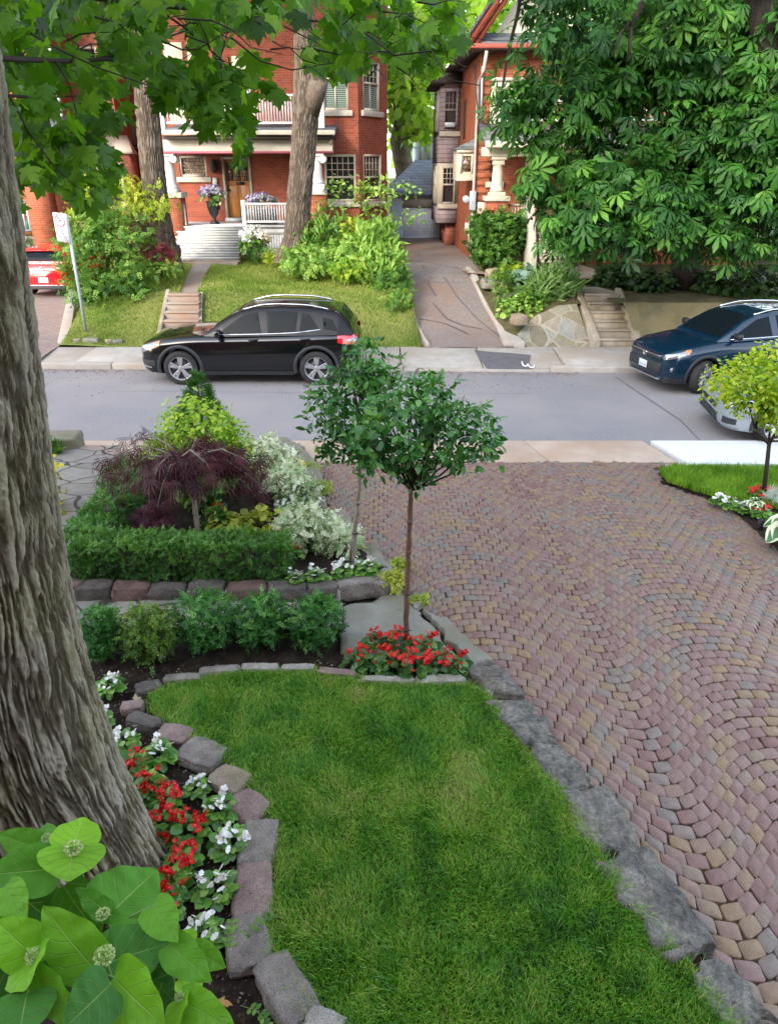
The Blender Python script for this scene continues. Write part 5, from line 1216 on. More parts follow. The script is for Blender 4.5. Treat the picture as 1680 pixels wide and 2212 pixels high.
for i, (bx, by, tx, ty, w, d0, d1, tone) in enumerate(LEAVES):
    mm = ([], [], []); d0 *= 1.0; d1 *= 1.0
    b_, e = RP(bx, by, d0), RP(tx, ty, d1); wid = w * .4181 / FPX * (d0 + d1) / 2 * 1.12
    rs = random.Random(i); nrm = Vector((rs.gauss(0, .22), -.75 + rs.gauss(0, .15), .85 + rs.gauss(0, .15)))
    bigleaf(mm, b_, e, wid, nrm, .22, .10, 13, 40, lambda v: (max(0, math.sin(math.pi * min(1, (v * .96 + .04)) ** .62)) ** .66) * (1 - .95 * max(0, v - .72)) * (1 + .03 * ((v * 16) % 1)), 0.045, i)
    k = len(accV); accV += mm[0]; accF += [tuple(q + k for q in f) for f in mm[1]]; accUV += mm[2]; accR += [tone + .04 * rs.gauss(0, 1)] * len(mm[1])
flat = [i for f in accF for i in f]
link('foliage', rawmesh('foliage', np.array(accV), flat, [4] * len(accF), np.clip(accR, 0, 1), np.array([accUV[i] for i in flat]), True), m_hyd(), HY)
m = MB(); BUDS = [(380, 503, 46, 2.18), (243, 452, 28, 2.28), (533, 845, 36, 2.12), (540, 1062, 56, 1.96), (172, 1066, 44, 1.94), (926, 1272, 26, 1.98)]
for i, (zx, zy, r, t_) in enumerate(BUDS):
    c = RP(zx, zy, t_); rr = r * .36 / FPX * t_; mb = MB(); rs = random.Random(i)
    pos, out = blob_points([(*c, rr, rr, rr * .62)], 230, .10); bb = scatter(T_oval(.5, .25, .3), pos, out + RNG.normal(size=pos.shape) * .35, rand_dir(len(pos)), rr * .27 * np.ones(len(pos)), RNG.random(len(pos)) * .8 + .1 * (pos[:, 2] - c.z) / rr)
    leafobj('flower_bud', bb, ML['bud'], HY, True)
    st = c + Vector((0, 0, -rr * .3)); down = Vector((root[0] + rs.gauss(0, .12), root[1] + rs.gauss(0, .1), root[2]))
    m.tube([st, st + Vector((rs.gauss(0, .01), .02, -.12)), st.lerp(down, .4), down], [.004, .005, .006, .008], 7)
for (bx, by, tx, ty, w, d0, d1, tone) in LEAVES[:24]:
    b_ = RP(bx, by, d0); n_ = min(BUDS, key=lambda q: (q[0] - bx) ** 2 + (q[1] - by) ** 2); q = RP(n_[0], n_[1] + 90, n_[3] + .06); m.tube([b_, q], [.0028, .004], 6)
m.build('stems', MT['stem_green'], HY, True)
# trailing vine sprigs and a fallen leaf on the soil
def vine(label, px, dx, dy, seed):
    c = Gz(*px); t = thing('vine', label, 'plant', c, group='periwinkle sprigs on the soil'); rs = random.Random(seed); m = MB(); pos, d = [], []
    p = Vector(c) + Vector((0, 0, .01)); pts = [p.copy()]
    for k in range(7):
        p = p + Vector((dx + rs.gauss(0, .012), dy + rs.gauss(0, .012), .012 if k < 4 else -.002)); pts.append(p.copy())
        for s in (-1, 1): pos.append(tuple(p)); d.append((dx * .5 - dy * s, dy * .5 + dx * s, .012))
    m.tube(pts, .0016, 5); m.build('stems', MT['stem_green'], t)
    leafobj('foliage', scatter(T_oval(.28, .05, .1), np.array(pos), np.array(d), np.tile((0, -.2, 1.), (len(pos), 1)), .035 * np.ones(len(pos)), RNG.random(len(pos)) * .6 + .2), ML['shrub'], t, True)
vine('trailing green sprig beside the grey stone by the lowest white begonia', (490, 2110), -.002, .035, 1); vine('trailing green sprig beside the fallen brown leaf', (520, 2175), .02, -.012, 2); vine('trailing green sprig climbing toward the grey edging stone', (500, 2080), .02, .025, 3)
def fallen(label, px, s, rz, col, dz=.0):
    c = Gz(px[0], px[1], zg, dz); V, f, t, r = scatter(T_maple(), np.array([[0, 0, .006]]), np.array([[math.cos(rz), math.sin(rz), .1]]), np.array([[.1, -.3, 1.]]), np.array([s]), np.array([.5]))
    o = link('fallen_leaf', rawmesh('fallen_leaf', V, f, t, r, None, True), M_plain('dry_leaf', col, .8, 0, .2, 0, .4, 40)); o.location = c; return tag(o, label, 'leaf', 'fallen leaves on the soil')
fallen('dry orange brown maple leaf lying on the soil by the lowest edging stones', (472, 2160), .075, -1.3, (.36, .19, .07)); fallen('dry tan curled leaf by the dark edging stone near the trunk', (290, 1512), .06, .6, (.36, .31, .20))
# scattered mulch chips
n = 2600; xy = pts_in([(p[0], p[1]) for p in [Gz(x, y) for x, y in [(180, 1440), (740, 1420), (740, 1455), (330, 1480), (330, 1540), (600, 1800), (600, 1900), (560, 2020), (690, 2212), (330, 2230), (330, 1900), (190, 1560)]]], n)
z = soilz(xy[:, 0], xy[:, 1]) + .008; d = RNG.normal(size=(n, 3)) * np.array([1, 1, .25])
o = leafobj('mulch', scatter(T_blade(.3, .1, .1), np.c_[xy, z], d, norm(RNG.normal(size=(n, 3)) * .5 + np.array([0, 0, 1])), .013 * (1 + RNG.normal(size=n) * .6).clip(.4, 3), RNG.random(n)), M_leaf('mulch_chip', [(.02, .012, .008), (.07, .04, .025), (.15, .10, .07), (.26, .23, .2)], 0, .8, .2), None); tag(o, 'loose bark chips and crumbs scattered over the bed soil', 'mulch', None, 'stuff')
# ================================================================ THE BIG MAPLE
EDGE = [(352, 1875), (300, 1765), (243, 1620), (203, 1490), (152, 1270), (118, 1050), (100, 900), (75, 700), (32, 400), (2, 190), (-30, -100), (-45, -220)]
EDGE = [(x - 22, y) for x, y in EDGE]
YT = 2.62; ez = [P(x, y, YT) for x, y in EDGE]
def rtr(z): return interp(z, [(.0, .56), (.5, .50), (1.0, .45), (2.0, .42), (4.5, .40), (8, .34)])
base = (ez[0][0] - .54, YT, .10)
MAPLE = thing('maple_tree', 'big old maple with a thick furrowed trunk at the left edge of the photo', 'tree', base)
path = [(p[0] - rtr(p[2]), YT, p[2]) for p in ez]; path = [(path[0][0], YT, .05)] + path
zs = [p[2] for p in path]; zt = np.linspace(zs[0], zs[-1], 14); path = [(float(np.interp(z, zs, [p[0] for p in path])), YT, float(z)) for z in zt]
fl = lambda TH, z: 1 + .16 * np.exp(-np.maximum(z - .2, 0) * 2.2) * (1 + .8 * np.cos(4 * TH + .6))
bark_trunk('trunk', path, [rtr(p[2]) for p in path], MT['bark_near'], MAPLE, 700, 1200, 100, .0115, 3, fl)
m = MB()
def pth(*a): return [Vector(P(x, y, Y)) for x, y, Y in a]
m.tube(pth((-60, 120, 2.7), (40, 128, 3.0), (150, 132, 3.3), (235, 128, 3.6), (300, 145, 3.9), (372, 152, 4.3), (450, 140, 4.8)), [0.0110, 0.0095, 0.0080, 0.0065, 0.0050, 0.0035, 0.0020], 8)
m.tube(pth((200, 130, 3.5), (250, 118, 3.7), (320, 95, 4.1), (420, 60, 4.8), (520, 40, 5.4)), [0.0070, 0.0060, 0.0050, 0.0035, 0.0015], 7)
m.tube(pth((-40, 200, 2.75), (40, 208, 3.0), (100, 211, 3.2), (165, 207, 3.4)), [0.0070, 0.0055, 0.0045, 0.0020], 7)
m.tube(pth((-60, -60, 2.7), (120, -20, 3.2), (320, 10, 4.0), (560, 30, 5.0), (800, 60, 5.8), (940, 85, 6.2)), [0.0160, 0.0140, 0.0110, 0.0080, 0.0050, 0.0025], 8)
m.tube(pth((330, 12, 4.0), (400, 60, 4.2), (480, 130, 4.4), (520, 210, 4.5), (515, 300, 4.6)), [0.0060, 0.0050, 0.0035, 0.0025, 0.0010], 6)
m.tube(pth((560, 30, 5.0), (640, 70, 5.1), (720, 110, 5.2), (760, 140, 5.2)), [0.0050, 0.0040, 0.0025, 0.0010], 6)
m.tube(pth((120, 131, 3.2), (150, 180, 3.2), (170, 260, 3.2), (200, 330, 3.2), (240, 370, 3.3)), [0.0045, 0.0035, 0.0025, 0.0020, 0.0010], 6)
m.tube(pth((20, 205, 2.9), (60, 280, 2.9), (110, 350, 2.9), (160, 400, 3.0), (200, 420, 3.0)), [0.0040, 0.0035, 0.0025, 0.0015, 0.0010], 6)
m.tube(pth((155, 132, 3.3), (165, 110, 3.35), (195, 95, 3.5), (230, 95, 3.6)), [0.0040, 0.0035, 0.0025, 0.0015], 6)
for k in range(60):
    x, y, Y = random.uniform(0, 960), random.uniform(0, 150), random.uniform(3.2, 5.6); p0 = Vector(P(x, y, Y)); branchy(m, p0, p0 + Vector((random.gauss(.1, .25), random.gauss(.05, .2), random.gauss(-.06, .1))), .004, .0015, .15, 4, 4)
m.build('branches', MT['twig'], MAPLE, True)
TM = T_maple()
def leafspray(poly, n, Y0, Y1, size, tone, gaps=0.0):
    q = pts_in(poly, n)
    if gaps:
        f = fbm(np.c_[q / 75.0, np.zeros(len(q))], 2, 77); q = q[f > gaps]
    n = len(q); Y = Y0 + (Y1 - Y0) * RNG.random(n); Y = Y + (q[:, 0] / 1000) * 1.2
    pos = np.array([P(a, b_, c) for (a, b_), c in zip(q, Y)])
    d = norm(np.stack([RNG.normal(size=n) * .55 + .15, RNG.normal(size=n) * .5, -.55 + RNG.normal(size=n) * .38], 1)); nr = norm(np.stack([RNG.normal(size=n) * .5, -.45 + RNG.normal(size=n) * .45, .75 + RNG.normal(size=n) * .3], 1))
    return scatter(TM, pos, d, nr, size * (1 + RNG.normal(size=n) * .22).clip(.5, 1.5), RNG.normal(size=n) * .22 + tone)
D = [leafspray([(-40, -20), (1000, -20), (990, 60), (1000, 92), (960, 125), (925, 160), (880, 140), (830, 118), (760, 148), (700, 165), (640, 128), (600, 150), (560, 165), (330, 150), (250, 165), (-40, 190)], 1400, 3.0, 5.2, .072, .52, .36),
     leafspray([(330, 130), (600, 150), (612, 200), (560, 185), (540, 215), (535, 262), (515, 300), (480, 290), (420, 265), (385, 285), (348, 268), (352, 235), (330, 190)], 300, 3.2, 4.4, .072, .55, .34),
     leafspray([(500, 290), (530, 300), (538, 335), (512, 345), (498, 318)], 12, 3.6, 4.0, .07, .5),
     leafspray([(-20, 185), (190, 170), (275, 180), (262, 255), (205, 275), (235, 320), (330, 372), (322, 398), (240, 380), (215, 440), (150, 430), (110, 400), (70, 470), (20, 480)], 430, 2.8, 3.7, .064, .56, .45),
     leafspray([(620, 120), (1000, 40), (998, 95), (930, 162), (870, 140), (770, 152)], 300, 3.8, 5.2, .076, .62, .25),
     leafspray([(-400, -900), (1150, -900), (1080, -20), (-400, -20)], 900, 3.0, 6.5, .13, .35)]
leafobj('crown', join(D), ML['maple'], MAPLE, True)
# ================================================================ STREET TREES ACROSS THE ROAD
def street_tree(label, bx, by, Y, pts, seed, crown):
    b_ = P(bx, by, Y); t = thing('street_tree', label, 'tree', (b_[0], Y, b_[2] - .1))
    pa = [P(x, y, Y) for x, y, w in pts]; d0 = [math.sqrt(p[0] ** 2 + Y ** 2 + (CAMH - p[2]) ** 2) for p in pa]
    rd = [.86 * w * d / FPX / 2 * math.cos(math.atan2(p[0], Y)) for (x, y, w), d, p in zip(pts, d0, pa)]
    zz = np.linspace(pa[0][2] - .15, pa[-1][2], 12); path = [(float(np.interp(z, [p[2] for p in pa], [p[0] for p in pa])), Y, float(z)) for z in zz]; rr = [float(np.interp(z, [p[2] for p in pa], rd)) for z in zz]
    bark_trunk('trunk', path, rr, MT['bark_street'], t, 240, 320, 66, .014, seed, lambda TH, z: 1 + .15 * np.exp(-np.maximum(z - b_[2], 0) * 2.5) * (1 + .6 * np.cos(5 * TH)))
    return t
tl = street_tree('tall grey trunked street tree left of the porch house walk', 352, 566, 20.4, [(355, 570, 74), (350, 520, 60), (338, 440, 55), (322, 280, 52), (312, 160, 48), (308, 0, 46), (306, -160, 42)], 5, None)
tr = street_tree('thick leaning street tree with a cut limb in front of the red brick house', 640, 540, 20.6, [(630, 552, 74), (640, 520, 60), (645, 440, 56), (655, 330, 56), (660, 250, 58), (664, 200, 62), (660, 120, 46), (655, 0, 42), (652, -160, 38)], 9, None)
m = MB(); m.tube([P(672, 240, 20.5), P(685, 190, 20.3), P(690, 172, 20.2), P(688, 165, 20.2)], [.22, .24, .22, .14], 14); m.build('cut_limb', M_surf('limb_bark', [(.08, .062, .048), (.20, .16, .125)], .9, 14, 30, 1.0, .04, .15), tr, True)
for t, x in ((tl, -6.8), (tr, -2.4)):
    leafobj('crown', mass(T_maple(), [(x, 20.5, 12.5, 4, 3.5, 2.8), (x + 2, 20, 11.2, 2.6, 2.5, 1.6), (x - 2.2, 21, 11.6, 2.6, 2.5, 1.8)], 420, 4, .35, .30, up=.7), ML['maple'], t)
    m = MB()
    for k in range(9): a = k * .7; branchy(m, (x + .1, 20.5, 8.6), (x + 2.6 * math.cos(a), 20.5 + 2.4 * math.sin(a), 11.5 + random.random()), .12, .03, .1, 5, 6)
    m.build('branches', MT['bark_far'], t)
# ================================================================ CHESTNUT
def pbx(x, y, Y, w, h, dpt): return pb(x, y, Y, w, h, dpt)
cb = P(1480, 612, 19.0)
CH = thing('chestnut_tree', 'large dark green horse chestnut with drooping fan leaves covering the right house', 'tree', (cb[0], 19, cb[2] - .1))
m = MB(); tp = [Vector(P(x, y, 19)) for x, y in [(1482, 625), (1480, 560), (1478, 480), (1474, 380), (1470, 250), (1480, 120), (1500, -60)]]
m.tube(tp, [.42, .34, .31, .29, .27, .24, .2], 16)
for e in [(1180, 300, 16.6), (1250, 200, 16.8), (1350, 420, 16.4), (1580, 480, 16.8), (1620, 300, 17.2), (1400, 120, 17), (1300, 90, 17), (1540, 120, 17.5), (1450, 520, 16.2)]:
    branchy(m, tp[3] + Vector((0, 0, random.uniform(-.6, 1.4))), P(*e), .09, .02, .08, 6, 7)
m.build('trunk', MT['bark_dark'], CH, True)
m = MB(); m.tube(pth((1420, -40, 14.5), (1385, 10, 14.4), (1365, 45, 14.3), (1360, 90, 14.2), (1357, 130, 14.2)), [.09, .07, .05, .035, .015], 8)
m.tube(pth((1365, 45, 14.3), (1340, 70, 14.3), (1325, 120, 14.2)), [.04, .03, .012], 7)
m.build('hanging_branch', MT['bark_dark'], CH, True)
CB = [pb(1465, 230, 17.2, 400, 400, 1.9), pb(1225, 215, 16.0, 150, 100, .9), pb(1245, 400, 16.2, 150, 190, 1.0), pb(1330, 450, 15.6, 240, 160, 1.0), pb(1570, 390, 16.4, 260, 270, 1.4), pb(1470, 90, 17.2, 420, 180, 1.8), pb(1640, 220, 16.4, 240, 420, 1.5), pb(1310, 160, 16.4, 180, 120, 1.0), pb(1460, 480, 15.8, 240, 90, .8), pb(1235, 505, 15.6, 90, 60, .4), pb(1600, 500, 16.2, 140, 80, .6)]
TP = T_palmate()
def chestnut(blobs, n, tone, size=.26):
    cp, co = blob_points(blobs, n, .22); N = len(cp)
    out = norm(co * np.array([1, 1, .25]) + RNG.normal(size=(N, 3)) * .35)
    d = norm(out * .75 + np.array([0, 0, -.62]) + RNG.normal(size=(N, 3)) * .25); nr = norm(out * .55 + np.array([0, -.1, .8]) + RNG.normal(size=(N, 3)) * .25)
    per = 3; cl = RNG.normal(size=N) * .13
    pos = np.repeat(cp, per, 0) + RNG.normal(size=(N * per, 3)) * .16; d = norm(np.repeat(d, per, 0) + RNG.normal(size=(N * per, 3)) * .55)
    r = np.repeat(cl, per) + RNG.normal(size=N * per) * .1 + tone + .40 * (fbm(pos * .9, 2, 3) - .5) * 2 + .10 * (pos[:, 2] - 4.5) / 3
    return scatter(TP, pos, d, np.repeat(nr, per, 0), size * (1 + RNG.normal(size=N * per) * .32).clip(.4, 1.5), r)
leafobj('crown', join([chestnut(CB, 2250, .48), chestnut([pb(1085, 235, 15.8, 80, 50, .4), pb(1140, 205, 15.8, 110, 50, .4), pb(1180, 300, 15.8, 60, 60, .4), pb(1165, 400, 15.8, 60, 60, .4)], 75, .55, .26), chestnut([pb(1190, 50, 14.4, 130, 130, .5), pb(1235, 15, 14.4, 100, 80, .4), pb(1320, -30, 14.6, 240, 100, .8)], 90, .12, .24), chestnut([pb(1700, -160, 17, 900, 300, 3), pb(1850, 250, 17, 260, 600, 2)], 420, .4)]), ML['chestnut'], CH)
q = P(1660, 330, 16.6); bq = P(1790, 640, 16.8); OT = thing('broadleaf_tree', 'dark trunked tree standing behind the chestnut leaves at the upper right corner', 'tree', (bq[0], 16.9, 1.0)); m = MB(); m.tube([(bq[0], 16.9, .9), q, P(1648, 190, 15.8), P(1652, 100, 15.7), P(1640, 20, 15.6), P(1632, -120, 15.6)], [.36, .30, .27, .26, .24, .2], 14); m.build('trunk', MT['bark_dark'], OT, True)
# ================================================================ TREES BEHIND
def tree(label, bx, Y, z0, h, r, seed, leafm='back_tree', n=500, size=.30, trunk=.35, T=None, group='trees behind the houses', blobs=None, zc=.6):
    t = thing('broadleaf_tree', label, 'tree', (bx, Y, z0), 0, group); m = MB()
    p = branchy(m, (bx, Y, z0 - .3), (bx + random.gauss(0, .3), Y, z0 + h * .7), trunk, trunk * .45, .03, 7, 12)
    bl = blobs or [(bx + random.gauss(0, r * .45), Y + random.gauss(0, r * .4), z0 + h * (zc + random.gauss(0, .16)), r * .62, r * .6, h * .17) for _ in range(8)]
    for k in range(10): e, _ = blob_points(bl, 1, .3); branchy(m, p[random.choice((3, 4, 5, 6))], e[0], trunk * .3, .03, .1, 5, 6)
    m.build('trunk', MT['bark_far'], t, True)
    leafobj('crown', mass(T or T_oval(.35, .05, .15), bl, n, 5, r * .12, size, up=.7, outw=.5, shell=.3), ML[leafm], t)
    return t
def B(x, y, Y, w, h, dp=2.5): return pb(x, y, Y, w, h, dp)
p0 = P(866, 400, 37)
tree('pale trunked tree with sunlit yellow green leaves between the two brick houses', p0[0], 37, 1.3, 13, 4, 1, 'back_tree', 300, .42, .55, blobs=[B(880, 130, 37, 180, 120), B(920, 200, 36, 130, 110), B(860, 215, 37.5, 90, 80), B(940, 90, 38, 150, 130), B(880, 250, 36, 90, 60), B(900, 30, 38, 200, 120), B(930, 250, 36, 60, 60), B(850, 150, 37, 90, 120)])
tree('tall sunlit tree above the roof ridge of the right brick house', 5.0, 42, 1.3, 16, 5, 2, 'back_tree', 260, .45, .5, blobs=[B(985, 40, 42, 190, 130), B(1060, -30, 42, 240, 160), B(960, -40, 42, 200, 160)])
tree('dark tree behind the chestnut at the right edge', 11.5, 27, 1.3, 12, 4, 3, 'dark_tree', 520, .42, .4, blobs=[B(1620, 430, 26, 330, 300), B(1500, 200, 27, 400, 300), B(1640, 160, 26, 330, 400), B(1400, 380, 27, 200, 240), B(1690, 520, 24, 160, 160, 1.5), B(1540, 560, 24, 200, 70, 1.2)])
tree('dark tree filling the gap beyond the black balcony on the left', -13, 33, 1.3, 14, 5, 4, 'back_tree', 420, .45, .4, blobs=[B(290, 230, 33, 110, 150), B(180, 40, 34, 420, 160), B(330, 40, 34, 240, 150), B(40, 60, 34, 260, 200)])
tree('broad tree rising behind the porch house', -5, 44, 1.3, 18, 6, 5, 'back_tree', 460, .5, .5, blobs=[B(600, -40, 44, 420, 200), B(780, 30, 44, 240, 160), B(830, 110, 43, 120, 140), B(420, -60, 44, 400, 200)])
tree('hazy tree far off between the houses', 1.5, 60, 1.3, 16, 6, 6, 'back_tree', 200, .6, .5, blobs=[B(880, 260, 60, 110, 200, 4), B(920, 180, 62, 160, 200, 4), B(860, 120, 62, 160, 200, 4), B(900, 330, 58, 80, 60, 3)])
# ================================================================ PLANTS ACROSS THE ROAD
def farbush(name, label, cat, bl, leafm, T, n, size, **k):
    b_ = min(bl, key=lambda q: q[2] - q[5]); k.setdefault('up', .6)
    return bush(name, label, cat, bl, leafm, T, n, 4, k.pop('cs', .06), size, **k)
SPR = T_spray(9, T_blade(.3, .05, .1), .36)
farbush('shrub', 'large loose green shrub behind the no parking sign', 'shrub', [pb(230, 560, 18.6, 190, 150, .9), pb(175, 590, 18.3, 90, 110, .6), pb(270, 520, 19, 130, 100, .7), pb(210, 500, 18.8, 110, 80, .6), pb(240, 620, 18.2, 150, 60, .5)], 'shrub', SPR, 620, .19, cs=.09, zshade=.3)
farbush('shrub', 'yellow green airy shrub under the maple branches, left of the porch', 'shrub', [pb(270, 430, 19.6, 200, 60, .6), pb(322, 442, 19.6, 80, 40, .5), pb(220, 470, 19.6, 150, 50, .5), pb(240, 410, 19.8, 120, 50, .5), pb(190, 450, 19.8, 60, 60, .4)], 'goldshrub', SPR, 200, .18, cs=.10)
farbush('red_maple_bush', 'dull red leaved bush between the green shrub and the tree trunk', 'bush', [pb(318, 520, 19.2, 70, 90, .4), pb(300, 490, 19.3, 60, 50, .3)], 'purple', T_lace(7, .3), 130, .17, cs=.05)
farbush('red_bush', 'bright crimson low bush at the foot of the left street tree', 'bush', [pb(342, 548, 19.0, 62, 30, .3)], 'red_shrub', T_lace(7, .3), 60, .16, cs=.05)
farbush('ground_plant', 'green leafy edging at the foot of the left street tree', 'plant', [pb(335, 580, 18.8, 90, 26, .4), pb(365, 570, 19.2, 40, 24, .3)], 'shrub_light', SPR, 90, .14, cs=.05)
farbush('shrub', 'tiered green dogwood with flat layers in front of the bay windows', 'shrub', [pb(760, 400, 21.6, 130, 26, .5), pb(830, 400, 21.4, 120, 22, .5), pb(870, 408, 21.2, 90, 14, .4), pb(720, 440, 21.6, 90, 34, .4), pb(850, 465, 21.2, 120, 26, .5), pb(800, 430, 21.5, 100, 30, .4), pb(780, 480, 21.3, 130, 30, .5), pb(700, 465, 21.6, 50, 24, .3), pb(840, 500, 21.2, 70, 20, .4)], 'shrub_light', T_oval(.33, .05, .1), 230, .115, cs=.07, up=1.1, outw=.2)
farbush('flower_clump', 'upright yellow green perennial clump right of the leaning trunk', 'plant', [pb(700, 510, 20.6, 90, 60, .4), pb(670, 525, 20.6, 60, 50, .4)], 'shrub', T_blade(.14), 300, .20, cs=.08, up=.1, droop=-.8)
farbush('flower_clump', 'yellowish upright clump below the dogwood', 'plant', [pb(765, 505, 20.6, 60, 60, .4)], 'goldshrub', SPR, 80, .15, cs=.06)
farbush('ground_plant', 'wide bed of pale green leaves along the lawn behind the black car', 'plant', [pb(690, 560, 19.8, 150, 44, .5), pb(760, 555, 19.6, 130, 60, .5), pb(640, 560, 20.0, 60, 30, .3)], 'shrub_light', SPR, 330, .17, cs=.07)
farbush('ground_plant', 'tall light green clump at the driveway side of the lawn', 'plant', [pb(810, 540, 19.6, 100, 90, .5), pb(825, 580, 19.2, 90, 70, .5)], 'shrub_light', T_blade(.16), 480, .22, cs=.08, up=.1, droop=-.6)
farbush('ground_plant', 'green clump trailing down the driveway edge of the lawn', 'plant', [pb(850, 610, 18.6, 70, 50, .35), pb(862, 650, 17.8, 50, 44, .3), pb(840, 590, 19, 70, 40, .3)], 'shrub', SPR, 190, .15, cs=.06)
farbush('ground_plant', 'rounded bright green mound at the lawn edge', 'plant', [pb(750, 580, 19.2, 80, 40, .4)], 'lime', SPR, 90, .13, cs=.05)
b_ = P(868, 556, 20.2); o = rock('boulder', (b_[0], 20.2, b_[2]), (.42, .3, .24), .4, MT['gr_tan'], 'rounded tan stone at the driveway edge beside the planting', 'boulder', None, 3)
# white hydrangea by the porch steps, urn and planter on the porch
def hydr_flower(name, label, c, r, h, n, petal, leafm, fr, group=None, leaves=50):
    t = thing(name, label, 'flower', c, 0, group)
    leafobj('foliage', mass(T_oval(.36, .05, .1), [(c[0], c[1], c[2] + h * .45, r, r * .8, h * .5)], leaves, 3, r * .15, .13, up=.6), ML[leafm], t)
    D = []; m = MB()
    for k in range(n):
        a = k * 2.4; f = math.sqrt((k + .5) / n); q = np.array([c[0] + math.cos(a) * r * f, c[1] + math.sin(a) * r * f * .7 - .05, c[2] + h * (1.08 - .40 * f * f)]); m.tube([(c[0], c[1], c[2]), tuple(q)], .008, 5)
        pos, out = blob_points([(*q, fr, fr, fr * .85)], 60, .05); D.append(scatter(T_oval(.5, .1, .1), pos - out * .02, rand_dir(60), out + RNG.normal(size=out.shape) * .3, .07 * np.ones(60), RNG.random(60) * .25 + (k * .37 % 1) * .75))
    m.build('stems', MT['stem_green'], t); leafobj('flowers', join(D), ML[petal], t); return t
c = P(552, 556, 22.4)
hydr_flower('white_hydrangea', 'white mophead hydrangea beside the grey porch steps', c, .42, .75, 9, 'white_petal', 'shrub', .15, leaves=90)
farbush('ground_plant', 'yellow green low plant at the foot of the porch boards', 'plant', [pb(600, 553, 21.6, 60, 22, .3)], 'goldshrub', SPR, 60, .12, cs=.04)
t = thing('flower_pot', 'dark blue pot standing behind the left street tree by the steps', 'pot', P(380, 560, 22.0)); m = MB(); q = P(380, 560, 22.0); m.lathe([(.12, 0), (.17, .1), (.19, .25), (.16, .36), (.17, .40), (.14, .39)], q, 20); m.build('body', M_plain('blue_pot', (.03, .035, .06), .3), t, True)
# right side garden across the road
farbush('box_bush', 'boxy clipped hedge bush against the porch of the right brick house', 'bush', [pb(1050, 515, 20.7, 62, 100, .4), pb(1085, 510, 20.7, 72, 90, .4), pb(1065, 545, 20.6, 80, 44, .4), pb(1110, 500, 20.8, 44, 66, .4), pb(1040, 485, 20.8, 40, 44, .3)], 'shrub', T_spray(9, T_blade(.34), .40), 900, .16, cs=.06, rbase=.28, shell=.35)
for px, Y, w, h, lm, T, n, s, l in [((1115, 590), 19.4, 80, 28, 'lime', SPR, 80, .13, 'bright green mound at the top of the right hand rock garden'), ((1080, 605), 18.8, 50, 30, 'shrub', SPR, 50, .13, 'fern green plant beside the driveway curb'), ((1150, 600), 19.0, 90, 24, 'blueleaf', T_oval(.42, .05, .12), 50, .20, 'blue green hosta patch in the right hand rock garden'),
                                    ((1195, 630), 18.2, 90, 50, 'grass_clump', T_blade(.05, .01, .3), 420, .38, 'tall wispy ornamental grass above the stone bank'), ((1125, 665), 17.6, 80, 40, 'shrub_light', T_oval(.36, .05, .1), 120, .11, 'fresh green ground cover above the crazy stone bank'), ((1150, 640), 17.9, 80, 34, 'shrub', SPR, 110, .13, 'mixed green plants in the middle of the rock garden'), ((1090, 640), 18.0, 40, 24, 'shrub', SPR, 40, .11, 'small green tuft close to the driveway curb')]:
    k = dict(up=.1, droop=-.9) if lm == 'grass_clump' else {}
    farbush('ground_plant' if lm != 'grass_clump' else 'ornamental_grass', l, 'plant', [pb(*px, Y, w, h, .35)], lm, T, n, s, cs=.06, stem=False, **k)
for i, (x, y, w, l) in enumerate([(1060, 612, .5, 'mossy stone at the upper driveway side of the rock garden'), (1085, 620, .4, 'mossy stone left of the hosta patch'), (1100, 645, .4, 'slanting mossy stone in the rock garden'), (1065, 590, .3, 'pale stone at the top of the rock garden'), (1180, 608, .45, 'stone beside the ornamental grass'), (1120, 690, .3, 'little stone above the crazy stone bank')]):
    Yr = 18.0 + (650 - y) * .03; q = P(x, y, Yr); rock('garden_stone', (q[0], Yr, q[2]), (w, .35, .24), i * .7, MT['gr_tan'] if i % 2 else MT['slab'], l, 'stone', 'stones of the rock garden', 130 + i)
for i, (x, y, w, h, l) in enumerate([(197, 732, .36, .17, 'flat grey stone at the foot of the no parking sign'), (165, 726, .15, .14, 'small tan stone left of the flat one at the pavement'), (255, 738, .22, .10, 'small stone at the lawn foot near the black car'), (235, 735, .14, .10, 'tiny stone between the two lawn foot stones')]):
    q = P(x, y, 16.62); rock('garden_stone', (q[0], 16.62, .24), (w, .2, h), .2 * i, MT['slab'] if i % 2 == 0 else MT['gr_tan'], l, 'stone', 'stones at the pavement edge', 150 + i)
# shady ivy floor under the chestnut
for px, Y, w, h, l in [((1560, 610), 18.5, 120, 40, 'dark ivy clump under the chestnut right of its trunk'), ((1400, 610), 18.8, 90, 36, 'dark ivy clump under the chestnut left of its trunk'), ((1640, 620), 18, 120, 60, 'dark leafy bush at the right edge under the chestnut'), ((1330, 595), 19.2, 70, 30, 'dark low plant beside the upper walk on the right')]:
    farbush('ivy', l, 'plant', [pb(*px, Y, w, h, .5)], 'dark_tree', T_oval(.4, .05, .1), 130, .15, cs=.07, stem=False)
farbush('shrub', 'green bush left of the red car behind the trunk', 'shrub', [pb(45, 540, 24.3, 60, 70, .4), pb(30, 580, 24.2, 40, 70, .4)], 'shrub', SPR, 160, .16, cs=.06)
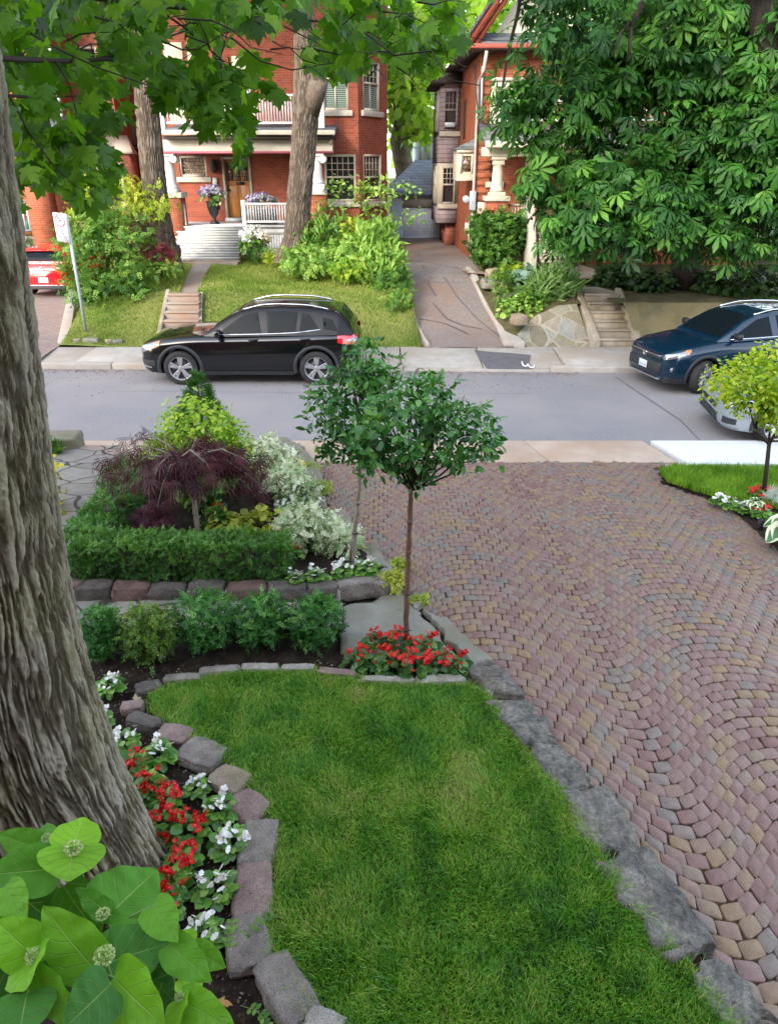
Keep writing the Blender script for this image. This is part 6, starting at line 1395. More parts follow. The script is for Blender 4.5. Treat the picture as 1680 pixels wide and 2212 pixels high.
# ================================================================ CARS
def M_paint(name, col, flake=.0, coat=1.0, rough=.25, metallic=.0):
    m, nt, b, out = newmat(name); pos = geo_pos(nt)
    c = mixc(nt, .15, col, ramp(nt, noise(nt, pos, 2.5, 3), [(.3, (.6, .6, .6)), (.7, (1.1, 1.1, 1.1))]), 'MULTIPLY')
    nt.links.new(c, b.inputs['Base Color']); b.inputs['Roughness'].default_value = rough; b.inputs['Metallic'].default_value = metallic
    b.inputs['Coat Weight'].default_value = coat; b.inputs['Coat Roughness'].default_value = .02; b.inputs['Specular IOR Level'].default_value = .5
    return m
MT['tyre'] = M_surf('tyre_rubber', [(.018, .018, .019), (.035, .034, .034)], .85, 8, 90, .3, .003, .25)
MT['cladding'] = M_surf('black_cladding', [(.016, .017, .02), (.028, .03, .034)], .6, 8, 120, .15, .002, .35)
MT['chrome'] = M_plain('chrome', (.72, .73, .75), .12, 1.0, .5, 0, .05)
MT['alloy'] = M_plain('alloy', (.52, .52, .54), .3, .85, .5, 0, .1)
MT['car_glass'] = M_plain('car_glass', (.005, .008, .010), .02, 0, .09, 0, 0)
MT['lamp_clear'] = M_plain('lamp_clear', (.30, .32, .34), .1, .6, .5, .3, .8, 45)
MT['lamp_red'] = M_plain('lamp_red', (.55, .01, .02), .1, 0, .8, 1, .3, 30)
MT['lamp_amber'] = M_plain('lamp_amber', (.75, .16, .01), .12, 0, .8, 1, .1)
MT['plate'] = M_plain('licence_plate', (.50, .53, .56), .4, 0, .4, 0, .1)
MT['plate_blue'] = M_plain('plate_blue', (.20, .30, .55), .5)
def smooth_interp(x, pts, k=5):
    xs = np.array([p[0] for p in pts]); v = np.array([p[1] for p in pts]); return np.interp(x, xs, v)
class Car:
    def __init__(s, name, label, p, paint, group=None):
        s.p = p; s.cabm = None; s.t = thing(name, label, 'car', (0, 0, 0), 0, group); s.paint = paint
        L = p['L']; s.xs = np.unique(np.concatenate([np.linspace(0, .5, 22) ** 1.0, np.linspace(.5, L - .5, 40), np.linspace(L - .5, L, 22)]))
        def sm(pts):
            f = np.interp(s.xs, [q[0] for q in pts], [q[1] for q in pts])
            for _ in range(3): f[1:-1] = (f[:-2] + 2 * f[1:-1] + f[2:]) / 4
            return f
        s.zb, s.zt, s.W = sm(p['zb']), sm(p['zt']), sm(p['W'])
        s.sec = np.array([(0, 0), (.80, 0), (.94, .04), (.985, .16), (1.0, .36), (.998, .55), (.985, .70), (.975, .80), (.955, .885), (.90, .955), (.80, .985), (.5, 1.0), (0, 1.01)])
    def side_y(s, x, z):
        zb, zt, W = (float(np.interp(x, s.xs, a)) for a in (s.zb, s.zt, s.W)); f = min(max((z - zb) / (zt - zb), .04), .955)
        return W * float(np.interp(f, s.sec[2:10, 1], s.sec[2:10, 0]))
    def hull(s):
        n = len(s.sec); V = []; k = 2 * n - 2
        for x, zb, zt, W in zip(s.xs, s.zb, s.zt, s.W):
            half = [(y * W, zb + f * (zt - zb)) for y, f in s.sec]
            ring = half + [(-y, z) for y, z in half[-2:0:-1]]
            V += [(x, y, z) for y, z in ring]
        Fq = []
        for i in range(len(s.xs) - 1):
            for j in range(k): Fq.append((i * k + j, i * k + (j + 1) % k, (i + 1) * k + (j + 1) % k, (i + 1) * k + j))
        Fq += [tuple(range(k)), tuple(range((len(s.xs) - 1) * k, len(s.xs) * k))[::-1]]
        mb = MB(); mb.add(V, Fq); o = mb.build('body', s.paint, None, True)
        cut = MB()
        for wx in (s.p['fw'], s.p['rw']):
            for sg in (-1, 1): cut.lathe([(s.p['arch'], -.24), (s.p['arch'], .4)] if sg > 0 else [(s.p['arch'], -.4), (s.p['arch'], .24)], (wx, sg * .92, s.p['wr'] + .01), 48, None, 'y')
        oc = cut.build('cut', None); md = o.modifiers.new('b', 'BOOLEAN'); md.object = oc; md.operation = 'DIFFERENCE'; md.solver = 'EXACT'
        dg = bpy.context.evaluated_depsgraph_get(); me = bpy.data.meshes.new_from_object(o.evaluated_get(dg)); o.modifiers.clear(); o.data = me
        bpy.data.objects.remove(oc, do_unlink=True)
        if not len(me.materials): me.materials.append(s.paint)
        me.polygons.foreach_set('use_smooth', [True] * len(me.polygons)); me.set_sharp_from_angle(angle=R(50)); o.parent = s.t; s.body = o
    def cab_pt(s, x, a, off=0.0):
        """cabin surface: a 0 at the belt .. 1 roof centre (positive side)"""
        p = s.p; zb = float(np.interp(x, [q[0] for q in p['belt']], [q[1] for q in p['belt']])); zr = float(np.interp(x, [q[0] for q in p['roof']], [q[1] for q in p['roof']])); h = max(zr - zb, .002)
        A = [0, .3, .55, .72, .80, .86, .93, 1.0]
        zf = float(np.interp(a, A, [0, .45, .80, .92, .965, .985, 1.0, 1.02])); z = zb + h * zf
        yw = p['cw'] - (p['cw'] - p['rwid']) * ((zb + h * min(zf, .92) - p['belt'][0][1]) / p['ch'])
        end = float(np.interp(x, [p['roof'][0][0], p['roof'][0][0] + .35, p['roof'][-1][0] - .3, p['roof'][-1][0]], [.90, 1, 1, .93]))
        y = yw * end * float(np.interp(a, A, [1, 1, 1, .985, .955, .88, .6, 0])) if True else 0
        return (x, y + off, z + (off * .6 if a > .7 else 0))
    def cab_side(s, x, z, off=.006):
        lo, hi = 0.0, .8
        for _ in range(24):
            m = (lo + hi) / 2
            if s.cab_pt(x, m)[2] < z: lo = m
            else: hi = m
        q = s.cab_pt(x, lo); return (x, q[1] + off, z)
    def cabin(s, mat=None):
        A = [0, .3, .55, .72, .80, .86, .93, 1.0]; p = s.p; xs = np.linspace(p['roof'][0][0], p['roof'][-1][0], 60); V = []; n = len(A)
        for x in xs:
            half = [s.cab_pt(x, a) for a in A]; V += half + [(q[0], -q[1], q[2]) for q in half[-2::-1]]
        k = 2 * n - 1; Fq = []
        for i in range(len(xs) - 1):
            for j in range(k - 1): Fq.append((i * k + j, i * k + j + 1, (i + 1) * k + j + 1, (i + 1) * k + j))
        Fq += [tuple(range(k)), tuple(range((len(xs) - 1) * k, len(xs) * k))[::-1]]
        mb = MB(); mb.add(V, Fq); o = mb.build('cabin', s.cabm or s.paint, s.t, True, local=True); o.data.set_sharp_from_angle(angle=R(60)); return o
    def side_glass(s, name, poly, sg=-1, mat=None, off=.007):
        """window polygon in (x,z): gridded so that it follows the tumblehome"""
        a = np.array(poly); xs = np.linspace(a[:, 0].min(), a[:, 0].max(), 14); mb = MB(); V = []; Fq = []
        def span(x):
            z = []
            for i in range(len(poly)):
                (x0, z0), (x1, z1) = poly[i], poly[(i + 1) % len(poly)]
                if min(x0, x1) - 1e-9 <= x <= max(x0, x1) + 1e-9 and abs(x1 - x0) > 1e-9: z.append(z0 + (z1 - z0) * (x - x0) / (x1 - x0))
            return (min(z), max(z)) if z else (0, 0)
        for x in xs:
            z0, z1 = span(min(max(x, a[:, 0].min() + 1e-4), a[:, 0].max() - 1e-4))
            for j in range(5): q = s.cab_side(x, z0 + (z1 - z0) * j / 4, off); V.append((q[0], sg * q[1], q[2]))
        for i in range(13):
            for j in range(4): Fq.append((i * 5 + j, i * 5 + j + 1, (i + 1) * 5 + j + 1, (i + 1) * 5 + j))
        mb.add(V, Fq); return mb.build(name, mat or MT['car_glass'], s.t, True, local=True)
    def screen(s, name, x0, x1, yfrac=.93, a0=.84):
        xs = np.linspace(x0, x1, 12); A = [a0, .88, .93, 1.0]; V = []; Fq = []
        for x in xs:
            half = [s.cab_pt(x, a) for a in A]; row = half + [(q[0], -q[1], q[2]) for q in half[-2::-1]]; V += [(q[0] + (-.006 if x1 < 2.5 else .006), q[1] * yfrac, q[2] + .008) for q in row]
        for i in range(11):
            for j in range(6): Fq.append((i * 7 + j, i * 7 + j + 1, (i + 1) * 7 + j + 1, (i + 1) * 7 + j))
        mb = MB(); mb.add(V, Fq); return mb.build(name, MT['car_glass'], s.t, True, local=True)
    def patch(s, name, x0, x1, zlo, zhi, mat, sg=-1, off=.01, n=8, parent=None):
        """panel lying on the body side; zlo/zhi = (at x0, at x1)"""
        V = []; Fq = []
        for i in range(n + 1):
            x = x0 + (x1 - x0) * i / n; a = zlo[0] + (zlo[1] - zlo[0]) * i / n; b_ = zhi[0] + (zhi[1] - zhi[0]) * i / n
            for j in range(5): z = a + (b_ - a) * j / 4; V.append((x - (off if x < .6 else -off if x > s.p['L'] - .6 else 0) * .7, sg * (s.side_y(x, z) + off), z))
        for i in range(n):
            for j in range(4): Fq.append((i * 5 + j, i * 5 + j + 1, (i + 1) * 5 + j + 1, (i + 1) * 5 + j))
        mb = MB(); mb.add(V, Fq); return mb.build(name, mat, parent or s.t, True, local=True)
    def seam(s, mb, pts, r=.004, sg=-1, cab=False):
        mb.tube([(x, sg * ((s.cab_side(x, z, 0)[1] if cab else s.side_y(x, z)) + .001), z) for x, z in pts], r, 5)
    def wheel(s, x, sg, steer=0.0, spokes='twin'):
        p = s.p; r = p['wr']; w = .105; cy = sg * p['track']
        mb = MB(); mb.lathe([(r * .66, -.05), (r * .66, .05)], (0, 0, 0), 32, None, 'y'); wh = mb.build('wheel', MT['black_metal'], s.t, True, local=True)
        wh.location = (x, cy, r); wh.rotation_euler = (0, 0, steer)
        mb = MB(); pr = [(r * .69, -w), (r * .80, -w * 1.06), (r * .93, -w * .98), (r * .985, -w * .75), (r, -w * .3), (r, w * .3), (r * .985, w * .75), (r * .93, w * .98), (r * .80, w * 1.06), (r * .69, w)]
        n = 56; V = []; Fq = []
        for (rr, h) in pr:
            for k in range(n): a = 2 * math.pi * k / n; V.append((rr * math.cos(a), h, rr * math.sin(a)))
        for i in range(len(pr) - 1):
            for k in range(n): Fq.append((i * n + k, i * n + (k + 1) % n, (i + 1) * n + (k + 1) % n, (i + 1) * n + k))
        mb.add(V, Fq); mb.build('tyre', MT['tyre'], wh, True, local=True)
        mb = MB(); f = sg * w * .93; g = sg * .02
        V = []; Fq = []                                      # rim barrel and lip
        for (rr, h) in [(r * .70, f * 1.04), (r * .665, f * 1.06), (r * .645, f * .9), (r * .62, g)]:
            for k in range(n): a = 2 * math.pi * k / n; V.append((rr * math.cos(a), h, rr * math.sin(a)))
        for i in range(3):
            for k in range(n): Fq.append((i * n + k, i * n + (k + 1) % n, (i + 1) * n + (k + 1) % n, (i + 1) * n + k))
        mb.add(V, Fq); mb.lathe([(r * .15, 0), (r * .17, f * .5), (r * .13, f * .88), (r * .05, f * .9)], (0, 0, 0), 20, None, 'y')
        ns = 5
        for k in range(ns):
            for dl in ((-.16, .16) if spokes == 'twin' else (-.24, .24)):
                a = 2 * math.pi * k / ns + .3; a1 = a + dl * (1.0 if spokes == 'twin' else .9); a0 = a + dl * (.75 if spokes == 'twin' else .3)
                V = []
                for (rr, aa, hw, h) in [(r * .12, a0 * 1.0, .020, f * .80), (r * .66, a1, .024, f * .90)]:
                    c_, s_ = math.cos(aa), math.sin(aa)
                    for (e, hh) in ((-hw, h), (hw, h), (hw * 1.1, h - f * .35), (-hw * 1.1, h - f * .35)): V.append((rr * c_ - e * s_, hh, rr * s_ + e * c_))
                mb.add(V, [(0, 1, 5, 4), (1, 2, 6, 5), (2, 3, 7, 6), (3, 0, 4, 7), (0, 3, 2, 1), (4, 5, 6, 7)])
        o = mb.build('rim', MT['alloy'], wh, False, local=True, bevel=.004)
        return wh
    def arches(s):
        p = s.p
        for wx in (p['fw'], p['rw']):
            for sg in (-1, 1):
                mb = MB(); n = 28; V = []
                for i in range(n + 1):
                    a = R(-14 + 208 * i / n)
                    for (rr, dy) in ((p['arch'] - .012, -.05), (p['arch'] - .012, .014), (p['arch'] + .055, .014), (p['arch'] + .055, -.03)):
                        x, z = wx + rr * math.cos(a), p['wr'] + .01 + rr * math.sin(a); V.append((x, sg * (max(s.side_y(x, max(z, .3)), s.side_y(wx, max(z, .3)) - .012) + dy), z))
                Fq = [(4 * i + j, 4 * i + (j + 1) % 4, 4 * i + 4 + (j + 1) % 4, 4 * i + 4 + j) for i in range(n) for j in range(4)]
                mb.add(V, Fq); mb.build('wheel_arch', MT['cladding'], s.t, True, local=True)
    def well(s):
        mb = MB(); p = s.p
        for wx in (p['fw'], p['rw']): mb.box((wx - p['arch'], -.60, .22), (wx + p['arch'], .60, .72))
        mb.build('underbody', MT['black_metal'], s.t, local=True)
    def mirror(s, x, z, mat):
        for sg in (-1, 1):
            y = s.cab_side(x, z)[1]; mb = MB(); c = (x - .02, sg * (y + .13), z + .03)
            V, Fs = [], []
            me = cube_rock((.11, .20, .13), 3, .55, .0, 5); vs = [tuple(v.co + Vector(c)) for v in me.vertices]; mb.add(vs, [tuple(q.vertices) for q in me.polygons]); bpy.data.meshes.remove(me)
            mb.tube([(x, sg * y, z - .02), (x, sg * (y + .08), z)], .025, 8); mb.build('wing_mirror', mat, s.t, True, local=True)
    def rails(s, x0, x1, y, mat):
        for sg in (-1, 1):
            mb = MB(); n = 12; P0 = []
            for i in range(n + 1):
                x = x0 + (x1 - x0) * i / n; q = s.cab_pt(x, .86); P0.append((x, sg * (q[1] - .0), q[2] + .012 + .035 * min(1, 4 * min(i, n - i) / n)))
            mb.tube(P0, .017, 8); mb.build('roof_rail', mat, s.t, True, local=True)
    def plate(s, x, z, sg, y=0.0, parent=None):
        mb = MB(); mb.box((x - .006, y - .155, z - .078), (x + .006, y + .155, z + .078)); o = mb.build('licence_plate', MT['plate'], parent or s.t, bevel=.004, local=True)
        mb = MB()                                           # blurred blue characters, illegible in the photo
        for k in range(7):
            if k == 3: continue
            yy = y - .115 + k * .037; mb.box((x - .0085 if sg < 0 else x + .006, yy - .010, z - .035), (x - .006 if sg < 0 else x + .0085, yy + .010, z + .03))
        mb.build('plate_lettering', M_plain('plate_text', (.40, .47, .60), .5), o, local=True)
    def place(s, x, y, z, rz, scale=1.0, pitch=0.0):
        s.t.location = (x, y, z); s.t.rotation_euler = (0, pitch, rz); s.t.scale = (scale,) * 3
def handle(c, x, z, mat, sg=-1, cab=False):
    mb = MB(); y = c.side_y(x, z); mb.tube([(x - .09, sg * (y + .004), z), (x - .06, sg * (y + .034), z + .004), (x + .06, sg * (y + .034), z + .008), (x + .09, sg * (y + .004), z + .010)], .013, 8); mb.build('door_handle', mat, c.t, True, local=True)
SUV = dict(L=4.42, fw=.86, rw=3.56, wr=.345, arch=.405, track=.80,
    zb=[(0, .40), (.05, .30), (.2, .22), (.5, .20), (4.0, .21), (4.25, .30), (4.42, .42)],
    zt=[(0, .66), (.03, .74), (.12, .82), (.35, .89), (.86, .965), (1.25, .99), (2.0, 1.0), (3.4, 1.04), (4.15, 1.06), (4.32, .99), (4.42, .84)],
    W=[(0, .50), (.03, .62), (.10, .74), (.25, .83), (.5, .885), (.9, .905), (2.2, .90), (3.6, .905), (4.05, .875), (4.25, .81), (4.36, .72), (4.42, .60)],
    belt=[(1.1, .96), (2, .98), (4.4, 1.01)], roof=[(1.34, .98), (1.61, 1.18), (1.90, 1.36), (2.10, 1.45), (2.43, 1.505), (2.8, 1.525), (3.2, 1.515), (3.6, 1.49), (3.94, 1.44), (4.04, 1.40), (4.15, 1.27), (4.32, 1.03)], cw=.845, rwid=.64, ch=.47)
def black_suv():
    c = Car('parked_car', 'black compact crossover with silver roof rails parked on the far side of the road', SUV, M_paint('black_paint', (.003, .0035, .0045), 0, .35, .12), None)
    c.cabm = M_plain('black_roof_paint', (.004, .0045, .006), .12, 0, .2, .05, 0)
    c.hull(); c.cabin(); c.arches(); c.well()
    for sg in (-1, 1):
        c.side_glass('front_window', [(1.66, 1.02), (1.76, 1.11), (2.14, 1.365), (2.46, 1.43), (2.50, 1.035)], sg); c.side_glass('rear_window', [(2.60, 1.04), (2.58, 1.438), (2.92, 1.445), (3.22, 1.43), (3.20, 1.075)], sg)
        c.side_glass('quarter_window', [(3.25, 1.08), (3.265, 1.428), (3.46, 1.375), (3.62, 1.13)], sg); c.side_glass('rear_quarter_glass', [(3.72, 1.12), (3.70, 1.33), (3.90, 1.29), (4.0, 1.08)], sg)
        mb = MB(); mb.tube([(x, sg * (c.cab_side(x, z, .004)[1]), z) for x, z in [(1.62, 1.005), (2.1, 1.015), (2.7, 1.028), (3.2, 1.05), (3.66, 1.11)]], .012, 6); mb.build('chrome_strip', MT['chrome'], c.t, True, local=True)
    c.screen('windscreen', 1.42, 2.04); c.screen('rear_screen', 4.05, 4.26, .9)
    for sg in (-1, 1):
        h = c.patch('headlight', .07, .48, (.62, .80), (.76, .885), MT['lamp_clear'], sg); c.patch('indicator', .38, .50, (.74, .80), (.84, .888), MT['lamp_amber'], sg, .016, 5, h)
        t_ = c.patch('tail_light', 3.98, 4.36, (.86, .80), (1.00, 1.0), MT['lamp_red'], sg, .012); c.patch('reverse_light', 4.17, 4.36, (.885, .89), (.93, .935), MT['lamp_clear'], sg, .018, 4, t_)
        c.patch('fog_trim', .06, .28, (.36, .34), (.40, .37), MT['chrome'], sg, .012); c.patch('lower_intake', .05, .36, (.40, .38), (.52, .50), MT['cladding'], sg, .008)
        c.patch('side_sill', 1.30, 3.12, (.215, .215), (.30, .30), MT['cladding'], sg, .012, 12); c.patch('rear_bumper_trim', 4.02, 4.40, (.34, .42), (.52, .52), MT['cladding'], sg, .008)
    mb = MB()
    for xs in ([(1.58, .97), (1.52, .70), (1.53, .36)], [(2.55, .99), (2.55, .70), (2.56, .33)], [(3.54, 1.03), (3.42, .85), (3.22, .66), (3.12, .45)]): c.seam(mb, xs)
    c.seam(mb, [(1.2, .90), (2.2, .925), (3.2, .95), (3.9, .98)], .003); mb.build('door_seam', MT['black_metal'], c.t, True, local=True)
    handle(c, 2.34, .915, c.paint); handle(c, 3.36, .935, c.paint)
    for wx in (.86, 3.56):
        for sg in (-1, 1): c.wheel(wx, sg)
    c.mirror(1.70, 1.03, c.paint); c.rails(2.14, 3.8, .6, MT['chrome']); c.plate(-.03, .46, -1)
    mb = MB(); mb.box((-.02, -.42, .54), (.02, .42, .64)); mb.build('grille', MT['cladding'], c.t, bevel=.01, local=True)
    return c
c = black_suv(); w0 = G(397, 829, 0); c.place(w0[0] - .86 + .03, w0[1] + .80, 0, R(-.5)); c.t.scale = (.985, 1, .965)
SUVB = dict(L=4.60, fw=.93, rw=3.59, wr=.365, arch=.43, track=.80,
    zb=[(0, .36), (.06, .27), (.25, .21), (.5, .20), (4.2, .22), (4.6, .40)],
    zt=[(0, .76), (.03, .84), (.12, .92), (.35, .99), (.9, 1.08), (1.3, 1.13), (2.0, 1.14), (3.6, 1.18), (4.3, 1.18), (4.6, .95)],
    W=[(0, .56), (.03, .68), (.10, .78), (.25, .86), (.5, .905), (.9, .925), (2.2, .92), (3.6, .925), (4.2, .88), (4.6, .65)],
    belt=[(1.1, 1.10), (2, 1.12), (4.4, 1.16)], roof=[(1.18, 1.12), (1.5, 1.32), (1.85, 1.52), (2.1, 1.61), (2.5, 1.665), (3.0, 1.67), (3.6, 1.64), (4.1, 1.58), (4.45, 1.2)], cw=.86, rwid=.63, ch=.56)
def blue_suv():
    c = Car('parked_car', 'dark blue crossover pulling out at the right with its front wheel turned', SUVB, M_paint('blue_paint', (.003, .017, .036), 0, .4, .15, .1))
    c.hull(); c.cabin(); c.arches(); c.well()
    for sg in (-1, 1):
        c.side_glass('front_window', [(1.50, 1.17), (1.66, 1.29), (2.1, 1.525), (2.46, 1.59), (2.50, 1.185)], sg); c.side_glass('rear_window', [(2.62, 1.19), (2.60, 1.595), (3.1, 1.595), (3.45, 1.55), (3.46, 1.22)], sg)
        mb = MB(); mb.tube([(x, sg * c.cab_side(x, z, .004)[1], z) for x, z in [(1.46, 1.150), (2.0, 1.158), (2.8, 1.172), (3.6, 1.20)]], .012, 6); mb.build('chrome_strip', MT['chrome'], c.t, True, local=True)
        h = c.patch('headlight', .06, .50, (.76, .90), (.86, .975), MT['lamp_clear'], sg, .010, 10); c.patch('indicator', .42, .54, (.88, .945), (.965, .985), MT['lamp_amber'], sg, .016, 5, h)
        c.patch('fog_trim', .05, .20, (.54, .36), (.62, .42), c.paint, sg, .02); c.patch('bumper_corner', .06, .44, (.26, .25), (.40, .36), MT['cladding'], sg, .010)
        mb = MB(); mb.lathe([(.05, -.02), (.055, 0), (.04, .01)], (.17, sg * .80, .55), 16, None, 'y'); mb.build('fog_lamp', MT['lamp_clear'], c.t, True, local=True)
        c.patch('side_sill', 1.40, 3.10, (.21, .21), (.33, .33), MT['cladding'], sg, .012, 12)
    c.screen('windscreen', 1.26, 2.02)
    mb = MB()
    for xs in ([(1.50, 1.06), (1.44, .75), (1.46, .36)], [(2.55, 1.1), (2.55, .75), (2.57, .34)]): c.seam(mb, xs)
    c.seam(mb, [(.7, .99), (1.3, 1.02), (2.2, 1.0), (3.6, 1.03)], .004); mb.build('door_seam', MT['black_metal'], c.t, True, local=True)
    mb = MB(); mb.box((-.035, -.62, .44), (.06, .62, .66)); mb.build('lower_grille', MT['cladding'], c.t, bevel=.03, local=True)
    mb = MB(); mb.box((-.02, -.60, .74), (.05, .60, .80)); mb.build('grille', MT['cladding'], c.t, bevel=.01, local=True)
    mb = MB(); mb.box((-.028, -.56, .80), (.05, .56, .822)); mb.box((-.02, -.60, .30), (.06, .60, .33)); mb.build('chrome_bar', MT['chrome'], c.t, bevel=.006, local=True)
    mb = MB(); V = []                                   # oval badge
    for rx, rz, h in ((.075, .05, .012),):
        n = 24; path = [(-.034, rx * math.cos(2 * math.pi * k / n), .775 + rz * math.sin(2 * math.pi * k / n)) for k in range(n + 1)]; mb.tube(path, .006, 6); mb.tube([(-.034, .03 * math.cos(2 * math.pi * k / n), .775 + rz * math.sin(2 * math.pi * k / n)) for k in range(n + 1)], .005, 6); mb.tube([(-.034, .055 * math.cos(2 * math.pi * k / n), .797 + .02 * math.sin(2 * math.pi * k / n)) for k in range(n + 1)], .005, 6)
    mb.build('badge', MT['chrome'], c.t, True, local=True)
    handle(c, 2.32, 1.03, MT['chrome']); handle(c, 3.36, 1.05, MT['chrome'])
    for wx in (.93, 3.59):
        for sg in (-1, 1): c.wheel(wx, sg, R(24) if wx < 1 else 0, 'star')
    c.mirror(1.56, 1.20, MT['black_metal']); c.rails(2.1, 4.0, .6, MT['chrome']); c.plate(-.045, .54, -1)
    return c
c = blue_suv(); w0 = G(1498, 850, 0); rz = R(13); off = Vector((.93, -.80, 0)) * .86; off.rotate(Matrix.Rotation(rz, 3, 'Z')); c.place(w0[0] - off.x + .10, w0[1] + .05 - off.y, 0, rz, .86)
SED = dict(L=4.6, fw=.9, rw=3.6, wr=.33, arch=.39, track=.78,
    zb=[(0, .34), (.06, .24), (.25, .19), (.5, .18), (4.2, .20), (4.6, .38)], zt=[(0, .58), (.03, .65), (.12, .72), (.35, .79), (.9, .90), (1.4, .96), (2.0, .98), (3.6, 1.02), (4.3, 1.02), (4.6, .85)],
    W=[(0, .50), (.03, .64), (.10, .76), (.25, .84), (.5, .88), (.9, .90), (3.6, .90), (4.2, .86), (4.6, .65)], belt=[(1.2, .93), (2, .95), (4.2, .99)], roof=[(1.25, .95), (1.7, 1.17), (2.1, 1.36), (2.5, 1.43), (3.0, 1.42), (3.5, 1.32), (4.1, 1.03)], cw=.83, rwid=.60, ch=.48)
def silver_car():
    c = Car('moving_car', 'silver car entering from the right edge, half hidden by the young tree', SED, M_paint('silver_paint', (.30, .33, .36), 0, .6, .25, .4))
    c.hull(); c.cabin(); c.arches(); c.well()
    for sg in (-1, 1):
        c.side_glass('front_window', [(1.70, 1.0), (1.9, 1.12), (2.2, 1.31), (2.5, 1.36), (2.52, 1.01)], sg); c.side_glass('rear_window', [(2.6, 1.01), (2.58, 1.36), (3.1, 1.33), (3.45, 1.22), (3.5, 1.05)], sg)
        c.patch('headlight', .06, .50, (.58, .68), (.66, .755), MT['lamp_clear'], sg, .010, 10); c.patch('side_sill', 1.35, 3.15, (.19, .19), (.26, .26), MT['cladding'], sg, .012, 12)
        c.patch('lower_intake', .05, .24, (.33, .32), (.44, .42), MT['cladding'], sg, .008)
    c.screen('windscreen', 1.34, 2.05)
    mb = MB(); mb.box((-.02, -.5, .30), (.05, .5, .44)); mb.build('lower_grille', MT['cladding'], c.t, bevel=.02, local=True)
    mb = MB(); mb.box((-.022, -.4, .50), (.04, .4, .58)); mb.build('grille', MT['cladding'], c.t, bevel=.01, local=True)
    mb = MB()
    for xs in ([(1.45, .92), (1.40, .65), (1.42, .32)], [(2.55, .96), (2.55, .65), (2.57, .32)]): c.seam(mb, xs)
    mb.build('door_seam', MT['black_metal'], c.t, True, local=True); handle(c, 2.3, .86, c.paint)
    for wx in (.9, 3.6):
        for sg in (-1, 1): c.wheel(wx, sg, R(6) if wx < 1 else 0, 'star')
    c.mirror(1.72, 1.03, c.paint)
    return c
c = silver_car(); c.place(5.22, 11.25, 0, R(-7), .9)
HAT = dict(L=4.2, fw=.85, rw=3.48, wr=.315, arch=.37, track=.76,
    zb=[(0, .36), (.2, .22), (.5, .20), (3.9, .22), (4.1, .27), (4.2, .34)], zt=[(0, .62), (.12, .76), (.35, .84), (.9, .94), (1.3, .98), (2.0, 1.0), (3.6, 1.04), (3.98, 1.04), (4.12, .98), (4.2, .80)],
    W=[(0, .56), (.1, .76), (.25, .84), (.5, .88), (.9, .895), (3.6, .895), (3.95, .88), (4.1, .86), (4.17, .83), (4.2, .80)], belt=[(1.2, .96), (2, .98), (4.2, .98)], roof=[(1.2, .98), (1.6, 1.22), (1.95, 1.40), (2.4, 1.46), (3.0, 1.46), (3.6, 1.42), (3.82, 1.38), (4.0, 1.18), (4.10, .99)], cw=.85, rwid=.60, ch=.47)
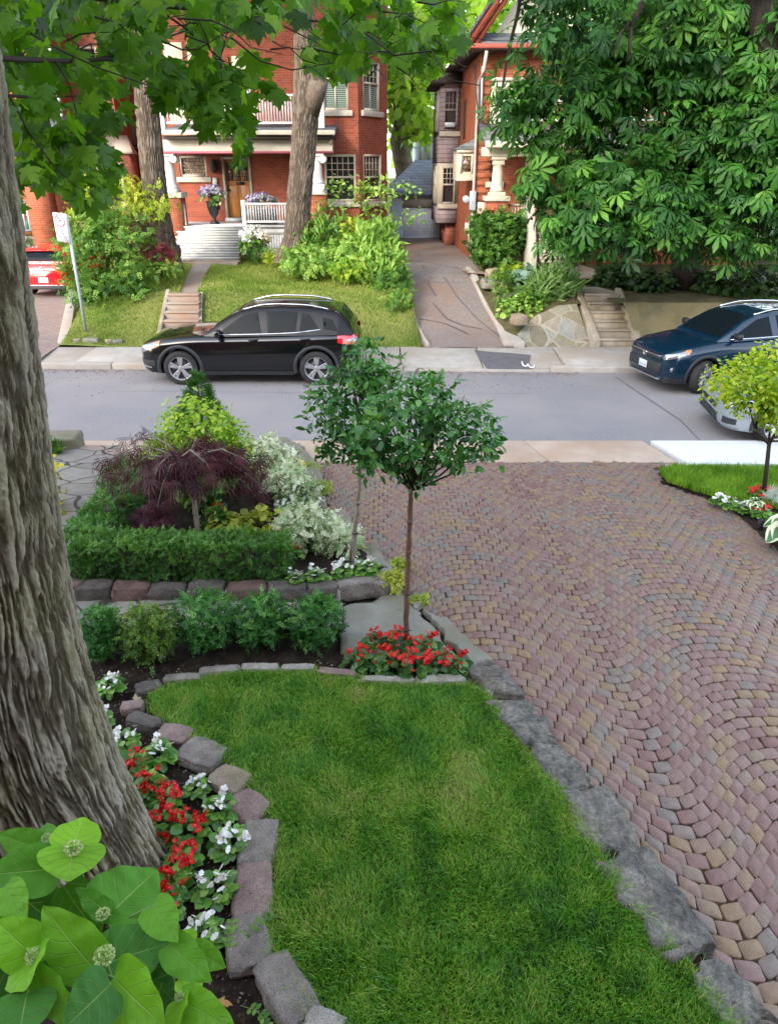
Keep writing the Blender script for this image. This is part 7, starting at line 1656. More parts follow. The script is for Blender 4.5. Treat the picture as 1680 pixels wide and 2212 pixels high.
def red_car():
    c = Car('parked_car', 'bright red hatchback seen from behind in the left driveway', HAT, M_paint('red_paint', (.62, .008, .014), 0, .25, .15))
    c.hull(); c.cabin(); c.arches(); c.well(); L = 4.2
    for sg in (-1, 1):
        c.side_glass('front_window', [(1.55, 1.03), (1.75, 1.16), (2.05, 1.33), (2.4, 1.38), (2.42, 1.03)], sg); c.side_glass('rear_window', [(2.5, 1.03), (2.48, 1.38), (3.0, 1.38), (3.4, 1.34), (3.5, 1.06)], sg)
        t_ = c.patch('tail_light', 3.90, 4.135, (.80, .80), (.92, .92), MT['lamp_red'], sg, .014)
        mb = MB(); mb.box((L - .10, sg * .46 if sg > 0 else -.83, .80), (L + .012 - .0, .80 if sg > 0 else -.46, .925)); mb.build('tail_lamp_panel', MT['lamp_red'], c.t, bevel=.03, local=True)
        mb = MB(); mb.lathe([(.035, -.06), (.04, 0), (.034, .004), (.03, -.05)], (0, 0, 0), 16, None, 'y'); o = mb.build('exhaust_pipe', MT['chrome'], c.t, True, local=True); o.location = (L - .02, sg * .50, .27); o.rotation_euler = (0, 0, R(-90))
    c.screen('rear_screen', 3.83, 4.06, .94, .80); c.screen('windscreen', 1.3, 1.9)
    mb = MB(); mb.hexa([(3.70, -.56, 1.395), (3.93, -.55, 1.35), (3.93, .55, 1.35), (3.70, .56, 1.395), (3.70, -.56, 1.44), (3.95, -.55, 1.385), (3.95, .55, 1.385), (3.70, .56, 1.44)]); mb.build('spoiler', c.paint, c.t, bevel=.012, local=True)
    mb = MB(); mb.hexa([(L - .25, -.72, .20), (L + .012, -.66, .24), (L + .012, .66, .24), (L - .25, .72, .20), (L - .25, -.74, .36), (L + .016, -.62, .35), (L + .016, .62, .35), (L - .25, .74, .36)]); mb.build('diffuser', MT['cladding'], c.t, bevel=.02, local=True)
    mb = MB(); mb.box((L - .06, -.64, .355), (L + .022, .64, .375)); mb.build('chrome_bar', MT['galv'], c.t, bevel=.006, local=True)
    c.plate(L + .012, .52, 1)
    mb = MB(); n = 28; x = L + .012; ring = [(x, .06 * math.cos(2 * math.pi * k / n), .86 + .06 * math.sin(2 * math.pi * k / n)) for k in range(n + 1)]; mb.tube(ring, .0065, 6)
    mb.tube([(x, -.026, .908), (x, 0, .868), (x, .026, .908)], .005, 5); mb.tube([(x, -.048, .893), (x, -.02, .815), (x, 0, .855), (x, .02, .815), (x, .048, .893)], .005, 5); mb.build('badge', MT['chrome'], c.t, True, local=True)
    mb = MB(); mb.tube([(L + .004, -.62, .955), (L + .008, 0, .965), (L + .004, .62, .955)], .006, 6); mb.tube([(L + .006, -.72, .70), (L + .01, 0, .70), (L + .006, .72, .70)], .004, 6); mb.tube([(L + .008, -.66, .60), (L + .012, 0, .605), (L + .008, .66, .60)], .004, 6); mb.build('tailgate_seam', MT['black_metal'], c.t, True, local=True)
    mb = MB(); mb.tube([(3.6, 0, 1.43), (3.72, 0, 1.50)], .006, 6); mb.build('aerial', MT['black_metal'], c.t, True, local=True)
    mb = MB(); mb.tube([(4.07, 0, 1.045), (4.05, -.18, 1.09), (4.03, -.32, 1.12)], .007, 6); mb.build('rear_wiper', MT['black_metal'], c.t, True, local=True)
    for wx in (.85, 3.48):
        for sg in (-1, 1): c.wheel(wx, sg)
    c.mirror(1.6, 1.06, c.paint)
    return c
c = red_car(); q = P(103, 640, 21.6); c.place(q[0] + .02, 21.6 + 4.2 * .9, zdl(22.5) + .02, R(-90), .92, 0)
# ================================================================ NO PARKING SIGN
b_ = P(186, 713, 16.95); tp = P(143, 463, 16.6)
SG = thing('parking_sign', 'white no parking sign with a red ring on a leaning galvanised post', 'street sign', b_)
ax = (Vector(tp) - Vector(b_)); m = MB(); m.tube([Vector(b_) - ax * .05, Vector(tp)], .033, 10); m.build('post', MT['galv'], SG, True)
axn = ax.normalized(); pc = Vector(P(136, 491, 16.56)); side = Vector((.93, -.30, 0)); side = (side - axn * side.dot(axn)).normalized(); nrm = side.cross(axn).normalized()
if nrm.y > 0: nrm = -nrm
hw, hh = .165, .30
def sp(u, v, d=0): return tuple(pc + side * u + axn * v + nrm * d)
out_ = []
for cx_, cy_, a0 in ((hw - .04, hh - .04, 0), (-hw + .04, hh - .04, 90), (-hw + .04, -hh + .04, 180), (hw - .04, -hh + .04, 270)):
    for k in range(5): a = R(a0 + 22.5 * k); out_.append((cx_ + .04 * math.cos(a), cy_ + .04 * math.sin(a)))
m = MB(); m.prism([sp(u, v, .040) for u, v in out_], tuple(nrm * .006)); pl = m.build('sign_plate', M_plain('sign_white', (.50, .51, .52), .4, 0, .3, 0, .05), SG)
m = MB(); n = 40; ro, ri = .128, .106; V = []
for k in range(n): a = 2 * math.pi * k / n; V += [sp(ro * math.cos(a), .145 + ro * math.sin(a), .0475), sp(ri * math.cos(a), .145 + ri * math.sin(a), .0475)]
m.add(V, [(2 * k, 2 * ((k + 1) % n), 2 * ((k + 1) % n) + 1, 2 * k + 1) for k in range(n)])
e = .011 * .7071; a_ = .110 * .7071; m.quad(sp(-a_ - e, .145 + a_ - e, .0482), sp(-a_ + e, .145 + a_ + e, .0482), sp(a_ + e, .145 - a_ + e, .0482), sp(a_ - e, .145 - a_ - e, .0482))
m.build('red_ring', M_plain('sign_red', (.62, .03, .03), .4), pl)
def text(txt, size, u, v, mat, parent, d=.0472, align='CENTER', name='lettering'):
    cu = bpy.data.curves.new('t', 'FONT'); cu.body = txt; cu.size = size; cu.align_x = align; cu.align_y = 'CENTER'; cu.space_line = .95
    ob = bpy.data.objects.new('t', cu); COL.objects.link(ob); dg = bpy.context.evaluated_depsgraph_get(); me = bpy.data.meshes.new_from_object(ob.evaluated_get(dg)); bpy.data.objects.remove(ob, do_unlink=True)
    for vv in me.vertices: vv.co = Vector(sp(u + vv.co.x, v + vv.co.y, d))
    me.name = name; me.materials.clear(); o = link(name, me, mat, parent); return o
ink = M_plain('sign_black', (.05, .05, .055), .5); text('P', .175, .0, .145, ink, pl, .0468); text('5 TUE TO\n1 MAY\n30 1 TO', .066, -.0, -.13, M_plain('sign_grey_text', (.10, .10, .13), .5), pl)
# ================================================================ HOUSES
def wall(mb, fr, u0, u1, z0, z1, holes=(), depth=.14):
    """wall face with real openings and reveals"""
    us = sorted(set([u0, u1] + [h[0] for h in holes] + [h[1] for h in holes])); zs = sorted(set([z0, z1] + [h[2] for h in holes] + [h[3] for h in holes]))
    us = [u for u in us if u0 <= u <= u1]; zs = [z for z in zs if z0 <= z <= z1]
    for a, b_ in zip(us[:-1], us[1:]):
        for c, d in zip(zs[:-1], zs[1:]):
            mu, mz = (a + b_) / 2, (c + d) / 2
            if any(h[0] < mu < h[1] and h[2] < mz < h[3] for h in holes): continue
            mb.quad(fr.pt(a, c), fr.pt(b_, c), fr.pt(b_, d), fr.pt(a, d))
    for (a, b_, c, d) in holes:
        for (p, q) in (((a, c), (a, d)), ((b_, c), (b_, d)), ((a, c), (b_, c)), ((a, d), (b_, d))):
            mb.quad(fr.pt(*p), fr.pt(*q), fr.pt(q[0], q[1], -depth), fr.pt(p[0], p[1], -depth))
def window(T, fr, u0, u1, z0, z1, frame='cream', glass='glass', cols=4, rows=3, split=.5, lowcols=1, d=-.06, fw=.07, sill=True, sillm='stone_trim', lower='glass', bar=.022):
    """sash window: frame > sash with glazing bars, panes; sill below"""
    mb = MB()
    mb.fbox(fr, u0, u0 + fw, z0, z1, d - .05, d + .05); mb.fbox(fr, u1 - fw, u1, z0, z1, d - .05, d + .05)
    mb.fbox(fr, u0 + fw, u1 - fw, z1 - fw, z1, d - .05, d + .048); mb.fbox(fr, u0 + fw, u1 - fw, z0, z0 + fw, d - .05, d + .048)
    zm = z0 + (z1 - z0) * split
    if 0 < split < 1: mb.fbox(fr, u0 + fw, u1 - fw, zm - .03, zm + .03, d - .04, d + .03)
    w = mb.build('window', MT[frame], T)
    mb = MB(); a, b_, c, e = u0 + fw, u1 - fw, zm + .03 if 0 < split < 1 else z0 + fw, z1 - fw
    for i in range(1, cols): x = a + (b_ - a) * i / cols; mb.fbox(fr, x - bar / 2, x + bar / 2, c, e, d - .03, d + .012)
    for j in range(1, rows): z = c + (e - c) * j / rows; mb.fbox(fr, a, b_, z - bar / 2, z + bar / 2, d - .03, d + .010)
    if 0 < split < 1 and lowcols > 1:
        for i in range(1, lowcols): x = a + (b_ - a) * i / lowcols; mb.fbox(fr, x - bar, x + bar, z0 + fw, zm - .03, d - .03, d + .012)
    if mb.V: mb.build('glazing_bars', MT[frame], w)
    mb = MB()
    if 0 < split < 1: mb.quad(fr.pt(a, c, d - .02), fr.pt(b_, c, d - .02), fr.pt(b_, e, d - .02), fr.pt(a, e, d - .02)); mb.build('pane', MT[glass], w); mb = MB(); mb.quad(fr.pt(a, z0 + fw, d - .022), fr.pt(b_, z0 + fw, d - .022), fr.pt(b_, zm - .03, d - .022), fr.pt(a, zm - .03, d - .022)); mb.build('pane', MT[lower], w)
    else: mb.quad(fr.pt(a, c, d - .02), fr.pt(b_, c, d - .02), fr.pt(b_, e, d - .02), fr.pt(a, e, d - .02)); mb.build('pane', MT[glass], w)
    if sill: mb = MB(); mb.fbox(fr, u0 - .12, u1 + .12, z0 - .16, z0 - .002, -.10, .09); mb.build('sill', MT[sillm], w, bevel=.012)
    return w
def frontal(Y): return Frame((0, Y), (1, 0), (0, -1))
def rect(x0, x1, y0, y1, Y):
    a, b_ = P(x0, y1, Y), P(x1, y0, Y); c, d = P(x0, y0, Y), P(x1, y1, Y)
    return ((a[0] + c[0]) / 2, (b_[0] + d[0]) / 2, (a[2] + d[2]) / 2, (b_[2] + c[2]) / 2)
def balustrade(fr, u0, u1, z0, z1, sp, bw=.028, rail=.05):
    mb = MB(); mb.fbox(fr, u0, u1, z1 - .06, z1, -.04, .04); mb.fbox(fr, u0, u1, z0, z0 + .06, -.035, .035); n = int((u1 - u0) / sp)
    for i in range(n + 1): x = u0 + (u1 - u0) * (i + .5) / (n + 1); mb.fbox(fr, x - bw / 2, x + bw / 2, z0 + .06, z1 - .06, -.014, .014)
    return mb
# ---------------------------------------------------------------- porch house
H1 = thing('brick_house', 'red brick house with porch, oak door and white balcony railing behind the black car', 'house', (-3.6, 26, 1.3))
fW, fP = frontal(26.0), frontal(24.0)
zfl = P(480, 487, 24)[2]; zce = P(480, 331, 24)[2]
ux = lambda x, y, Y: P(x, y, Y)[0]; uz = lambda y, Y: P(600, y, Y)[2]
wx0, wx1 = ux(362, 400, 26), ux(700, 400, 26)
win = rect(388, 447, 336, 382, 26); dr = rect(484, 546, 338, 470, 26); up = rect(440, 500, 150, 262, 26)
mb = MB(); wall(mb, fW, wx0 - .6, wx1, 1.0, 13.5, [win, dr, up]); 
mb.quad((wx0 - .6, 26, 1), (wx0 - .6, 34, 1), (wx0 - .6, 34, 13.5), (wx0 - .6, 26, 13.5))
mb.build('wall', MT['brick'], H1)
window(H1, fW, *win, 'greige', 'lead_glass', 1, 1, 1.0, d=-.08)
window(H1, fW, *up, 'cream', 'glass', 3, 2, .55)
mb = MB(); mb.fbox(fW, dr[0], dr[0] + .08, dr[2], dr[3], -.12, .03); mb.fbox(fW, dr[1] - .08, dr[1], dr[2], dr[3], -.12, .03); mb.fbox(fW, dr[0] + .08, dr[1] - .08, dr[3] - .08, dr[3], -.12, .028); fr_ = mb.build('door_frame', MT['greige'], H1)
mb = MB(); mb.fbox(fW, dr[0] + .08, dr[1] - .08, dr[2], dr[3] - .08, -.12, -.07); zl = dr[2] + (dr[3] - dr[2]) * .60
w3 = (dr[1] - dr[0] - .16)
for k in range(2): a = dr[0] + .16 + k * w3 * .5; mb.fbox(fW, a, a + w3 * .36, dr[2] + .16, zl - .12, -.07, -.055)
door = mb.build('door', MT['wood_door'], H1, bevel=.008)
mb = MB()
for k in range(3): a = dr[0] + .08 + w3 * (.08 + .30 * k); mb.fbox(fW, a, a + w3 * .24, zl + .02, dr[3] - .20, -.07, -.060)
mb.build('leaded_pane', MT['lead_glass'], door)
mb = MB(); mb.lathe([(.01, 0), (.035, -.02), (.035, -.05), (.01, -.06)], (dr[0] + .17, 26 + .06, dr[2] + .85), 12, None, 'y'); mb.fbox(fW, dr[0] + .14, dr[0] + .20, dr[2] + .72, dr[2] + 1.0, -.07, -.062); mb.build('door_handle', MT['black_metal'], door, True)
mb = MB(); mb.fbox(fW, dr[0] + w3 * .52, dr[0] + w3 * .86, zl - .10, zl - .02, -.07, -.052); mb.build('letter_box', MT['black_metal'], door)
mb = MB(); mb.fbox(fW, dr[0] - .02, dr[1] + .02, dr[2] - .14, dr[2] - .004, -.1, .14); mb.build('door_step', MT['grey_wood'], H1)
q = P(462, 358, 25.95); mb = MB(); mb.lathe([(.02, -.22), (.10, -.16), (.13, 0), (.09, .16), (.03, .20)], (q[0], 25.88, q[2]), 12); mb.build('porch_lamp', MT['dark_trim'], H1, True)
q = P(465, 392, 25.98); mb = MB(); mb.box((q[0] - .08, 25.95, q[2] - .11), (q[0] + .08, 25.995, q[2] + .11)); mb.build('house_number_plate', MT['white'], H1)
# porch floor, skirt, steps
px0, px1 = ux(372, 480, 24), ux(700, 480, 24); sx0, sx1 = ux(393, 520, 23.8), ux(527, 520, 23.8)
mb = MB(); mb.box((px0 - .1, 23.95, zfl - .06), (px1, 26.0, zfl)); mb.build('porch_floor', MT['grey_wood'], H1)
mb = MB()
for i in range(30): a = sx1 + (px1 - sx1) * i / 30; mb.box((a, 24.04, 1.2), (a + (px1 - sx1) / 30 - .012, 24.08, zfl - .26 - .003))
mb.box((sx1, 24.02, zfl - .26), (px1, 24.06, zfl - .063)); mb.build('porch_skirt', MT['grey_wood'], H1)
n = 7; z0 = P(460, 566, 22.5)[2]; mb = MB(); rn = (24.0 - 22.6) / n
for k in range(n):
    zt = z0 + (zfl - z0) * (k + 1) / (n) - .01; y = 22.6 + rn * k
    mb.box((sx0 - .08, y - .03, zt - .04), (sx1 + .05, y + rn + .02, zt)); mb.box((sx0 - .04, y, zt - (zfl - z0) / n), (sx1 + .01, y + .02, zt - .042))
mb.build('steps', MT['grey_wood'], H1)
# pier and columns
def column(T, x, Y, z0, z1, r, mat, capz=.32, baseh=.28, basew=.30, volute=True):
    mb = MB(); mb.lathe([(r * 1.25, 0), (r * 1.25, .06), (r * 1.08, .10), (r * 1.02, .14), (r * 1.0, .3), (r * .97, (z1 - z0) * .5), (r * .84, z1 - z0 - .34), (r * .92, z1 - z0 - .32), (r * .92, z1 - z0 - .28), (r * .84, z1 - z0 - .26)], (x, Y, z0 + baseh), 28)
    c = mb.build('column', MT[mat], T, True)
    mb = MB(); mb.box((x - basew, Y - basew, z0), (x + basew, Y + basew, z0 + baseh - .004)); mb.build('base', MT[mat], c, bevel=.015)
    mb = MB(); zc = z1 - .06
    mb.box((x - r * 1.35, Y - r * 1.2, zc - .02), (x + r * 1.35, Y + r * 1.2, z1))
    for s in (-1, 1) if volute else (): mb.lathe([(.02, -r * 1.1), (r * .55, -r * 1.08), (r * .60, 0), (r * .55, r * 1.08), (.02, r * 1.1)], (x + s * r * 1.18, Y, zc - .10), 16, None, 'y')
    mb.box((x - r * 1.0, Y - r * .95, zc - .14), (x + r * 1.0, Y + r * .95, zc - .022)); mb.build('capital', MT[mat], c, bevel=.01)
    return c
xp = ux(374, 430, 24); zcap = uz(419, 24); zb_ = 1.1
mb = MB(); mb.box((xp - .36, 23.75, zb_), (xp + .28, 24.4, zcap - .10)); pier = mb.build('pier', MT['brick_orange'], H1)
mb = MB(); mb.box((xp - .42, 23.69, zcap - .10), (xp + .35, 24.46, zcap + .05)); mb.build('cap', MT['stone_trim'], pier, bevel=.015)
column(H1, xp - .04, 24.05, zcap + .05, zce, .19, 'white', baseh=.10, basew=.24)
xq = ux(683, 400, 24); mb = MB(); mb.box((xq - .30, 23.75, zb_), (xq + .30, 24.4, uz(420, 24))); pier = mb.build('pier', MT['brick'], H1); mb = MB(); mb.box((xq - .33, 23.7, uz(420, 24)), (xq + .33, 24.44, uz(417, 24))); mb.build('cap', MT['stone_trim'], pier, bevel=.01)
column(H1, xq, 24.05, uz(417, 24), zce, .20, 'white', baseh=.26, basew=.27)
# beam, ceiling, roof edge, gutter
zr = uz(302, 24); mb = MB(); mb.box((px0 - .25, 23.82, zce), (px1 + .35, 24.22, zr)); mb.build('beam', MT['greige'], H1, bevel=.01)
mb = MB(); mb.box((px0 - .25, 23.80, zce - .012), (px1 + .35, 23.815, zce + .055)); mb.build('beam_trim', M_plain('maroon_trim', (.28, .06, .09), .5), H1)
mb = MB(); mb.box((px0 - .2, 24.23, zce + .06), (px1 + .3, 26.0, zce + .10)); mb.build('porch_ceiling', MT['dark_trim'], H1)
rx0, rx1 = ux(352, 288, 23.5), ux(722, 288, 23.5); zg0, zg1 = uz(290, 23.5), uz(281, 23.5)
mb = MB(); mb.hexa([(rx0, 23.5, zg0 + .02), (rx1, 23.5, zg0 + .02), (rx1, 26.0, zr + .25), (rx0, 26.0, zr + .25), (rx0, 23.5, zg1 + .01), (rx1, 23.5, zg1 + .01), (rx1, 26.0, zr + .55), (rx0, 26.0, zr + .55)]); mb.build('porch_roof', MT['shingle'], H1)
mb = MB(); mb.box((rx0 - .02, 23.40, zg0 - .02), (rx1 + .03, 23.50, zg1)); mb.build('gutter', MT['greige'], H1, bevel=.02)
mb = MB(); mb.box((rx0, 23.52, zr + .002), (rx1, 24.3, zr + .09)); mb.build('soffit', MT['dark_trim'], H1)
q = [P(718, 292, 23.6), P(716, 305, 23.7), P(706, 316, 24.2), P(692, 324, 24.8)]; mb = MB(); mb.tube(q, .05, 8); mb.build('downpipe', MT['greige'], H1, True)
# balcony railing
fB = frontal(24.2); zb0, zb1 = uz(268, 24.2), uz(203, 24.2)
b0, b1, b2, b3 = ux(352, 240, 24.2), ux(526, 240, 24.2), ux(541, 240, 24.2), ux(693, 240, 24.2)
balustrade(fB, b0, b1, zb0, zb1, .085, .034).build('balustrade', MT['white'], H1); balustrade(fB, b2, b3, zb0, zb1, .085, .034).build('balustrade', MT['white'], H1)
for x in (b0 - .06, (b1 + b2) / 2, b3): mb = MB(); mb.fbox(fB, x - .10, x + .10, zb0 - .25, zb1 + .15, -.10, .10); mb.build('post', MT['white'], H1, bevel=.01)
fl2 = rect(505, 545, 120, 262, 25.9); mb = MB(); mb.fbox(fW, fl2[0], fl2[1], fl2[2], fl2[3], -.02, .06); mb.build('balcony_door', MT['cream'], H1, bevel=.01)
for (a, b_) in ((360, 400), (410, 432)): r = rect(a, b_, 90, 262, 25.9); mb = MB(); mb.fbox(fW, r[0], r[1], r[2], r[3], -.02, .04); mb.build('cream_panel', MT['cream'], H1, bevel=.01)
# porch railing
fR = frontal(24.05); r0, r1 = ux(527, 450, 24.05), ux(628, 450, 24.05); zr0, zr1 = uz(481, 24.05), uz(438, 24.05)
balustrade(fR, r0, px1 - .1, zr0, zr1, .082, .034).build('porch_railing', MT['white'], H1)
mb = MB(); mb.fbox(fR, r0 - .07, r0 + .05, zfl, zr1 + .08, -.06, .06); mb.build('post', MT['white'], H1, bevel=.01)
mb = MB(); mb.tube([(ux(397, 440, 24), 24.0, uz(440, 24)), (ux(399, 452, 23.9), 23.9, uz(452, 24)), (ux(402, 484, 23.8), 23.8, zfl + .02)], .035, 6); mb.build('handrail', MT['greige'], H1, True)
# bay on the right with two facets
pa, pb_, pc_ = (ux(694, 400, 25), 25.0), (ux(776, 400, 25), 25.0), (ux(835, 400, 26.4), 26.4)
f1 = Frame(pa, (1, 0), (0, -1)); L1 = pb_[0] - pa[0]
dx_, dy_ = pc_[0] - pb_[0], pc_[1] - pb_[1]; L2 = math.hypot(dx_, dy_); f2 = Frame(pb_, (dx_ / L2, dy_ / L2), (dy_ / L2, -dx_ / L2))
def onb(x0, x1, y0, y1, f):                          # rect of the photo on one of the facets
    Y = 25.0 if f is f1 else 25.0
    if f is f1: r = rect(x0, x1, y0, y1, 25.0); return (r[0] - pa[0], r[1] - pa[0], r[2], r[3])
    def sol(x):
        t = 0.5
        for _ in range(30):
            p = (pb_[0] + dx_ * t, pb_[1] + dy_ * t); xx = P(x, (y0 + y1) / 2, p[1])[0]; t += (xx - p[0]) / (dx_ - dy_ * xx / p[1] + 1e-6) * .8
        return t
    a, b_ = sol(x0), sol(x1); Ym = pb_[1] + dy_ * (a + b_) / 2
    return (a * L2, b_ * L2, P(x0, y1, Ym)[2], P(x0, y0, Ym)[2])
wA1, wA2 = onb(701, 769, 333, 435, f1), onb(695, 752, 120, 238, f1)
wB1, wB2 = onb(785, 824, 333, 435, f2), onb(784, 820, 132, 240, f2)
mb = MB(); wall(mb, f1, 0, L1, 1.0, 13.5, [wA1, wA2]); wall(mb, f2, 0, L2, 1.0, 13.5, [wB1, wB2]); mb.quad((pc_[0], 26.4, 1), (pc_[0], 36, 1), (pc_[0], 36, 13.5), (pc_[0], 26.4, 13.5)); mb.quad((pa[0], 25, 1), (pa[0], 26.1, 1), (pa[0], 26.1, 13.5), (pa[0], 25, 13.5)); mb.build('bay_wall', MT['brick'], H1)
window(H1, f1, *wA1, 'cream', 'glass', 5, 3, .52, 1); window(H1, f1, *wA2, 'cream', 'glass', 4, 3, .60, 2, lower='blinds')
window(H1, f2, *wB1, 'cream', 'glass', 5, 3, .52, 1); window(H1, f2, *wB2, 'cream', 'glass', 4, 3, .56, 2, lower='blinds')
mb = MB(); mb.hexa([(wx0 - 1.2, 23.8, 13.4), (pc_[0] + .6, 23.8, 13.4), (pc_[0] + .6, 36, 13.4), (wx0 - 1.2, 36, 13.4), (wx0 + 2, 28, 16.5), (pc_[0] - 2, 28, 16.5), (pc_[0] - 2, 32, 16.5), (wx0 + 2, 32, 16.5)]); mb.build('roof', MT['shingle'], H1)
# front walk and concrete steps up from the pavement
def stairs(name, label, px, n, Y0, Y1, z0, z1, mat, wings=None):
    (xb0, xb1, yb), (xt0, xt1, yt) = px; a0, a1, c0, c1 = ux(xb0, yb, Y0), ux(xb1, yb, Y0), ux(xt0, yt, Y1), ux(xt1, yt, Y1)
    t = thing(name, label, 'steps', ((a0 + a1) / 2, Y0, z0)); mb = MB()
    for k in range(n):
        f = k / n; g = (k + 1) / n; y = Y0 + (Y1 - Y0) * f; l, r = a0 + (c0 - a0) * f, a1 + (c1 - a1) * f; z = z0 + (z1 - z0) * g
        mb.box((l, y, z - (z1 - z0) / n - .1), (r, Y0 + (Y1 - Y0) * g + .03 * (k < n - 1), z - .045)); mb.box((l, y - .025, z - .043), (r, Y0 + (Y1 - Y0) * g + .03 * (k < n - 1), z))
    mb.build('treads', mat, t, bevel=.012)
    for (w, side, h) in wings or []:
        mb = MB(); xb, xt = (a0, c0) if side < 0 else (a1, c1); o0 = xb + side * w; o1 = xt + side * w; lo, hi = (min(xb, o0) + (.004 if side > 0 else 0), max(xb, o0) - (.004 if side < 0 else 0)), (min(xt, o1) + (.004 if side > 0 else 0), max(xt, o1) - (.004 if side < 0 else 0))
        mb.hexa([(lo[0], Y0 - .1, z0 - .2), (lo[1], Y0 - .1, z0 - .2), (hi[1], Y1 + .1, z0 - .2), (hi[0], Y1 + .1, z0 - .2), (lo[0], Y0 - .1, z0 + h), (lo[1], Y0 - .1, z0 + h), (hi[1], Y1 + .1, z1 + h * .5), (hi[0], Y1 + .1, z1 + h * .5)]); mb.build('side_wall', MT['concrete_old'] if mat is not MT['concrete'] else MT['concrete'], t, bevel=.015)
    return t
stairs('concrete_steps', 'brownish concrete steps cut into the lawn behind the nose of the black car', ((345, 428, 722), (366, 431, 632)), 6, 16.5, 18.05, .165, 1.13, MT['concrete_red'], [(.10, -1, .14), (.06, 1, .02)])
V = [P(366, 632, 18.05), P(431, 632, 18.05), P(459, 582, 22.0), P(408, 582, 22.0)]
polysheet('front_walk', [(V[0][0], 18.05, zbank(18.05) + .065), (V[1][0], 18.05, zbank(18.05) + .065), (V[2][0], 22.0, zbank(22) + .065), (V[3][0], 22.0, zbank(22) + .065)], MT['concrete_red'])
mb = MB(); mb.box((sx0 - .3, 22.0, 1.0), (sx1 + .1, 22.58, zbank(22.3) + .09)); tag(mb.build('front_walk', MT['concrete_red'], bevel=.01), kind='structure')
# retaining curb beside the left driveway
mb = MB(); a, b_, c, d = P(124, 738, 16.7), P(149, 738, 16.7), P(168, 624, 20.6), P(150, 624, 20.6)
mb.hexa([(a[0], 16.7, .1), (b_[0], 16.7, .1), (c[0], 20.6, .2), (d[0], 20.6, .2), (a[0], 16.7, a[2]), (b_[0], 16.7, b_[2]), (c[0], 20.6, c[2]), (d[0], 20.6, d[2])]); o = mb.build('retaining_wall', MT['concrete'], bevel=.015); recentre(o, (a[0], 16.7, .15)); tag(o, 'sloping concrete retaining wall between the brick driveway and the sign lawn', 'wall')
# porch urn and planter
def urn(x, y, Y, label, s):
    c = P(x, y, Y); c = (c[0], Y, zfl); t = thing('planter_urn', label, 'planter', c); mb = MB(); mb.lathe([(.15, 0), (.15, .05), (.06, .10), (.05, .18), (.14, .30), (.19, .50), (.20, .62), (.24, .66), (.22, .67)], c, 20); mb.build('body', MT['black_metal'], t, True); return c
c = urn(465, 487, 24.7, 'tall black urn standing on the porch left of the oak door', 1)
hydr_flower('potted_hydrangea', 'blue and cream hydrangea bouquet overflowing the black urn', (c[0], c[1], c[2] + .60), .36, .42, 10, 'mauve_petal', 'begonia_dark', .13, leaves=20)
t = thing('planter_box', 'dark planter on the porch behind the white railing', 'planter', (ux(565, 470, 24.6), 24.6, zfl)); x = ux(565, 470, 24.6); mb = MB(); mb.box((x - .5, 24.5, zfl), (x + .5, 24.75, zfl + .45)); mb.build('body', MT['black_metal'], t, bevel=.02)
hydr_flower('potted_hydrangea', 'mauve hydrangea bouquet behind the white porch railing', (x, 24.6, zfl + .45), .45, .36, 9, 'mauve_petal', 'begonia_dark', .13, leaves=20)
# ---------------------------------------------------------------- right brick house
H2 = thing('brick_house', 'red brick house with shingled gable and side bay right of the far driveway', 'house', (6, 24, 1.3))
Yf = 23.0; cx = ux(1019, 560, Yf); zc = P(1019, 562, Yf)[2]; ztop = uz(112, Yf)
fF = frontal(Yf); sd = Frame((cx, Yf), (-.025, 1.0), (-1, -.025)); xr = cx + 8.5
w2 = rect(1058, 1080, 345, 392, Yf); d2 = rect(1128, 1160, 350, 480, Yf); u2 = rect(1058, 1130, 170, 290, Yf)
mb = MB(); wall(mb, fF, cx, xr, 1.0, ztop, [w2, d2]); wall(mb, sd, 0, 9.5, 1.0, ztop); mb.build('wall', MT['brick_orange'], H2)
window(H2, fF, *w2, 'dark_trim', 'lead_glass', 1, 1, 1.0, d=-.08)
mb = MB(); mb.fbox(fF, d2[0], d2[1], d2[2], d2[3], -.10, -.02); mb.build('door', MT['cream'], H2, bevel=.02)
mb = MB(); mb.fbox(fF, u2[0], u2[1], u2[2], u2[3], -.04, .10); mb.build('balcony_panel', MT['cream'], H2, bevel=.02)
mb = MB(); mb.fbox(fF, u2[0] - .05, u2[1] + .05, u2[3] - .06, u2[3] + .02, -.02, .16); mb.fbox(fF, u2[0] + .05, u2[0] + .5, u2[2] - .10, u2[2] - .01, -.02, .2); mb.build('panel_trim', MT['greige'], H2)
# quoined corner pier of darker, more orange courses
mb = MB()
for k in range(46):
    z = 1.3 + k * .21
    if z > ztop - .3: break
    mb.fbox(fF, cx + .03, cx + (.52 if k % 2 else .40), z, z + .135, -.01, .014)
mb.build('quoins', MT['brick_orange'], H2)
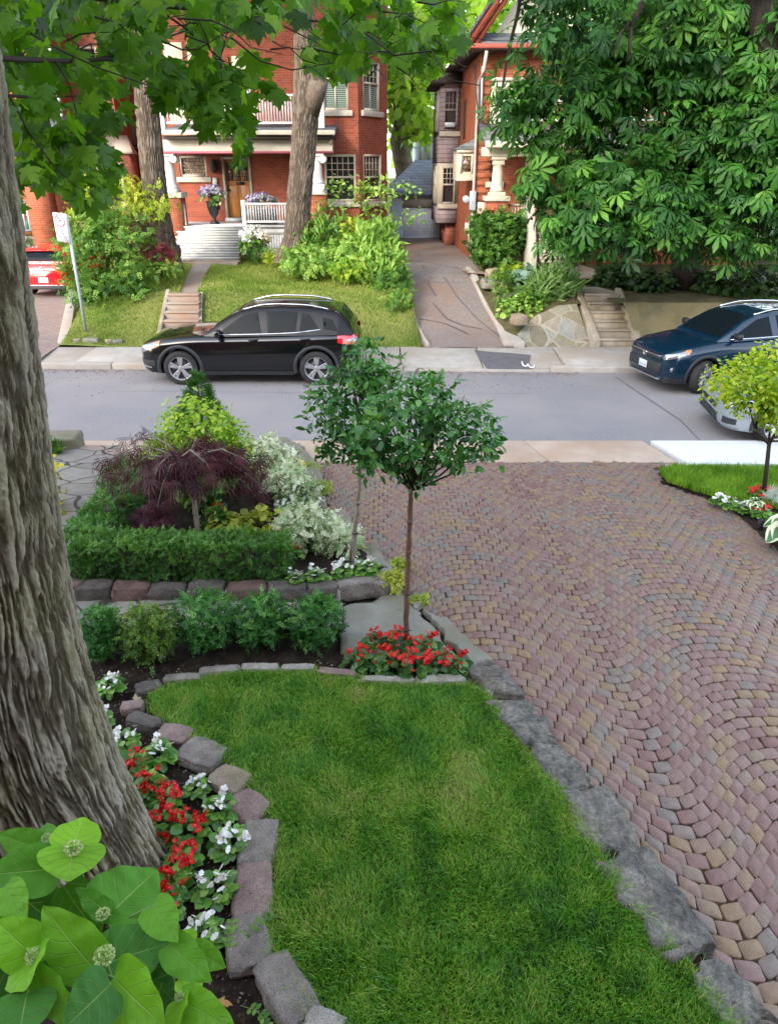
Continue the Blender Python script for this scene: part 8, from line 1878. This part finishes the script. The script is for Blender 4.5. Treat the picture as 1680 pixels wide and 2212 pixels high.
# eaves, skirt roof, gable
ze0, ze1 = uz(104, Yf - .7), uz(93, Yf - .7); ex = ux(1003, 98, Yf - .7)
mb = MB(); mb.box((ex, Yf - .72, ze0), (xr + .5, Yf - .60, ze1)); mb.build('gutter', MT['red_trim'], H2, bevel=.02)
mb = MB(); mb.box((ex, Yf - .6, ztop), (xr + .4, Yf + .02, ztop + .06)); mb.hexa([(ex, Yf - .6, ztop + .002), (cx + .02, Yf - .6, ztop + .002), (cx - .2, Yf + 9, ztop + .002), (ex - .25, Yf + 9, ztop + .002), (ex, Yf - .6, ztop + .07), (cx + .02, Yf - .6, ztop + .07), (cx - .2, Yf + 9, ztop + .07), (ex - .25, Yf + 9, ztop + .07)]); mb.build('soffit', MT['dark_trim'], H2)
zs = uz(70, Yf); mb = MB(); mb.quad((ex, Yf - .62, ze1 + .0), (xr + .4, Yf - .62, ze1), (xr + .4, Yf + .15, zs + .02), (ex + .45, Yf + .15, zs + .02)); mb.build('skirt_roof', MT['shingle'], H2)
ridge = (cx + 4.3, zs + 6.2); gl = P(1040, 92, Yf); 
mb = MB(); mb.poly([(cx + .35, Yf + .10, zs), (xr - .3, Yf + .10, zs), (ridge[0], Yf + .10, ridge[1] - .45)]); mb.build('gable', MT['cream'], H2)
mb = MB()
for a in (1, 2, 3): x = cx + a * 1.7; mb.box((x - .06, Yf + .06, zs), (x + .06, Yf + .095, zs + min(a, 2.5) * 1.3))
mb.build('gable_boards', MT['greige'], H2)
def rake(off0, off1, Y0, Y1, mat, name):
    mb = MB(); A = Vector((ex - .02, 0, ze1 + .02)); Bv = Vector((ridge[0], 0, ridge[1])); n = Vector((-(Bv.z - A.z), 0, Bv.x - A.x)).normalized()
    p, q = A + n * off0, Bv + n * off0; r_, s_ = Bv + n * off1, A + n * off1
    mb.hexa([(p.x, Y0, p.z), (q.x, Y0, q.z), (q.x, Y1, q.z), (p.x, Y1, p.z), (s_.x, Y0, s_.z), (r_.x, Y0, r_.z), (r_.x, Y1, r_.z), (s_.x, Y1, s_.z)]); mb.build(name, mat, H2)
rake(-.34, -.20, Yf - .60, Yf - .50, MT['red_trim'], 'rake_board'); rake(-.195, -.04, Yf - .68, Yf - .56, MT['red_trim'], 'rake_board'); rake(-.035, .05, Yf - .72, Yf + 9, MT['shingle'], 'roof')
mb = MB(); mb.quad((ridge[0], Yf - .7, ridge[1]), (xr + .4, Yf - .7, ze1 + .1), (xr + .4, Yf + 9, ze1 + .1), (ridge[0], Yf + 9, ridge[1])); mb.build('roof', MT['shingle'], H2)
q = P(1042, 72, Yf + 6)
# service mast, downpipe, meter
mb = MB(); mb.tube([(cx + .06, Yf - .62, ztop - .05), (cx + .04, Yf - .3, ztop - .45), (cx - .05, Yf - .06, ztop - .7), (cx - .05, Yf - .06, uz(470, Yf)), (cx - .03, Yf - .06, zc + .05)], .045, 8); mb.build('downpipe', M_surf('pipe_paint', [(.30, .22, .19), (.52, .47, .43)], .6, 4), H2, True)
mb = MB(); mb.tube([(cx + .02, Yf - .12, ztop - .35), (cx + .05, Yf - .12, ztop - 1.6)], .03, 8); mb.build('service_mast', MT['galv'], H2, True)
mz = uz(430, Yf); mb = MB(); mb.box((cx - .16, Yf - .14, mz - .30), (cx + .02, Yf - .02, mz + .22)); mb.lathe([(.02, -.12), (.10, -.11), (.10, 0)], (cx - .26, Yf + .08, mz + .0), 14, None, 'y'); mb.tube([(cx - .06, Yf - .08, mz - .3), (cx - .06, Yf - .08, mz - .95)], .035, 8); mb.build('electric_meter', MT['galv'], H2, bevel=.01)
for (u, z) in ((1.0, uz(495, Yf)), (.25, uz(505, Yf))): mb = MB(); mb.fbox(sd, u, u + .22, z - .1, z + .12, .0, .12); mb.build('wall_vent', MT['white'], H2, bevel=.02)
mb = MB(); mb.fbox(sd, .55, .80, uz(533, Yf), uz(480, Yf), 0, .05); mb.fbox(sd, .5, 1.0, uz(537, Yf), uz(531, Yf), 0, .1); mb.build('pipe_cover', MT['cream'], H2, bevel=.01)
# small oriel window on the side
b0_, b1_ = .35, 1.5; zo0, zo1 = uz(388, Yf + .6), uz(325, Yf + .6); mb = MB(); mb.fbox(sd, b0_, b1_, zo0, zo1, .01, .52); orl = mb.build('oriel', MT['cream'], H2, bevel=.01)
of = Frame(sd.pt(b0_, 0, .52)[:2], (1, 0), (0, -1)); of = Frame(sd.pt(b0_ - .004, 0, .52)[:2], (1.0, .025), (.025, -1.0))
mb = MB(); mb.fbox(of, .14, .40, zo0 + .22, zo1 - .14, 0, .012); mb.build('pane', MT['lead_glass'], orl)
mb = MB(); mb.fbox(of, -.03, .55, zo0 - .03, zo0 + .03, 0, .06); mb.fbox(of, -.03, .55, zo1 - .06, zo1 + .02, 0, .06); mb.fbox(of, .08, .135, zo0 + .18, zo1 - .1, 0, .03); mb.fbox(of, .405, .46, zo0 + .18, zo1 - .1, 0, .03); mb.build('trim', MT['cream'], orl)
mb = MB(); zr_ = uz(300, Yf + .6); p = sd.pt; mb.add([p(b0_ - .1, zo1 + .02, .62), p(b1_ + .1, zo1 + .02, .62), p(b1_ + .1, zo1 + .02, .0), p(b0_ - .1, zo1 + .02, .0), p(b0_ + .2, zr_, .02), p(b1_, zr_, .02)], [(0, 1, 5, 4), (0, 4, 3), (1, 2, 5), (3, 2, 1, 0)]); mb.build('oriel_roof', MT['shingle'], H2)
# side bay of mauve boards with sash windows
Bd, By0, By1 = .70, 4.6, 7.2; bz = [(1.3, uz(484, 27.6), 0, 'brick_shaded'), (uz(482, 27.6), uz(447, 27.6), 1, 'siding'), (uz(352, 27.6), uz(291, 27.6), 1, 'siding')]
for z0, z1, pr, mt in bz: mb = MB(); mb.fbox(sd, By0 + (0 if pr else .3), By1, z0, z1, .005, Bd - (0 if pr else .35)); mb.build('bay_wall', MT[mt], H2)
for z0, z1 in ((uz(446.5, 27.6), uz(352.5, 27.6)), (uz(290.5, 27.6), uz(186, 27.6))):
    mb = MB(); mb.fbox(sd, By0, By1, z0, z1, .006, Bd - .004); bw = mb.build('bay_wall', MT['greige'] if z0 < 4 else MT['siding'], H2)
    bf = Frame(sd.pt(By0 - .003, 0, Bd)[:2], (1.0, .025), (.025, -1.0)); window(H2, bf, .12, Bd - .10, z0 + .10, z1 - .10, 'siding' if z0 > 4 else 'greige', 'glass', 3, 3, .52, sill=True, sillm='greige', d=.03, fw=.06)
    so = Frame(sd.pt(By0, 0, Bd)[:2], sd.u, sd.n); window(H2, so, .3, 1.1, z0 + .1, z1 - .1, 'greige', 'glass', 3, 3, .52, sill=False, d=.03, fw=.06)
mb = MB(); mb.fbox(bf, .16, .50, uz(284, 27.6) + .12, uz(265, 27.6), .05, .30); mb.build('air_conditioner', MT['galv'], H2, bevel=.02)
mb = MB(); mb.fbox(sd, By0 - .1, By1, uz(186, 27.6), ztop - .004, .004, Bd * .8); mb.build('bay_wall', MT['siding'], H2)
mb = MB(); p = sd.pt; mb.hexa([p(By0 - .3, uz(186, 27.6) + .05, Bd + .30), p(By1, uz(186, 27.6) + .05, Bd + .30), p(By1, uz(186, 27.6) + .05, .02), p(By0 - .3, uz(186, 27.6) + .05, .02), p(By0 - .3, uz(186, 27.6) + .14, Bd + .3), p(By1, uz(186, 27.6) + .14, Bd + .3), p(By1, ztop + .05, .02), p(By0 - .3, ztop + .05, .02)]); mb.build('bay_roof', MT['dark_trim'], H2)
mb = MB(); mb.fbox(sd, 3.0, 3.5, uz(300, 26), uz(215, 26), -.02, .02); mb.build('side_window', MT['dark_trim'], H2)
# porch of the right house
Yp = 21.3; fP2 = frontal(Yp); r = rect(1051, 1093, 434, 520, Yp); zcp = uz(434, Yp); xc = ux(1073, 400, Yp)
mb = MB(); mb.box((xc - .29, Yp - .29, 1.1), (xc + .29, Yp + .29, zcp)); pr_ = mb.build('pier', MT['brick_orange'], H2); mb = MB(); mb.box((xc - .34, Yp - .34, zcp), (xc + .34, Yp + .34, uz(423, Yp))); mb.build('cap', MT['stone_trim'], pr_, bevel=.02)
zb2 = uz(338, Yp); column(H2, xc, Yp, uz(423, Yp), zb2, .15, 'cream', baseh=.10, basew=.22, volute=False)
mb = MB(); mb.box((ux(1040, 330, Yp), Yp - .2, zb2), (xr - .5, Yp + .18, uz(318, Yp))); mb.build('beam', MT['cream'], H2, bevel=.01)
zr2 = uz(314, Yp - .3); mb = MB(); mb.hexa([(cx + .0, Yp - .45, zr2 - .04), (xr, Yp - .45, zr2 - .04), (xr, Yf, zr2 + .35), (cx + .0, Yf, zr2 + .35), (cx + .0, Yp - .45, zr2 + .12), (xr, Yp - .45, zr2 + .12), (xr, Yf, zr2 + .62), (cx + .0, Yf, zr2 + .62)]); mb.build('porch_roof', MT['shingle'], H2)
mb = MB(); mb.box((cx - .04, Yp - .55, zr2 - .06), (xr, Yp - .452, zr2 + .10)); mb.build('gutter', MT['greige'], H2, bevel=.02)
mb = MB(); mb.box((cx + .2, Yp + .2, uz(318, Yp) + .002), (xr, Yf - .002, uz(318, Yp) + .06)); mb.build('porch_ceiling', MT['dark_trim'], H2)
zp2 = uz(487, Yp); mb = MB(); mb.box((cx + .35, Yp - .25, zp2 - .08), (xr - .5, Yf, zp2)); mb.build('porch_floor', MT['grey_wood'], H2)
r = rect(1031, 1051, 437, 472, Yp); mb = MB(); mb.fbox(fP2, r[0], r[1], r[2], r[3], -.06, .0); mb.build('side_panel', MT['cream'], H2)
mb = MB(); la, lb = ux(1090, 540, Yp), ux(1140, 540, Yp); mb.box((la, Yp - .18, 1.2), (lb, Yp - .16, uz(512, Yp))); mb.build('lattice', MT['greige'], H2)
mb = MB(); za, zb3 = 1.3, uz(514, Yp)
for k in range(-6, 14):
    x = la + (lb - la) * k / 9
    mb.tube([(x, Yp - .195, za), (x + .5, Yp - .195, zb3)], .010, 4)
mb.build('lattice_slats', MT['stone_trim'], H2)
balustrade(fP2, ux(1096, 460, Yp), ux(1128, 460, Yp), zp2 + .05, uz(440, Yp), .10, .035).build('porch_railing', MT['cream'], H2)
fB2 = frontal(Yp + .2); balustrade(fB2, ux(1064, 280, Yp + .2), xr - 2, uz(262, Yp + .2), uz(215, Yp + .2), .13, .05).build('balustrade', MT['white'], H2)
fl3 = MB(); n = 6; x0, x1 = ux(1160, 530, 20.5), ux(1218, 530, 20.5); z0 = P(1190, 568, 19.9)[2]
for k in range(n):
    y = 19.95 + (Yp - .25 - 19.95) * k / n; zt = z0 + (zp2 - z0) * (k + 1) / n
    fl3.box((x0, y - .03, zt - .05), (x1, y + .26, zt)); fl3.box((x0 + .01, y, zt - (zp2 - z0) / n), (x1 - .01, y + .03, zt - .052))
fl3.build('steps', MT['greige'], H2)
mb = MB(); xa = ux(1150, 520, 20.3); mb.hexa([(xa - .12, 19.9, 1.1), (xa + .08, 19.9, 1.1), (xa + .08, Yp - .2, 1.1), (xa - .12, Yp - .2, 1.1), (xa - .12, 19.9, z0 + .15), (xa + .08, 19.9, z0 + .15), (xa + .08, Yp - .2, zp2 + .9), (xa - .12, Yp - .2, zp2 + .9)]); mb.build('stair_wall', MT['stone_trim'], H2, bevel=.02)
# concrete pad, upper walk with its two steps, lower stairs, crazy stone bank, banked wall
mb = MB(); V = [P(1005, 570, 21.2), P(1290, 572, 19.6), P(1250, 590, 19.0), P(1120, 585, 19.4), P(1030, 598, 20.2)]
polysheet('upper_walk', [(2.05, 21.1, 1.30), (2.15, 20.4, 1.29), (4.0, 19.35, 1.30), (5.4, 19.2, 1.30), (5.9, 20.6, 1.30), (5.6, 22.9, 1.30), (2.5, 22.9, 1.30)], MT['concrete_red'])
st = stairs('concrete_steps', 'weathered grey concrete steps with sloping side walls right of the crazy stone bank', ((1291, 1363, 772), (1254, 1326, 648)), 6, 16.5, 18.0, .165, 1.14, MT['concrete_old'], [(.16, -1, .16), (.16, 1, .20)])
a, b_ = P(1254, 648, 18.0), P(1326, 648, 18.0)
polysheet('upper_walk', [(a[0], 18.0, 1.14), (b_[0] + .1, 18.0, 1.14), (a[0] + .62, 18.9, 1.14), (a[0] - .35, 18.9, 1.14)], MT['concrete_old'])
mb = MB(); x = ux(1180, 590, 18.9); x2 = ux(1248, 590, 18.9); mb.box((x, 18.9, .8), (x2, 19.25, 1.22)); mb.box((x - .02, 19.15, .8), (x2 - .02, 19.7, 1.33)); o = mb.build('concrete_block_step', MT['concrete'], bevel=.015); recentre(o, (x, 18.9, 1.1)); tag(o, 'two grey concrete block steps at the top of the right hand walk', 'steps')
pts = [(1130, 743, 16.6), (1165, 769, 16.44), (1284, 772, 16.44), (1245, 656, 17.5), (1204, 660, 17.5), (1155, 682, 17.25), (1116, 723, 16.8)]
mb = MB(); Q = [P(*q) for q in pts]; c = tuple(np.mean(Q, 0)); c = (c[0], c[1] - .03, c[2] + .03); V = Q + [c]; mb.add(V, [(i, (i + 1) % 7, 7) for i in range(7)]); b2 = [(q[0], q[1] + .5, q[2] - .3) for q in Q]; mb.add(Q + b2, [(i, (i + 1) % 7, 7 + (i + 1) % 7, 7 + i) for i in range(7)])
o = mb.build('stone_bank', MT['crazy']); recentre(o, (4, 16.5, .2)); tag(o, 'sloping bank faced with crazy stone slabs between the driveway curb and the grey steps', 'stone bank')
V = [(2.75, 16.6, .22), (Q[0][0], 16.62, .30), (Q[6][0], 16.8, Q[6][2]), (Q[5][0], 17.25, Q[5][2]), (Q[4][0], 17.5, Q[4][2]), (Q[3][0] + .1, 17.5, Q[3][2]), (a[0] - .12, 18.2, 1.13), (a[0] - .3, 19.3, 1.24), (3.7, 19.9, 1.28), (2.25, 21.0, 1.30), (2.35, 19.4, 1.06), (2.50, 18.2, .74), (2.62, 17.5, .54), (2.72, 17.0, .38)]
polysheet('rockery_soil', V, MT['moss_soil'])
xw = ux(1364, 740, 16.5); mb = MB(); xs = np.linspace(xw + .20, 40, 30); V = []
for i, x in enumerate(xs):
    s = .02 * math.sin(x * 3.1)
    V += [(x, 16.45 + s, .1), (x - (.38 if i == 0 else 0), 16.95 + s, P(1360, 655, 16.95)[2]), (x - (.42 if i == 0 else 0), 17.25, P(1360, 655, 16.95)[2] - .02)]
Fq = [(3 * i + k, 3 * i + 3 + k, 3 * i + 4 + k, 3 * i + 1 + k) for i in range(29) for k in range(2)]; mb.add(V, Fq); o = mb.build('retaining_wall', M_surf('olive_render', [(.085, .075, .04), (.125, .11, .062), (.17, .145, .09)], .95, 1.6, 40, .5, .01, .15)); recentre(o, (xw, 16.5, .15)); tag(o, 'long mossy olive retaining wall behind the dark blue car', 'wall')
xs = np.linspace(5.25, 40, 24); ys = np.linspace(17.1, 26, 12); sheet('shaded_soil', xs, ys, lambda x, y: 1.03 + .03 * (y - 17) + .03 * math.sin(x * 2) * math.sin(y * 3), MT['moss_soil'])
# hanging service cable
mb = MB(); q = [P(1128, -40, 12), P(1118, 30, 13.5), P(1105, 80, 15), P(1095, 130, 16.5), P(1085, 190, 18.5), P(1075, 225, 20), P(1062, 256, 21.5), P(1050, 268, 22.3), P(1040, 262, 22.6), P(1032, 245, 22.7), P(1028, 200, 22.75), P(1026, 140, 22.8)]
mb.tube(q, [.030, .030, .03, .03, .028, .026, .022, .02, .02, .02, .02, .02], 8); o = mb.build('service_cable', MT['black_metal'], None, True); recentre(o, q[8]); tag(o, 'thick black service cable looping down to the wall of the right house', 'cable')
# ---------------------------------------------------------------- garage and pale house beyond it
Yg = 31.0; fG = frontal(Yg); GA = thing('garage', 'small garage with pale overhead door and blue grey roof at the driveway end', 'garage', (1.2, Yg, 1.34))
gx0, gx1 = ux(846, 460, Yg), ux(965, 460, Yg); zgt = uz(418, Yg)
r = rect(870, 955, 431, 514, Yg); r2 = rect(851, 868, 437, 512, Yg); r = (r[0], r[1], 1.34, r[3]); r2 = (r2[0], r2[1], 1.36, r2[3])
mb = MB(); wall(mb, fG, gx0, gx1, 1.2, zgt, [r, r2]); mb.quad((gx0, Yg, 1.2), (gx0, Yg + 5, 1.2), (gx0, Yg + 5, zgt), (gx0, Yg, zgt)); mb.build('wall', MT['siding_blue'], GA)
mb = MB(); mb.fbox(fG, r[0], r[1], r[2], r[3], -.12, -.08); mb.build('garage_door', MT['garage_door'], GA)
mb = MB(); mb.fbox(fG, r[0] - .02, r[1] + .02, r[3] - .28, r[3] + .05, -.07, .015); mb.build('door_header', MT['greige'], GA)
mb = MB(); mb.fbox(fG, r2[0], r2[1], r2[2], r2[3], -.10, -.05); mb.build('side_door', M_plain('pale_blue_door', (.38, .52, .72), .5), GA, bevel=.01)
mb = MB(); zr0_, zr1_ = uz(413, Yg - .3), uz(345, Yg + 2.5); mb.quad((gx0 - .25, Yg - .3, zr0_), (gx1 + .3, Yg - .3, zr0_), (gx1 + .3, Yg + 2.5, zr1_), (gx0 + 1.0, Yg + 2.5, zr1_)); mb.add([(gx0 - .25, Yg - .3, zr0_), (gx0 + 1.0, Yg + 2.5, zr1_), (gx0 - .25, Yg + 5, zr0_)], [(0, 1, 2)]); mb.build('roof', MT['shingle_blue'], GA)
mb = MB(); mb.box((gx0 - .27, Yg - .38, zr0_ - .14), (gx1 + .3, Yg - .302, zr0_ + .01)); mb.build('fascia', M_plain('blue_fascia', (.20, .26, .36), .5), GA)
PH = thing('clapboard_house', 'pale blue clapboard house peeking out above the garage roof', 'house', (2.5, 40, 1.4)); Y = 40.0; fH = frontal(Y)
a = rect(898, 1000, 283, 420, Y); mb = MB(); mb.fbox(fH, a[0], a[1] + 3, 1.2, a[3], -6, 0); mb.build('wall', MT['siding_blue'], PH)
for (x0, x1) in ((921, 933), (904, 914)): r = rect(x0, x1, 298, 350, Y); mb = MB(); mb.fbox(fH, r[0], r[1], r[2], r[3], 0, .03); mb.build('corner_board', MT['white'], PH)
r = rect(892, 1000, 268, 283, Y); mb = MB(); p = fH.pt; mb.hexa([p(a[0] - .3, a[3] - .05, .3), p(a[1] + 3, a[3] - .05, .3), p(a[1] + 3, a[3] - .05, -6), p(a[0] - .3, a[3] - .05, -6), p(a[0] + .6, a[3] + 1.0, -2), p(a[1] + 3, a[3] + 1.0, -2), p(a[1] + 3, a[3] + 1.0, -4), p(a[0] + .6, a[3] + 1.0, -4)]); mb.build('roof', MT['shingle_blue'], PH)
# ---------------------------------------------------------------- left brick house
H3 = thing('brick_house', 'orange brick house behind the red car, mostly hidden by maple leaves', 'house', (-12, 24, 1.0))
Ya, Yb = 27.2, 28.6; fa, fb = frontal(Ya), frontal(Yb); xe = ux(141, 300, Ya); xb = ux(258, 300, Yb)
wn = rect(50, 95, 120, 230, Ya); wn2 = rect(175, 215, 100, 200, Yb)
mb = MB(); wall(mb, fa, -24, xe, .4, 13, [wn]); mb.quad((xe, Ya, .4), (xe, Yb, .4), (xe, Yb, 13), (xe, Ya, 13)); mb.build('wall', MT['brick_orange'], H3)
mb = MB(); wall(mb, fb, xe, xb, .4, 13, [wn2]); mb.quad((xb, Yb, .4), (xb, Yb + 8, .4), (xb, Yb + 8, 13), (xb, Yb, 13)); mb.build('wall', MT['brick_shaded'], H3)
window(H3, fa, *wn, 'cream', 'glass', 1, 1, .5); window(H3, fb, *wn2, 'cream', 'glass', 1, 1, .5)
mb = MB(); mb.tube([(xe + .05, Ya - .06, 12), (xe + .05, Ya - .06, 1.2)], .06, 8); mb.build('downpipe', MT['galv'], H3, True)
r = rect(205, 285, 308, 330, Yb - .5); mb = MB(); x0 = ux(206, 300, Yb - .9); x1 = ux(286, 330, Yb - .9); zt0, zb0_ = uz(292, Yb), uz(332, Yb - .9)
mb.hexa([(x0, Yb - .9, zb0_), (x1, Yb - .9, zb0_), (x1 - .1, Yb - .004, zb0_), (x0, Yb - .004, zb0_), (x0, Yb - .9, zb0_ + .10), (x1, Yb - .9, zb0_ + .10), (x1 - .4, Yb - .004, zt0), (x0, Yb - .004, zt0)]); mb.build('bay_roof', MT['stone_trim'], H3)
mb = MB(); mb.box((x0 + .15, Yb - .8, .4), (x1 - .15, Yb - .002, zb0_ - .004)); mb.build('bay_wall', MT['brick_shaded'], H3)
r = rect(215, 270, 350, 440, Yb - .8); fc = frontal(Yb - .8); window(H3, fc, *r, 'greige', 'glass', 2, 1, .5, d=.05)
r = rect(48, 145, 262, 296, Ya - 1.2); mb = MB(); mb.hexa([(r[0], Ya - 1.3, r[2]), (r[1], Ya - 1.3, r[2]), (r[1], Ya - .002, r[2] + .1), (r[0], Ya - .002, r[2] + .1), (r[0], Ya - 1.3, r[2] + .12), (r[1], Ya - 1.3, r[2] + .12), (r[1], Ya - .002, r[3] + .25), (r[0], Ya - .002, r[3] + .25)]); mb.build('porch_roof', MT['shingle'], H3)
r = rect(68, 110, 400, 525, Ya - 1.0); mb = MB(); mb.box((r[0], Ya - 1.2, .5), (r[1] + .1, Ya - .6, r[3] + 1.5)); mb.build('pier', MT['brick_orange'], H3)
fr3 = frontal(Ya - .8); r = rect(20, 66, 432, 500, Ya - .8); balustrade(fr3, r[0] - 1, r[1], r[2], r[3], .16, .06).build('porch_railing', MT['galv'], H3); mb = MB(); mb.box((r[0] - 1, Ya - .85, .5), (r[1], Ya - .7, r[2] - .12)); mb.build('porch_skirt', MT['asphalt'], H3)
mb = MB(); mb.box((r[0] - 1, Ya - .9, r[2] - .115), (r[1], Ya - .2, r[2] - .01)); mb.build('porch_floor', MT['red_trim'], H3)
q = rect(46, 72, 478, 496, Ya - .5); mb = MB(); mb.box((q[0], Ya - .55, r[2]), (q[1], Ya - .3, r[2] + .35)); o = mb.build('bin', M_plain('green_plastic', (.01, .16, .08), .4), None, bevel=.03); recentre(o, (q[0], Ya - .5, r[2])); tag(o, 'green plastic box on the left porch behind the grey railing', 'box')
q = rect(277, 303, 258, 320, 30); mb = MB(); mb.box((q[0], 30, q[2] - .1), (q[1] + .4, 33, q[2])); bl_ = mb.build('balcony', MT['black_metal'], H3)
balustrade(frontal(30.0), q[0], q[1] + .4, q[2] + .05, q[3], .12, .03).build('railing', MT['black_metal'], bl_)
mb = MB(); mb.box((xb + .05, 30.6, .4), (q[1] + .6, 33, q[2] - .12)); mb.build('rear_wall', MT['dark_trim'], H3)
mb = MB(); mb.box((-24.5, Ya - .7, 13), (xb + .6, Yb + 8, 13.3)); mb.build('roof', MT['shingle'], H3)
# houses on this side of the street, behind the viewpoint: they shade the front gardens in the evening
def nearhouse(label, x0, x1, y1, h):
    t = thing('brick_house', label, 'house', ((x0 + x1) / 2, y1, 0)); f = Frame((x0, y1), (1, 0), (0, 1)); L = x1 - x0; hs = []
    for k in range(3):
        for z in (1.2, 4.2): a = L * (k + .5) / 3 - .6; hs.append((a, a + 1.2, z, z + 1.7))
    mb = MB(); wall(mb, f, 0, L, -.3, h, hs)
    for x in (x0, x1): mb.quad((x, y1, -.3), (x, y1 - 7, -.3), (x, y1 - 7, h), (x, y1, h))
    mb.quad((x0, y1 - 7, -.3), (x1, y1 - 7, -.3), (x1, y1 - 7, h), (x0, y1 - 7, h)); mb.build('wall', MT['brick'], t)
    for w in hs: window(t, f, *w, 'cream', 'glass', 2, 2, .5)
    mb = MB(); mb.add([(x0 - .4, y1 + .4, h), (x1 + .4, y1 + .4, h), (x1 + .4, y1 - 7.4, h), (x0 - .4, y1 - 7.4, h), (x0 - .4, y1 - 3.5, h + 5.2), (x1 + .4, y1 - 3.5, h + 5.2)], [(0, 1, 5, 4), (2, 3, 4, 5), (0, 4, 3), (1, 2, 5), (3, 2, 1, 0)]); mb.build('roof', MT['shingle'], t)
nearhouse('brick house standing behind the front garden', -8.5, 6.5, -3.2, 8.8)
nearhouse('brick house next door on the near side of the street, left of the garden', -24, -8.9, -3.2, 9.6)
# ================================================================ CAMERA AND LIGHT
cam = bpy.data.cameras.new('camera'); co = bpy.data.objects.new('camera', cam); COL.objects.link(co); SC.camera = co
cam.sensor_fit = 'VERTICAL'; cam.sensor_height = 36; cam.lens = FPX / 2212.5 * 36; cam.clip_start = .05; cam.clip_end = 900
co.location = (0, 0, CAMH); co.rotation_euler = (R(90) - PITCH, 0, 0)
SUN_EL, SUN_AZ = R(27), R(212)                        # azimuth clockwise from +Y: behind the camera, to the left
w = bpy.data.worlds.new('World'); SC.world = w; w.use_nodes = True; nt = w.node_tree
bg = nt.nodes['Background']; sky = nt.nodes.new('ShaderNodeTexSky'); sky.sky_type = 'NISHITA'; sky.sun_disc = False; sky.sun_elevation = SUN_EL; sky.sun_rotation = SUN_AZ
sky.air_density = 1.0; sky.dust_density = 2.0; sky.ozone_density = 1.0
hs = nt.nodes.new('ShaderNodeHueSaturation'); hs.inputs['Saturation'].default_value = .55; nt.links.new(sky.outputs[0], hs.inputs['Color']); nt.links.new(hs.outputs[0], bg.inputs[0]); bg.inputs[1].default_value = 1.04
sun = bpy.data.lights.new('sun', 'SUN'); so_ = bpy.data.objects.new('sun', sun); COL.objects.link(so_); sun.energy = 2.45; sun.angle = R(.8); sun.color = (1.0, .86, .68)
d = Vector((-math.sin(SUN_AZ) * math.cos(SUN_EL), -math.cos(SUN_AZ) * math.cos(SUN_EL), -math.sin(SUN_EL))); so_.rotation_euler = d.to_track_quat('-Z', 'Y').to_euler(); so_.location = (-10, -15, 20)
SC.view_settings.view_transform = 'Standard'; SC.view_settings.look = 'None'; SC.view_settings.exposure = 0; SC.view_settings.gamma = 1
SC.cycles.use_denoising = True; SC.cycles.max_bounces = 8; SC.cycles.transparent_max_bounces = 8; SC.cycles.sample_clamp_indirect = 6
